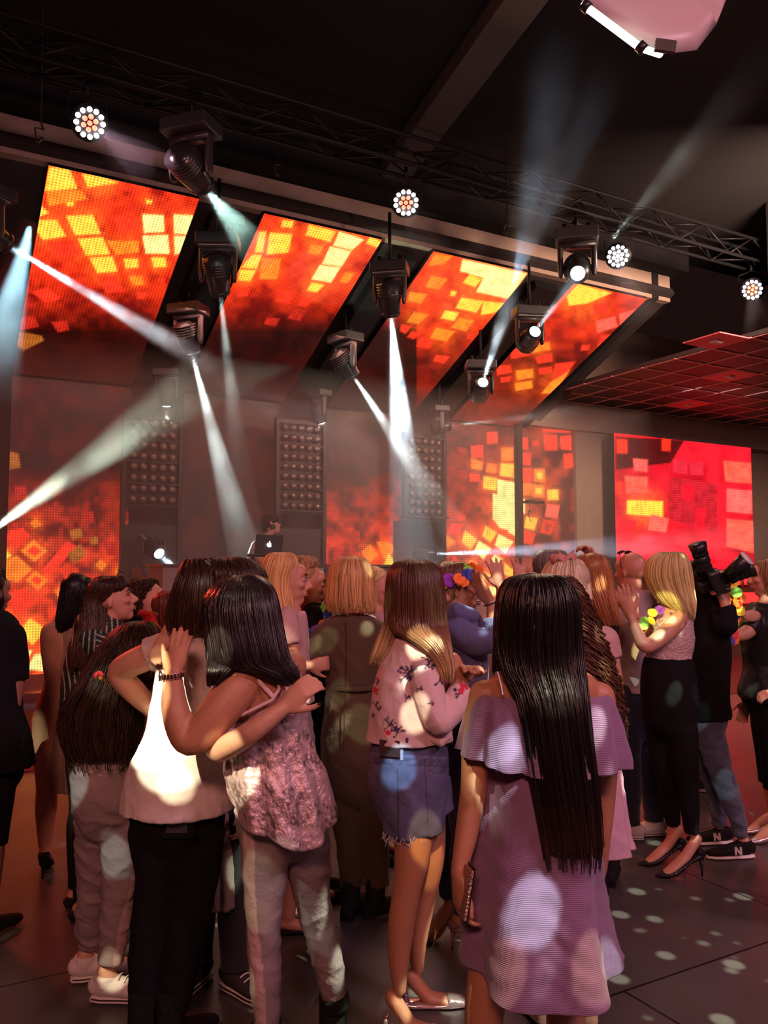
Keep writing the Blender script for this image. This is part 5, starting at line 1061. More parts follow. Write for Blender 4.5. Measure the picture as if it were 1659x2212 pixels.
BLUES = [(938, 1436, 5), (806, 1545, 4), (884, 1462, 6), (983, 1490, 4), (855, 1576, 5), (860, 1450, 3)]
rgs = random.Random(5); SEGS = []
for x, y, L_, n_ in SPR:
    for _ in range(n_):
        a_ = rgs.uniform(0, 6.28); l_ = L_*rgs.uniform(.5, 1); x1, y1 = x+l_*math.cos(a_), y+l_*math.sin(a_); SEGS.append((x, y, x1, y1)); xm, ym = (x+x1*2)/3, (y+y1*2)/3; b_ = a_+rgs.choice((-.7, .7)); SEGS.append((xm, ym, xm+l_*.3*math.cos(b_), ym+l_*.3*math.sin(b_)))
def floral(co):
    X, Y = pxy(co); C = np.tile(np.array([[.72, .50, .50]]), (len(X), 1))
    for x0, y0, x1, y1 in SEGS:
        dx, dy = x1-x0, y1-y0; t = np.clip(((X-x0)*dx+(Y-y0)*dy)/(dx*dx+dy*dy+1e-6), 0, 1); d = np.hypot(X-x0-t*dx, Y-y0-t*dy); C[d < 1.15] = (.05, .03, .07)
    for L_, c in ((REDS, (.62, .02, .07)), (BLUES, (.03, .03, .16))):
        for x, y, r in L_: d = np.hypot(X-x, (Y-y))*(1+.25*np.sin(5*np.arctan2(Y-y, X-x))); C[d < r] = c
    return C
p.top('floral_blouse', mat('floral_print', (.7, .5, .5), .7, attr='Col', bump=.2, bscale=30, sheen=.15), .985, 1.46, grow=.014, sleeve=(.62, .96), sgrow=.016, taper=.025, fold=folds(.0055, (15, 15, 12), 8), colf=floral, voxel=.0045)
q = MB(); q.tube([W(918, 1585, 2.9), W(955, 1600, 2.87), W(968, 1588, 2.87), W(972, 1565, 2.88)], [.02, .024, .018, .008], 12); solid(q, 'blouse_knot', mat('floral_print', (0, 0, 0)), p.root, .005, 2, colf=floral)
def denim(co):
    X, Y = pxy(co); n_ = (.75+.5*vnoise(X/16, Y/20, 3))[:, None]; C = np.array([[.105, .098, .19]])*n_
    C[Y < 1632+.06*(X-880)] *= .72
    for yy in (1640, 1644, 1648): C[np.abs(Y-(yy+.05*(X-880))) < .9] *= .55
    C[(np.abs(X-(918+.05*(Y-1650))) < 1.3) & (Y > 1640)] *= .5; C[(np.abs(Y-(1662+8*np.sin((X-925)/14.))) < 1.2) & (X > 922)] *= .5
    C[(np.abs(Y-(1606+.04*(X-880))) < 1.1)] *= .5; C[np.abs(Y-(1632+.06*(X-880))) < 1.2] *= 1.6; C[(np.abs(Y-(1652+.05*(X-880))) < 1.5)] *= .5; C[(np.abs(X-(858+.02*(Y-1660))) < 2) & (Y > 1660)] *= .55; return C
mb = MB(); rs = [r for r in resample(p.tor, 60) if r[0].z <= 1.02]
mb.rings(loft_rings([(c, a+.014, b+.014) for c, a, b in rs], 0, 36))
mb.tube([W(880, 1690, 2.94), W(878, 1760, 2.94), W(872, 1797, 2.95)], [.090, .080, .074], 24, None, False, flat=(1, 0, 0)); mb.tube([W(925, 1680, 3.02), W(932, 1752, 3.02)], [.080, .082], 24, None, False)
SH = solid(mb, 'denim_shorts', mat('denim', (.2, .2, .35), .85, attr='Col', bump=.12, bscale=120), p.root, .005, 2, folds(.0035, (18, 18, 20), 3), denim)
q = MB()
for i in range(46):
    a_ = rgs.uniform(0, 6.28); c_ = W(876, 1798, 2.95)+Vector((.075*math.cos(a_), .075*math.sin(a_), .005)); q.tube([c_, c_+Vector((rgs.uniform(-.012, .012), 0, -.015)), c_+Vector((rgs.uniform(-.02, .02), 0, -rgs.uniform(.02, .045)))], [.0025, .002, .0008], 5)
q.build('frayed_threads', mat('denim_thread', (.45, .4, .55), .9), SH)
q = MB(); q.box(W(842, 1617, 2.872), (.074, .008, .056), rotz(-.40)); q.build('leather_patch', mat('brown_leather', (.05, .02, .02), .6), SH, False, .002)
q = MB(); q.tube([W(x, y, Y_) for x, y, Y_ in ((808, 1594, 2.955), (830, 1598, 2.892), (880, 1604, 2.855), (930, 1602, 2.878), (955, 1598, 2.94))], [(.016, .003)]*5, 8, None, True, flat=(0, 0, 1)); q.build('belt', mat('navy_belt', (.02, .018, .05), .5), p.root)
q = MB(); q.box(W(868, 1622, 2.866), (.010, .006, .06), rotz(-.2)); q.build('belt_loop', mat('denim_thread', (0, 0, 0)), SH, False)
p.shoes('flat', mat('metallic_pink_leather', (.72, .52, .52), .18, .8))
p.hair([(1210, 875, 915, .03, 0), (1217, 855, 934, .07, 0), (1235, 842, 948, .10, 0), (1277, 836, 958, .118, 0), (1340, 834, 962, .115, 0), (1362, 846, 966, .11, -.03), (1382, 884, 969, .09, -.07), (1410, 922, 974, .06, -.11), (1446, 948, 979, .035, -.13)],
  [(0, (.05, .02, .014)), (.45, (.09, .038, .022)), (.72, (.26, .13, .07)), (1.05, (.60, .40, .19))], nstr=560, jag=.03, seed=31, rad=.0032, rough=.32)
p.hair([(1340, 832, 862, .04, -.02), (1378, 817, 850, .035, -.03), (1410, 806, 836, .03, -.04), (1430, 801, 820, .015, -.04)], [(0, (.12, .05, .03)), (.4, (.45, .28, .13)), (1, (.70, .52, .25))], nstr=110, name='hair_lock', seed=35, rad=.003, jag=.03)
# ---- young girl with long wavy hair (far left front)
p = Person('young girl seen from behind with long wavy dark hair and grey side striped trousers', 3.2, 228, 1.40, 15, 'fair', head=(288, 1405), hyaw=35, hroll=10, voxel=.0065,
  torso=[(1468, 258, 295, .05, .03), (1488, 222, 308, .07, .03), (1530, 200, 302, .08, .03), (1580, 185, 294, .08, .02), (1630, 170, 282, .085, 0), (1660, 164, 286, .10, 0), (1720, 164, 296, .12, 0), (1765, 174, 292, .10, 0)])
p.arm(-1, [(225, 1500, .02, 18), (200, 1545, .04, 17), (195, 1590, .06, 14), (210, 1630, .1, 10)]); p.arm(1, [(300, 1500, .03, 18), (302, 1550, .03, 17), (304, 1592, .02, 14), (300, 1625, -.02, 10)])
p.leg(-1, [(207, 1780, .03, 38), (207, 1850, .07, 32), (202, 1920, .1, 25), (196, 1990, .14, 22), (196, 2045, .16, 13)], toe=(1, .35, 0)); p.leg(1, [(260, 1780, 0, 39), (262, 1850, -.0, 34), (258, 1920, 0, 26), (250, 1990, 0, 23), (240, 2078, 0, 14)], toe=(1, .0, 0))
p.finish(.92)
def stripe6(co):
    X, Y = pxy(co); xc = np.interp(Y, [1800, 1880, 1930, 2000, 2080], [304, 300, 288, 268, 256]); k = (np.abs(X-xc) < 11)[:, None] & (Y > 1790)[:, None]
    return np.where(k, np.array([[.60, .40, .38]]), np.array([[.34, .25, .25]]))
p.pants('trousers', mat('grey_trousers_stripe', (0, 0, 0)), z_hem=.11, waist=.87, grow=.012, flare=.008, fold=folds(.007, (14, 14, 26), 12), colf=stripe6)
garment(p, 'waistband', [(1632, 164, 288, .098, 0), (1645, 162, 289, .104, 0), (1662, 160, 290, .108, 0)], cloth('pale_waistband', (.6, .45, .43)), amp=.003, nf=20, n=10)
p.top('tee_shirt', WT, .86, 1.16, grow=.008, sleeve=(.4, .4), fold=folds(.004))
p.shoes('sneaker', mat('white_canvas', (.78, .68, .66), .7, bump=.2, bscale=100))
p.hair([(1342, 288, 312, .03, 0), (1350, 268, 330, .07, 0), (1375, 240, 342, .105, 0), (1405, 218, 342, .12, 0), (1440, 196, 332, .12, -.02), (1480, 172, 318, .12, -.05), (1530, 142, 304, .12, -.06), (1585, 134, 298, .11, -.06), (1632, 152, 286, .09, -.05)],
  [(0, DBR), (.6, (.03, .013, .010)), (1.1, (.06, .028, .02))], nstr=520, wave=.008, wf=6, jag=.03, seed=41, rad=.0032, rough=.4, sep=.5, matn='wavy_hair')
lei('orange and yellow silk flowers on the wavy haired girl at left', [W(218, 1462, 3.06), W(232, 1470, 3.05), W(245, 1476, 3.05), W(255, 1484, 3.06)], 'royoy', .020, cat='hair flowers')
# ---- woman between the hugging two, mostly hidden, arm over the white tee
p = Person('woman mostly hidden behind the hugging pair, grey tunic hem and dark leggings showing between them', 3.28, 475, 1.60, 200, 'fair', head=(505, 1290), hyaw=200)
p.arm(1, [(455, 1400, 0, 22), (425, 1375, -.12, 22), (395, 1345, -.28, 18), (372, 1350, -.44, 13), (360, 1364, -.50, 11)], hd=(Vector((-.45, -.25, -1)), Vector((.2, .9, -.3)), 1), curl=14, hk=.74)
p.arm(-1); p.leg(1, toe=(-.4, -.9, 0)); p.leg(-1, toe=(.6, -.5, 0)); p.finish(.9)
p.pants('leggings', cloth('dark_leggings', (.02, .018, .025)), z_hem=.09, waist=.95, grow=.02)
garment(p, 'tunic', [(1420, 440, 520, .10, 0), (1550, 442, 530, .10, 0), (1700, 440, 530, .13, 0), (1830, 446, 522, .15, 0), (1935, 452, 524, .16, 0)], cloth('grey_tunic', (.34, .24, .23)), amp=.014, nf=8, n=50, cap=True)
p.shoes('sneaker', mat('black_canvas', (.03, .025, .03), .8))
p.hair([(1215, 490, 520, .03, 0), (1230, 475, 540, .08, 0), (1270, 465, 545, .10, 0), (1330, 470, 540, .09, .05), (1400, 480, 530, .06, .08)], [(0, DBR), (1, DBR)], nstr=80, seed=43)
# ---- woman with curly brown hair, pink dress
p = Person('woman with long curly brown hair and pale pink dress just behind the lavender girl', 3.08, 1205, 1.58, 10, 'fair', head=(1208, 1312), hyaw=20)
p.arm(-1); p.arm(1, [(1275, 1440, 0, 24), (1295, 1500, .05, 22), (1300, 1560, .1, 18), (1290, 1600, .2, 15), (1270, 1580, .3, 11)]); p.leg(-1, [(1185, 1790, 0, 40), (1175, 1880, 0, 34), (1168, 1950, 0, 27), (1164, 2030, 0, 24), (1160, 2112, 0, 14)], toe=(-.3, 1, 0)); p.leg(1); p.finish(.9)
garment(p, 'pink_dress', [(1418, 1165, 1285, .09, 0), (1470, 1150, 1305, .11, 0), (1560, 1158, 1318, .115, 0), (1640, 1150, 1332, .13, 0), (1720, 1142, 1342, .15, 0), (1790, 1136, 1350, .17, 0), (1828, 1130, 1357, .18, 0)], cloth('pale_pink_cotton', (.72, .42, .52)), amp=.016, nf=9, n=60, cap=True, seed=8)
p.shoes('flat', mat('pale_yellow_leather', (.72, .60, .30), .45))
p.hair([(1243, 1190, 1222, .03, 0), (1252, 1165, 1236, .07, 0), (1280, 1155, 1250, .11, 0), (1330, 1160, 1268, .12, 0), (1390, 1180, 1292, .11, -.03), (1450, 1205, 1316, .10, -.06), (1510, 1225, 1330, .09, -.08), (1560, 1250, 1336, .07, -.09), (1600, 1285, 1336, .04, -.10)],
  [(0, MBR), (.5, (.09, .035, .022)), (1.1, (.16, .075, .04))], nstr=600, wave=.026, wf=13, jag=.03, seed=51, rad=.003, rough=.42, sep=.6, matn='wavy_hair', ripple=.05)
# ---- woman in hoodie with flower crown
p = Person('woman in blue hooded jacket with a bright flower crown, hand raised beside her face', 3.7, 990, 1.65, 75, 'tan', head=(982, 1275), hyaw=80, voxel=.006,
  torso=[(1312, 962, 1000, .05, 0), (1328, 950, 1025, .09, 0), (1370, 955, 1040, .12, 0), (1420, 962, 1042, .125, 0), (1480, 968, 1035, .125, 0), (1530, 962, 1028, .12, 0), (1580, 958, 1022, .12, 0), (1640, 955, 1020, .12, 0), (1700, 960, 1018, .10, 0)])
p.arm(1, [(985, 1362, -.12, 20), (1025, 1385, -.17, 20), (1062, 1382, -.17, 17), (1068, 1365, -.16, 16), (1064, 1330, -.14, 13), (1060, 1302, -.12, 10)], hd=(Vector((-.62, 0, .9)), Vector((.6, .6, .3)), 1), curl=12, hk=1.0)
p.arm(-1, [(985, 1360, .12, 20), (1010, 1400, .16, 18), (1020, 1420, .1, 15), (1005, 1440, 0, 12)]); p.leg(1, toe=(1, -.2, 0), heel=.07); p.leg(-1, toe=(-.7, -.6, 0), heel=.07); p.finish(.92, face={})
HD = cloth('blue_fleece', (.13, .13, .30), .95, bump=.4, bscale=120)
p.top('hooded_jacket', HD, 1.02, 1.46, grow=.02, sleeve=(.6, .78), sgrow=.018, taper=.02, fold=folds(.008, (11, 11, 11), 14), extra=lambda mb: (mb.tube([W(955, 1330, 3.62), W(985, 1318, 3.57), W(1018, 1330, 3.6)], [.035, .042, .03], 14), mb.ell(W(968, 1345, 3.72), (.06, .09, .05))))
p.pants('jeans', cloth('navy_jeans', (.025, .028, .08)), z_hem=.12, waist=1.02, grow=.012, fold=folds(.004, (14, 14, 24), 5)); p.shoes('pump', mat('snake_leather', (.42, .22, .2), .35, bump=.8, bscale=90, var=.7, vscale=60))
q = MB(); q.tube([W(x, y, Y_) for x, y, Y_ in ((958, 1536, 3.62), (985, 1541, 3.57), (1010, 1541, 3.6), (1024, 1538, 3.68))], [(.016, .004)]*4, 8, None, True, flat=(0, 0, 1)); q.build('yellow_belt', mat('yellow_belt', (.75, .42, .03), .5), p.root)
p.hair([(1212, 965, 990, .03, 0), (1219, 950, 1006, .08, 0), (1238, 942, 1010, .098, 0), (1262, 940, 992, .10, 0), (1290, 942, 978, .095, 0), (1320, 944, 970, .07, 0), (1340, 946, 966, .05, 0)], [(0, (.10, .045, .03)), (.5, (.2, .10, .06)), (1, (.4, .24, .13))], nstr=260, wave=.004, seed=61, rad=.003)
lei('flower crown of purple, orange and yellow blossoms on the brown haired head', [W(1018, 1226, 3.63), W(1008, 1240, 3.60), W(992, 1250, 3.585), (W(975, 1256, 3.59)), W(962, 1262, 3.62)], 'ogboopyp', .024, double=True, cat='flower garland')
for n_, dx in (('bracelet', 0), ('bracelet', 5)):
    q = MB(); cc = W(1060-dx*.2, 1300+dx, 3.58); q.tube([cc+Vector((.026*math.cos(t), .026*math.sin(t), .008*math.cos(t))) for t in np.linspace(0, 2*PI, 20)], .003, 6, None, False)
    tag(q.build(n_, mat('silver_bead', (.8, .75, .7), .25, .9) if dx == 0 else m_plastic(), None), 'silver bead bracelet on the raised wrist of the blue jacket' if dx == 0 else 'black band bracelet under the silver one', 'bracelet')
# ---- printed face card held up
o = thing('face_card', 'card printed with a dark haired face held up beside the flower crown woman', 'sign', W(1024, 1345, 4.05)); q = MB(); cF = W(1024, 1310, 4.05)
pts = [cF+Vector((.062*math.sin(t)*(1-.1*math.cos(t)), 0, .088*math.cos(t))) for t in np.linspace(0, 2*PI, 33)[:-1]]
q.add(pts+[p_+Vector((0, .004, 0)) for p_ in pts], [tuple(range(31, -1, -1)), tuple(range(32, 64))]+[(i, (i+1) % 32, (i+1) % 32+32, i+32) for i in range(32)]); q.build('card', mat('printed_face', (.62, .42, .30), .6), o, False)
q = MB(); hp = [cF+Vector((.066*math.sin(t), -.002, .092*math.cos(t))) for t in np.linspace(-1.5, 1.5, 15)]+[cF+Vector((.045*math.sin(t), -.002, .052*math.cos(t)+.012)) for t in np.linspace(1.4, -1.4, 12)]
q.add(hp, [tuple(range(len(hp)))]); 
for sx in (-1, 1): q.box(cF+Vector((sx*.022, -.003, .012)), (.018, .001, .006)); q.box(cF+Vector((sx*.022, -.003, .024)), (.024, .001, .004))
q.box(cF+Vector((0, -.003, -.038)), (.03, .001, .006)); q.box(cF+Vector((.004, -.003, -.008)), (.005, .001, .022)); q.build('printed_features', mat('print_dark', (.05, .03, .03), .6), o, False)
q = MB(); q.tube([cF-Vector((0, -.006, .08)), cF-Vector((0, -.006, .25))], .005, 8); q.build('stick', mat('wood_stick', (.5, .35, .2), .7), o)
# ---- woman in olive jumpsuit
p = Person('woman with short straight blonde hair in olive jumpsuit seen from behind', 3.95, 765, 1.66, 0, 'fair', head=(760, 1256), hyaw=0,
  torso=[(1328, 738, 785, .05, 0), (1342, 702, 815, .08, 0), (1370, 690, 826, .10, 0), (1420, 700, 822, .11, 0), (1470, 708, 812, .105, 0), (1500, 710, 810, .10, 0), (1550, 705, 818, .12, 0), (1600, 700, 830, .13, 0), (1650, 702, 836, .13, 0), (1700, 710, 832, .11, 0)])
p.arm(-1, [(700, 1370, 0, 21), (680, 1405, -.02, 20), (670, 1440, 0, 17), (678, 1450, .12, 15), (692, 1440, .25, 10)]); p.arm(1, [(826, 1370, 0, 21), (842, 1410, 0, 20), (850, 1450, .02, 17), (840, 1460, .15, 14), (820, 1450, .28, 10)])
p.leg(-1, [(738, 1700, 0, 28), (752, 1790, 0, 22), (757, 1850, 0, 18), (760, 1913, 0, 13)], toe=(.4, .9, 0)); p.leg(1, [(805, 1700, 0, 28), (810, 1790, 0, 22), (812, 1850, 0, 18), (816, 1911, 0, 13)], toe=(.8, .3, 0)); p.finish(.9)
OL = cloth('olive_twill', (.085, .048, .022), .85, bump=.2)
p.top('jumpsuit_top', OL, .98, 1.385, grow=.014, sleeve=(.8, .8), sgrow=.012, fold=folds(.005, (13, 13, 13), 16)); p.pants('jumpsuit_trousers', OL, z_hem=.14, waist=1.03, grow=.014, flare=.01, fold=folds(.005, (12, 12, 20), 17))
q = MB(); q.tube([W(710, 1487, 3.9), W(735, 1489, 3.83), W(762, 1490, 3.82), (W(790, 1489, 3.83)), W(812, 1487, 3.9)], [(.010, .004)]*5, 8, None, True, flat=(0, 0, 1)); q.build('waist_seam', OL, p.root)
q = MB(); q.tube([W(747, 1345, 3.845), W(748, 1420, 3.825), W(746, 1486, 3.83), W(744, 1560, 3.80), W(742, 1620, 3.80)], .0022, 6); q.build('back_seam', mat('olive_dark', (.04, .022, .010), .9), p.root)
p.shoes('boot', mat('black_suede', (0, 0, 0)))
p.hair([(1203, 745, 775, .03, 0), (1210, 728, 790, .08, 0), (1230, 714, 802, .105, 0), (1265, 707, 808, .115, 0), (1300, 706, 812, .11, 0), (1322, 712, 810, .09, 0)], [(0, (.55, .28, .11)), (.5, BLD), (1.1, (.66, .40, .18))], nstr=420, jag=.015, seed=71, rad=.004)
# ---- long blonde at left of olive
p = Person('woman with long straight blonde hair in pale pink top, profile turned to her right', 3.85, 630, 1.67, 78, 'pink', head=(618, 1255), hyaw=82,
  torso=[(1300, 605, 640, .05, 0), (1315, 598, 652, .08, 0), (1345, 598, 658, .10, 0), (1400, 600, 662, .11, 0), (1450, 604, 660, .105, 0), (1500, 604, 664, .11, 0), (1560, 600, 670, .12, 0), (1620, 602, 670, .12, 0), (1680, 606, 668, .1, 0)])
p.arm(1, [(618, 1335, -.12, 18), (626, 1380, -.14, 17), (640, 1425, -.14, 14), (650, 1436, -.12, 13), (658, 1438, -.10, 12), (668, 1437, -.09, 9)], curl=48, hk=.9); p.arm(-1); p.leg(1); p.leg(-1); p.finish(.92, face={})
p.top('pink_top', cloth('pale_pink_knit', (.66, .38, .36)), .98, 1.41, grow=.012, sleeve=(.22, .3), taper=.02, fold=folds(.004)); garment(p, 'skirt', [(1500, 602, 664, .11, 0), (1560, 598, 672, .13, 0), (1640, 596, 676, .14, 0), (1720, 594, 678, .15, 0)], cloth('grey_skirt', (.35, .27, .26)), cap=True)
p.shoes('flat', mat('black_suede', (0, 0, 0)))
p.hair([(1193, 598, 622, .03, 0), (1199, 580, 634, .075, 0), (1215, 568, 642, .095, 0), (1245, 562, 634, .10, 0), (1280, 566, 632, .095, -.01), (1310, 582, 634, .08, -.04), (1335, 604, 636, .05, -.07)], [(0, (.6, .34, .14)), (.6, (.72, .42, .17)), (1, BLD)], nstr=360, jag=.02, seed=81, rad=.0036)
# ---- older blonde with garland
p = Person('smiling woman with short wavy blonde hair in black with a flower garland', 4.2, 678, 1.65, 75, 'pink', head=(661, 1262), hyaw=78, hpitch=6)
p.arm(1, [(672, 1330, -.14, 18), (676, 1375, -.16, 17), (684, 1410, -.14, 14), (700, 1400, -.08, 12), (712, 1380, -.04, 10)], curl=25); p.arm(-1); p.leg(1); p.leg(-1); p.finish(.9, face={'mouth_open': True})
BC = cloth('black_cloth', (.008, .007, .009), .95, sheen=0)
p.top('black_blouse', BC, .88, 1.42, grow=.02, sleeve=(.7, .7), fold=folds(.005)); p.pants('trousers', BT, waist=.98, z_hem=.08); p.shoes('flat', mat('black_suede', (0, 0, 0)))
p.hair([(1200, 648, 668, .03, 0), (1206, 636, 680, .075, 0), (1220, 630, 684, .09, 0), (1240, 630, 662, .095, 0), (1265, 632, 655, .09, 0), (1288, 638, 656, .06, 0)], [(0, (.34, .2, .1)), (1, BLD)], nstr=200, wave=.008, wf=8, seed=91)
lei('flower garland of orange, green and blue round the neck of the blonde in black', neck_loop(W(668, 1305, 4.05), .075, .09, .13, 9, 150, 390), 'oogygbpobg', .024)
# ---- blonde face between olive and floral
p = Person('blonde woman with pinned up hair and turned face, between olive jumpsuit and floral blouse', 4.75, 815, 1.62, 110, 'pink', head=(813, 1268), hyaw=105, hpitch=4)
p.arm(1); p.arm(-1); p.leg(1); p.leg(-1); p.finish(.95, face={}); p.top('pink_top', cloth('pale_pink_knit', (0, 0, 0)), .85, 1.36, grow=.012, sleeve=(.3, .3)); p.pants('trousers', BT, waist=.95); p.shoes('flat', mat('black_suede', (0, 0, 0)))
p.hair([(1228, 804, 820, .03, 0), (1233, 794, 830, .07, 0), (1245, 788, 832, .085, 0), (1260, 787, 812, .085, 0), (1278, 790, 806, .06, 0)], [(0, BLD2), (1, (.6, .42, .2))], nstr=160, seed=93, wave=.003)
# ---- striped shirt woman
p = Person('woman in dark green shirt with white stripes, sunglasses pushed up on her long dark hair', 4.0, 200, 1.66, 62, 'pink', head=(240, 1298), hyaw=72, hpitch=-16, voxel=.0065,
  torso=[(1342, 208, 252, .05, 0), (1356, 180, 264, .08, 0), (1395, 158, 266, .11, 0), (1450, 146, 258, .12, 0), (1500, 142, 250, .12, 0), (1540, 145, 245, .12, 0), (1580, 148, 242, .12, 0), (1640, 152, 240, .11, 0), (1680, 160, 236, .10, 0)])
p.arm(1, [(196, 1382, -.1, 21), (222, 1402, -.15, 20), (250, 1412, -.16, 18), (275, 1405, -.12, 13)]); p.arm(-1); p.leg(1); p.leg(-1); p.finish(.92, face={'closed': True})
def strp(co):
    X, Y = pxy(co); arm = (X > 205+.1*(Y-1370)) & (Y > 1368) & (Y < 1424)
    u_ = np.where(arm, Y-(X-205)*.35, X-.04*(Y-1400)+3*np.sin(Y/22.)); k = (np.mod(u_, 12.0) < 2.4)[:, None]; return np.where(k, np.array([[.6, .5, .48]]), np.array([[.012, .028, .018]]))
p.top('striped_shirt', mat('striped_cotton', (.1, .1, .1), .8, attr='Col', bump=.2, bscale=50), .80, 1.40, grow=.014, sleeve=(.85, .7), sgrow=.014, taper=.02, fold=folds(.006, (12, 12, 10), 21), colf=strp, voxel=.005); p.pants('trousers', BT, waist=.95); p.shoes('pump', mat('black_suede', (0, 0, 0)))
p.hair([(1244, 225, 255, .03, 0), (1250, 208, 270, .07, 0), (1268, 196, 276, .092, .0), (1292, 190, 238, .095, 0), (1320, 184, 236, .09, -.02), (1360, 172, 232, .075, -.06), (1400, 160, 214, .05, -.11), (1440, 150, 200, .04, -.13)], [(0, DBR), (1, MBR)], nstr=320, wave=.004, seed=101, rad=.003)
def sunglasses(C, R, k, label):
    o = thing('sunglasses', label, 'sunglasses', C); q = MB()
    for sx in (-1, 1): q.ell(C+R @ (Vector((sx*.033, .0, 0))*k), (.026*k, .005*k, .020*k), R, 16, 8)
    q.build('lens', mat('dark_lens', (.02, .015, .015), .05, spec=.9), o); q = MB(); q.tube([C+R @ (Vector(v)*k) for v in ((-.06, -.003, .012), (-.03, .003, .018), (0, .002, .008), (.03, .003, .018), (.06, -.003, .012))], .003, 8)
    for sx in (-1, 1): q.tube([C+R @ (Vector(v)*k) for v in ((sx*.06, -.003, .012), (sx*.074, -.05, .01), (sx*.076, -.10, -.01))], .0028, 8)
    q.build('frame', m_plastic(), o); return o
sunglasses(p.hc+p.hR @ Vector((0, .082, .122)), p.hR @ Matrix.Rotation(.9, 3, 'X'), 1.0, 'black sunglasses pushed up on the striped shirt woman head')
# ---- dark haired woman at far left behind
p = Person('woman with long black hair and beige dress seen from behind, next to the left screen', 4.5, 152, 1.62, -15, 'fair', head=(165, 1285), hyaw=10, tone_=None) if False else Person('woman with long black hair and beige dress seen from behind, next to the left screen', 4.5, 150, 1.62, -15, 'fair', head=(168, 1285), hyaw=10)
p.arm(-1, [(128, 1385, 0, 14), (122, 1450, 0, 15), (120, 1510, 0, 15), (130, 1560, .05, 12), (140, 1600, .1, 9)]); p.arm(1); p.leg(1, heel=.08); p.leg(-1, heel=.08); p.finish(.9)
garment(p, 'beige_dress', [(1345, 140, 190, .06, 0), (1365, 122, 200, .09, 0), (1440, 124, 196, .1, 0), (1500, 128, 192, .09, 0), (1560, 116, 200, .12, 0), (1640, 114, 204, .13, 0), (1700, 118, 204, .14, 0)], cloth('beige_cloth', (.42, .26, .20)), cap=True, amp=.006); p.shoes('pump', mat('black_suede', (0, 0, 0)))
p.hair([(1246, 158, 182, .03, 0), (1252, 146, 194, .08, 0), (1275, 136, 202, .10, 0), (1310, 130, 200, .10, 0), (1345, 124, 180, .08, -.02), (1372, 118, 150, .04, -.04)], [(0, BLK), (1, BLK)], nstr=200, seed=103, jag=.02)
# ---- singing woman with curly hair
p = Person('singing woman with dark curly hair, open mouth, wearing orange flowers', 4.6, 306, 1.62, 85, 'pink', head=(314, 1293), hyaw=88, hpitch=10)
p.arm(1); p.arm(-1); p.leg(1); p.leg(-1); p.finish(.95, face={'mouth_open': True}); p.top('black_top', BC, .85, 1.36, grow=.012, sleeve=(.2, .2)); p.pants('trousers', BT, waist=.95); p.shoes('flat', mat('black_suede', (0, 0, 0)))
p.hair([(1248, 300, 322, .03, 0), (1254, 288, 334, .08, 0), (1272, 280, 330, .10, 0), (1300, 274, 316, .10, 0), (1330, 272, 314, .09, 0), (1352, 280, 310, .05, 0)], [(0, DBR), (1, MBR)], nstr=240, wave=.012, wf=10, seed=105, sep=.5, matn='wavy_hair')
lei('orange and red flower garland at the singing woman throat', [W(325, 1330, 4.45), W(338, 1336, 4.42), W(350, 1340, 4.42), W(358, 1346, 4.45)], 'orropr', .030, double=True)
# ---- auburn head behind the ponytail
p = Person('shorter person with auburn hair half hidden behind the ponytail woman', 4.3, 368, 1.50, 60, 'fair', head=(368, 1322), hyaw=60)
p.arm(1); p.arm(-1); p.leg(1); p.leg(-1); p.finish(.95); p.top('dark_top', cloth('plum_cloth', (.06, .02, .03)), .75, 1.28, grow=.012, sleeve=(.3, .3)); p.pants('trousers', BT, waist=.9); p.shoes('flat', mat('black_suede', (0, 0, 0)))
p.hair([(1275, 358, 380, .03, 0), (1282, 348, 392, .08, 0), (1305, 344, 396, .10, 0), (1335, 345, 390, .09, 0), (1360, 350, 380, .06, 0)], [(0, RED_), (1, RED_)], nstr=160, seed=107)
# ---- person hidden behind lavender girl with raised hands
p = Person('person almost hidden behind the lavender girl with both hands raised, one making horns', 4.3, 1150, 1.60, 5, 'pink', head=(1150, 1285), hyaw=5)
p.arm(-1, [(1115, 1350, 0, 17), (1090, 1360, .05, 16), (1080, 1330, .05, 14), (1082, 1295, .03, 12), (1082, 1268, 0, 10)], hd=(Vector((-.25, 0, 1)), Vector((0, 1, 0)), 1), curl=5, spread=1.6)
p.arm(1, [(1170, 1350, 0, 17), (1150, 1340, .08, 15), (1132, 1310, .06, 13), (1122, 1285, .03, 11), (1120, 1262, 0, 10)], hd=(Vector((.1, 0, 1)), Vector((0, 1, 0)), -1), curl=8, fingers=(1, 0, 0, 1), spread=3.5)
p.leg(1); p.leg(-1); p.finish(.9); p.top('black_top', BC, .85, 1.36, grow=.012, sleeve=(.5, .5)); p.pants('trousers', BT, waist=.95); p.shoes('flat', mat('black_suede', (0, 0, 0)))
p.hair([(1240, 1138, 1162, .03, 0), (1248, 1125, 1175, .09, 0), (1285, 1122, 1180, .1, 0), (1330, 1126, 1176, .08, 0)], [(0, DBR), (1, DBR)], nstr=80, seed=109)
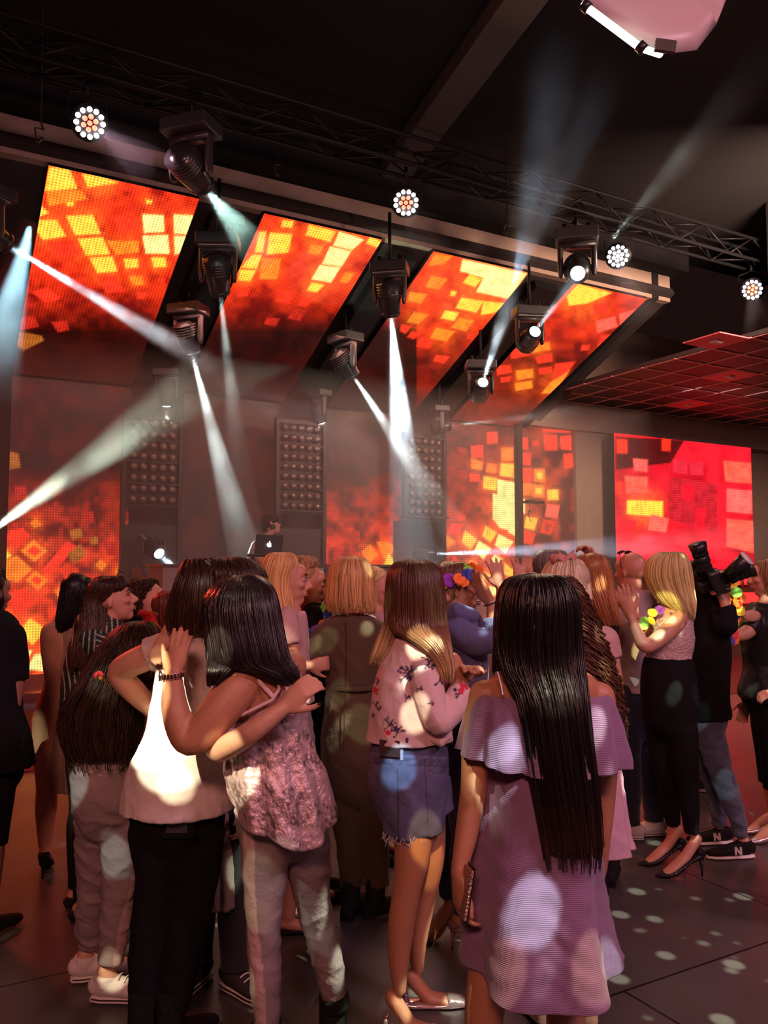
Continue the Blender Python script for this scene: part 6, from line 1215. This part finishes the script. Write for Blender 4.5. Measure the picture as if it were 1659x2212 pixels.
# ---- white blonde with pink hair clip
p = Person('woman with white blonde hair and dark roots tied with a pink scrunchie', 3.55, 1228, 1.62, -10, 'fair', head=(1228, 1268), hyaw=-20)
p.arm(1); p.arm(-1); p.leg(1); p.leg(-1); p.finish(.92); p.top('pink_top', cloth('pale_pink_knit', (0, 0, 0)), .85, 1.36, grow=.012, sleeve=(.2, .2)); p.pants('trousers', BT, waist=.95); p.shoes('flat', mat('black_suede', (0, 0, 0)))
p.hair([(1207, 1208, 1240, .03, 0), (1213, 1190, 1254, .08, 0), (1232, 1176, 1264, .10, 0), (1260, 1172, 1270, .105, 0), (1295, 1180, 1274, .10, 0), (1330, 1195, 1272, .08, 0), (1350, 1215, 1270, .06, 0)], [(0, (.45, .36, .26)), (.4, (.80, .66, .46)), (1, (.75, .6, .42))], nstr=360, seed=111, rad=.0034, wave=.002)
o = thing('hair_scrunchie', 'pink scrunchie on top of the white blonde head', 'scrunchie', W(1215, 1205, 3.5)); q = MB(); cS = W(1216, 1207, 3.5)
q.tube([cS+Vector((.045*math.cos(t), .02*math.sin(t), .012*math.sin(t*5))) for t in np.linspace(0, 2*PI, 28)], [.010+.004*(i % 2) for i in range(28)], 8, None, False); q.build('band', mat('pink_ruffle', (.6, .25, .22), .7), o)
q = MB(); q.tube([cS+Vector((.03, 0, .0)), cS+Vector((.045, 0, .035))], [.012, .004], 8); q.tube([cS+Vector((-.01, 0, .0)), cS+Vector((-.015, 0, .03))], [.010, .004], 8); q.build('bow_end', mat('pink_ruffle', (0, 0, 0)), o)
# ---- ginger hair, cut-out black top
p = Person('woman with long straight ginger hair in black top with back cut outs, fist raised', 4.4, 1272, 1.69, 20, 'fair', head=(1280, 1245), hyaw=15, w=.85)
p.arm(-1, [(1300, 1340, .12, 17), (1300, 1300, .18, 15), (1298, 1255, .16, 13), (1288, 1218, .12, 10)], hd=(Vector((-.5, 0, .85)), Vector((-.6, -.3, -.6)), 1), curl=42); p.arm(1, [(1308, 1335, 0, 15), (1312, 1375, .10, 14), (1306, 1405, .22, 12), (1295, 1390, .34, 9)]); p.leg(1); p.leg(-1); p.finish(.95)
def cuto(co):
    X, Y = pxy(co); C = np.tile(np.array([[.012, .010, .012]]), (len(X), 1)); k = (np.abs(X-1311)/12+np.abs(Y-1368)/28 < 1) | (np.abs(X-1312)/9+np.abs(Y-1417)/16 < 1); C[k] = (.55, .26, .15); return C
p.top('cutout_top', mat('black_cutout', (0, 0, 0), .8, attr='Col'), 1.02, 1.40, grow=.010, sleeve=(0, 0), colf=cuto, voxel=.006); p.pants('trousers', BT, waist=1.06, z_hem=.15); p.shoes('boot', mat('black_suede', (0, 0, 0)))
p.hair([(1197, 1264, 1290, .03, 0), (1203, 1252, 1304, .08, 0), (1225, 1244, 1314, .10, 0), (1265, 1250, 1322, .105, 0), (1300, 1266, 1328, .10, -.02), (1330, 1280, 1334, .08, -.04), (1350, 1292, 1338, .06, -.05)], [(0, (.32, .13, .05)), (.5, (.45, .17, .07)), (1, (.35, .13, .06))], nstr=340, seed=113, rad=.0035, jag=.015)
# ---- grey haired man
p = Person('grey haired man behind the scrunchie woman, only the back of his head showing', 5.0, 1192, 1.74, -15, 'fair', head=(1190, 1234), hyaw=-20, w=1.1)
p.arm(1); p.arm(-1); p.leg(1); p.leg(-1); p.finish(.95); p.top('dark_shirt', cloth('plum_cloth', (0, 0, 0)), .85, 1.48, grow=.014, sleeve=(.4, .4)); p.pants('trousers', BT, waist=1.0); p.shoes('runner', mat('black_suede', (0, 0, 0)), mat('dark_sole', (.03, .03, .03), .6))
p.hair([(1187, 1174, 1206, .03, 0), (1192, 1162, 1218, .085, 0), (1205, 1155, 1226, .10, 0), (1222, 1153, 1229, .105, 0), (1240, 1157, 1227, .1, 0), (1256, 1164, 1222, .08, 0)], [(0, (.28, .27, .27)), (1, (.08, .07, .07))], nstr=300, seed=115, rad=.003, jag=0)
# ---- bald man
p = Person('bald man in pale tee shirt and dark jeans with sunglasses on his head', 5.1, 1372, 1.71, -25, 'pink', head=(1363, 1236), hyaw=-35, w=1.12, voxel=.0065,
  torso=[(1276, 1348, 1392, .05, 0), (1290, 1334, 1416, .09, 0), (1330, 1332, 1418, .12, 0), (1380, 1332, 1420, .125, 0), (1440, 1330, 1420, .13, 0), (1490, 1330, 1420, .13, 0), (1530, 1336, 1418, .12, 0), (1570, 1342, 1414, .10, 0)])
p.arm(-1, [(1342, 1310, -.02, 16), (1334, 1350, -.05, 15), (1334, 1385, -.08, 13), (1345, 1370, .0, 11), (1352, 1330, .1, 9)], curl=20); p.arm(1); p.leg(-1, toe=(-1, .2, 0)); p.leg(1, toe=(-1, -.1, 0)); p.finish(.94)
p.top('tee_shirt', cloth('pale_pink_tee', (.60, .42, .42), .85, var=.0), .86, 1.47, grow=.026, sleeve=(.4, .4), fold=folds(.007, (10, 10, 10), 25)); p.pants('jeans', cloth('dark_jeans', (.02, .025, .055)), waist=.98, grow=.016, fold=folds(.005, (12, 12, 22), 26)); p.shoes('sneaker', mat('white_canvas', (0, 0, 0)))
sunglasses(p.hc+p.hR @ Vector((0, .050, .122)), p.hR @ Matrix.Rotation(1.1, 3, 'X'), 1.0, 'thin sunglasses resting on top of the bald head')
# ---- blonde in lace tank, clapping
p = Person('blonde woman in pale lace tank top, black trousers and studded heels, clapping', 4.5, 1450, 1.68, -62, 'fair', head=(1446, 1246), hyaw=-62, voxel=.006,
  torso=[(1305, 1435, 1478, .05, 0), (1320, 1418, 1488, .08, 0), (1350, 1408, 1492, .10, 0), (1390, 1406, 1493, .105, 0), (1415, 1402, 1488, .10, 0), (1440, 1396, 1492, .11, 0), (1480, 1392, 1497, .13, 0), (1520, 1394, 1499, .13, 0), (1560, 1398, 1498, .11, 0)])
p.arm(-1, [(1466, 1338, -.09, 19), (1440, 1366, -.14, 19), (1404, 1394, -.17, 16), (1388, 1390, -.17, 15), (1374, 1360, -.16, 12), (1362, 1330, -.14, 9)], hd=(Vector((-.35, 0, 1)), Vector((.5, .8, 0)), -1), curl=6); p.arm(1, [(1420, 1335, .1, 18), (1405, 1370, .12, 17), (1392, 1390, .08, 14), (1380, 1355, .0, 11), (1370, 1325, -.08, 9)], hd=(Vector((-.3, 0, 1)), Vector((-.5, -.8, 0)), -1), curl=6)
p.leg(-1, [(1425, 1575, .05, 24), (1432, 1640, .06, 20), (1442, 1700, .08, 15), (1450, 1755, .1, 11), (1455, 1780, .12, 8)], toe=(-1, -.12, 0), heel=.085); p.leg(1, [(1475, 1575, -.05, 24), (1482, 1650, -.05, 19), (1488, 1720, -.05, 14), (1492, 1770, -.05, 11), (1495, 1800, -.05, 8)], toe=(-1, -.12, 0), heel=.085); p.finish(.95)
p.top('lace_tank_top', mat('pale_lace', (.68, .46, .44), .8, bump=1, bscale=70), 1.10, 1.365, grow=.012, fold=folds(.004, (8, 8, 26), 27)); p.pants('trousers', BT, waist=1.13, z_hem=.20, grow=.016, fold=folds(.004)); p.shoes('pump', mat('studded_black', (.015, .012, .014), .4))
for sg in (-1, 1):
    A, fd, h_ = p.shoe_dir[sg]; q = MB(); sd_ = fd.cross(Vector((0, 0, 1)))
    for i in range(9):
        for j in (-1, -.33, .33, 1):
            a__ = -.045+i*.026; zz = np.interp(a__, [-.05, 0, .05, .1, .15, .2], [h_+.02, h_*.9+.02, h_*.55+.018, h_*.12+.024, .02, .014]); q.ell(Vector((A.x, A.y, zz+.008*(1-abs(j))))+fd*a__+sd_*j*(.036 if a__ < .15 else .02)*(1 if abs(j) < 1 else 1.02), (.003,)*3, None, 6, 4)
    q.build('studs', mat('steel', (0, 0, 0)), p.root)['kind'] = 'stuff'
q = MB(); q.tube([W(x, y, 4.5+d) for x, y, d in ((1450, 1322, -.085), (1470, 1318, -.05), (1486, 1345, -.09), (1480, 1368, -.11), (1455, 1376, -.12))], .006, 8); q.build('strap', mat('pale_lace', (0, 0, 0)), p.root)
p.hair([(1192, 1436, 1462, .03, 0), (1198, 1418, 1476, .08, 0), (1215, 1400, 1486, .10, 0), (1245, 1396, 1492, .105, 0), (1275, 1408, 1496, .10, 0), (1300, 1426, 1500, .09, -.02), (1325, 1462, 1500, .05, -.05)], [(0, (.30, .20, .09)), (.3, (.62, .48, .20)), (1, (.72, .55, .25))], nstr=420, seed=121, rad=.0034, jag=.03)
lei('yellow and green flower garland in front of the clapping blonde', [W(1420, 1320, 4.4), W(1405, 1335, 4.38), W(1395, 1350, 4.38), W(1390, 1360, 4.4)], 'pyygyy', .024)
# ---- photographer
p = Person('photographer in long black coat, blue jeans and black sneakers raising cameras', 4.75, 1530, 1.66, -75, 'fair', head=(1497, 1262), hyaw=-70, voxel=.0065,
  torso=[(1285, 1505, 1545, .05, 0), (1300, 1496, 1560, .1, 0), (1340, 1494, 1566, .12, 0), (1420, 1492, 1566, .125, 0), (1480, 1492, 1564, .13, 0), (1535, 1492, 1562, .13, 0), (1580, 1500, 1556, .11, 0)])
p.arm(-1, [(1550, 1325, -.1, 17), (1562, 1345, -.16, 16), (1572, 1350, -.18, 14), (1570, 1320, -.18, 12), (1560, 1288, -.16, 9)], hd=(Vector((-.2, 0, 1)), Vector((.2, .8, 0)), -1), curl=28); p.arm(1, [(1515, 1325, .1, 17), (1500, 1330, .12, 15), (1500, 1300, .08, 12), (1515, 1280, .02, 10)], curl=25)
p.leg(1, [(1515, 1560, .1, 24), (1530, 1640, .14, 20), (1545, 1710, .18, 15), (1555, 1786, .22, 10)], toe=(-1, -.08, 0)); p.leg(-1, [(1528, 1560, -.03, 26), (1548, 1640, -.03, 22), (1572, 1710, -.02, 17), (1592, 1765, -.02, 13), (1600, 1806, -.02, 9)], toe=(-1, -.08, 0)); p.finish(.92)
p.pants('jeans', cloth('faded_denim', (.14, .16, .26), .85, var=.4, vscale=10), waist=.95, z_hem=.11, grow=.014, fold=folds(.006, (14, 14, 28), 31)); p.shoes('runner', mat('black_suede', (0, 0, 0)))
p.top('black_coat', BC, .76, 1.47, grow=.020, sleeve=(.8, .8), sgrow=.018, taper=.012, fold=folds(.008, (9, 9, 9), 32))
p.hair([(1212, 1486, 1508, .03, 0), (1218, 1474, 1520, .08, 0), (1240, 1468, 1526, .1, 0), (1270, 1476, 1526, .1, 0), (1295, 1492, 1522, .08, 0)], [(0, BLK), (1, DBR)], nstr=180, seed=125, wave=.004)
for sg, ox in ((-1, 0), (1, 0)):
    A, fd, _ = p.shoe_dir[sg]; q = MB(); base_ = Vector((A.x, A.y, .032))+fd*.035-Vector((0, .049 if sg == -1 else .047, 0)); s_ = .042
    def seg_(a, b): q.tube([base_+Vector((a[0]*s_, 0, a[1]*s_)), base_+Vector((b[0]*s_, 0, b[1]*s_))], [(.006, .002)]*2, 6, None, False, flat=(1, 0, 0))
    seg_((-.35, 0), (-.45, 1)); seg_((-.45, 1), (.35, 0)); seg_((.35, 0), (.25, 1)); q.build('letter_n', mat('logo_white', (.8, .7, .68), .5), p.root, False)
def camera_body(c, lens_dir, ln, label):
    lens_dir = Vector(lens_dir).normalized(); R = (Vector((0, 0, 1)).rotation_difference(lens_dir)).to_matrix(); o = thing('photo_camera', label, 'camera', c)
    q = MB(); q.box(c, (.13, .095, .06), R); q.box(c+R @ Vector((0, .06, .0)), (.06, .035, .05), R); q.box(c+R @ Vector((.055, 0, .02)), (.03, .09, .05), R); q.build('camera_body', m_plastic(), o, False, .01)
    q = MB(); q.tube([c+lens_dir*.03, c+lens_dir*ln*.4, c+lens_dir*ln*.41, c+lens_dir*ln*.8], [.034, .034, .040, .041], 22, None, False); q.build('lens_barrel', mat('lens_black', (.03, .028, .03), .3), o)
    for k_ in (.35, .55, .7): q = MB(); q.tube([c+lens_dir*ln*k_, c+lens_dir*(ln*k_+.022)], [.043, .043], 24, None, False); q.build('focus_ring', mat('rubber_ring', (.02, .02, .02), .8, bump=1, bscale=150), o)
    q = MB(); q.tube([c+lens_dir*ln*.8, c+lens_dir*ln], [.042, .050], 24, None, False); q.build('lens_hood', m_plastic(), o); return o, R
camera_body(W(1532, 1262, 4.62), (-.35, -.2, 1), .24, 'black camera with lens pointing up above the photographer')
o, R_ = camera_body(W(1548, 1256, 4.5), (1, -.25, .42), .20, 'black camera whose long lens points up right')
q = MB(); a_ = W(1572, 1240, 4.42); b_ = W(1612, 1208, 4.36); q.tube([a_, a_*.5+b_*.5, b_], [.026, .034, .042], 16, None, False); q.build('flash_head', m_plastic(), o); q = MB(); d_ = (b_-a_).normalized(); q.tube([b_, b_+d_*.012], [.043, .040], 18, None, False); q.build('diffuser_cap', mat('white_diffuser', (.8, .75, .72), .4), o)
# ---- right edge woman holding garlands
p = Person('woman in black cut out shirt at the right edge holding flower garlands', 5.1, 1650, 1.65, -75, 'fair', head=(1660, 1248), hyaw=-72, w=1.15)
p.arm(-1, [(1640, 1335, -.1, 17), (1618, 1362, -.14, 16), (1596, 1372, -.14, 13), (1582, 1355, -.14, 11), (1580, 1325, -.14, 9)], hd=(Vector((0, 0, 1)), Vector((.8, .3, 0)), -1), curl=35); p.arm(1); p.leg(1, toe=(-1, -.2, 0), heel=.06); p.leg(-1, toe=(-1, -.3, 0), heel=.06); p.finish(.95)
p.top('cutout_shirt', mat('black_satin', (.02, .02, .02), .35, bump=.4, bscale=14), .82, 1.41, grow=.02, sleeve=(.3, .3), fold=folds(.008, (9, 9, 9), 35)); p.pants('trousers', BT, waist=.95, z_hem=.30); p.shoes('pump', mat('silver_leather', (.7, .6, .58), .3, .7), name='sandal')
q = MB(); q.ell(W(1624, 1330, 4.90), (.055, .012, .035), None, 14, 8); q.build('shoulder_cutout', skin('fair'), p.root)
p.hair([(1210, 1650, 1672, .03, 0), (1216, 1640, 1686, .08, 0), (1240, 1636, 1692, .1, 0), (1270, 1645, 1692, .1, 0), (1305, 1655, 1690, .08, 0)], [(0, (.3, .18, .09)), (1, (.4, .24, .12))], nstr=160, seed=127)
lei('long flower garland of green, orange and purple hanging from the raised hand at right', [W(1582, 1255, 4.92), W(1576, 1275, 4.9), W(1568, 1300, 4.9), W(1565, 1330, 4.9), W(1572, 1360, 4.9), W(1580, 1385, 4.9)], 'gyopogbogyorobp', .032, n=14)
lei('second flower garland hanging beside the long one at right', [W(1596, 1282, 4.88), W(1594, 1300, 4.88), W(1590, 1320, 4.88), W(1588, 1342, 4.88)], 'gooryboy', .032, n=8)
# ---- right edge hand, left edge figure
p = Person('person beyond the right edge whose pale hand reaches into the picture', 3.9, 1775, 1.62, -80, 'pink')
p.arm(-1, [(1745, 1385, -.1, 20), (1750, 1440, -.12, 20), (1752, 1490, -.14, 17), (1730, 1497, -.14, 13), (1690, 1496, -.14, 9)], hd=(Vector((-1, 0, -.05)), Vector((.1, .6, -1)), 1), curl=30, hk=.8, nails=True); p.arm(1); p.leg(1); p.leg(-1); p.finish(.95); p.top('black_top', BC, .85, 1.38, grow=.012, sleeve=(.5, .5)); p.pants('trousers', BT, waist=.95); p.shoes('flat', mat('black_suede', (0, 0, 0)))
p.hair([(1222, 1762, 1790, .03, 0), (1230, 1745, 1805, .09, 0), (1290, 1745, 1805, .1, 0), (1340, 1755, 1800, .06, 0)], [(0, DBR), (1, DBR)], nstr=60, seed=129)
p = Person('person in black at the left edge with one bare hand hanging down', 3.75, -28, 1.60, 20, 'dark', torso=[(1318, -50, 0, .05, 0), (1335, -85, 22, .08, 0), (1375, -95, 38, .11, 0), (1450, -92, 36, .12, 0), (1530, -92, 36, .12, 0), (1600, -98, 45, .14, 0), (1680, -95, 40, .13, 0)])
p.arm(1, [(28, 1375, -.02, 20), (34, 1430, 0, 20), (36, 1480, 0, 16), (35, 1510, 0, 12), (33, 1525, 0, 11)], curl=22); p.arm(-1); p.leg(1); p.leg(-1); p.finish(.9)
p.top('black_tunic', BC, .72, 1.42, grow=.015, sleeve=(.75, .5), sgrow=.015, taper=.04, fold=folds(.005)); p.pants('trousers', BT, waist=.9, z_hem=.4); p.shoes('boot', mat('black_suede', (0, 0, 0)))
p.hair([(1226, -40, -15, .03, 0), (1232, -55, 0, .09, 0), (1290, -60, 5, .1, 0), (1320, -50, 0, .07, 0)], [(0, BLK), (1, BLK)], nstr=60, seed=131)
# ---- person at the booth
YD = onN(582, 1160, 10.25).y; rp = MB(); u_, _ = uz(582, 1160, 10.25); sbox(rp, u_-1.6, u_+1.6, 9.95, 10.8, .0, .55); struct(rp.build('trim_13', mat('riser_black', (.03, .02, .02), .7), smooth=False))
p = Person('person in pale tee shirt with headphones bending over the laptop at the booth', YD, 556, 1.70, 60, 'fair', head=(586, 1137), hyaw=65, hpitch=-22, zb=.55, w=1.2, lean=(.08, -.02))
p.arm(1, [(560, 1180, -.1, 13), (558, 1205, -.15, 12), (575, 1222, -.2, 9), (592, 1222, -.3, 7)]); p.arm(-1); p.leg(1); p.leg(-1); p.finish(.95, face={})
p.top('tee_shirt', cloth('pale_pink_tee', (0, 0, 0)), 1.38, 2.0, grow=.018, sleeve=(.45, .4), fold=folds(.006)); p.pants('jeans', cloth('dark_jeans', (0, 0, 0)), waist=1.55, z_hem=.65); p.shoes('runner', mat('black_suede', (0, 0, 0)))
p.hair([(1111, 576, 594, .03, 0), (1115, 568, 602, .08, 0), (1126, 564, 600, .095, 0), (1140, 565, 582, .09, 0), (1148, 568, 580, .05, 0)], [(0, DBR), (1, DBR)], nstr=120, seed=133)
o = thing('headphones', 'headphones with orange glowing cups worn by the person at the booth', 'headphones', p.hc); q = MB(); R_ = p.hR
q.tube([p.hc+R_ @ Vector((.096*math.cos(t), -.01, .01+.118*math.sin(t))) for t in np.linspace(0, PI, 15)], [(.014, .005)]*15, 8, None, True, flat=p.hR @ Vector((0, 1, 0))); q.build('headband', mat('orange_band', (.85, .25, .12), .4), o)
for sx in (-1, 1): q = MB(); q.disk(p.hc+R_ @ Vector((sx*.092, -.008, -.005)), R_ @ Vector((1, 0, 0)), .036, .03); q.build('ear_cup', m_plastic(), o)
# ---- extra feet in the far crowd
p = Person('person in dark clothes far behind the jeans legs, only pale soled shoes showing', 6.2, 1500, 1.66, -60, 'fair'); p.arm(1); p.arm(-1); p.leg(1); p.leg(-1); p.finish(.9); p.top('black_top', BC, .85, 1.38, grow=.02, sleeve=(.7, .7)); p.pants('trousers', cloth('khaki_cloth', (.2, .12, .06)), waist=.95); p.shoes('sneaker', mat('black_canvas', (0, 0, 0)))
p.hair([(1222, 1490, 1510, .03, 0), (1228, 1480, 1520, .09, 0), (1255, 1480, 1520, .1, 0)], [(0, DBR), (1, DBR)], nstr=60, seed=137)
for _o in bpy.data.objects:
    if '_loc' in _o: del _o['_loc']
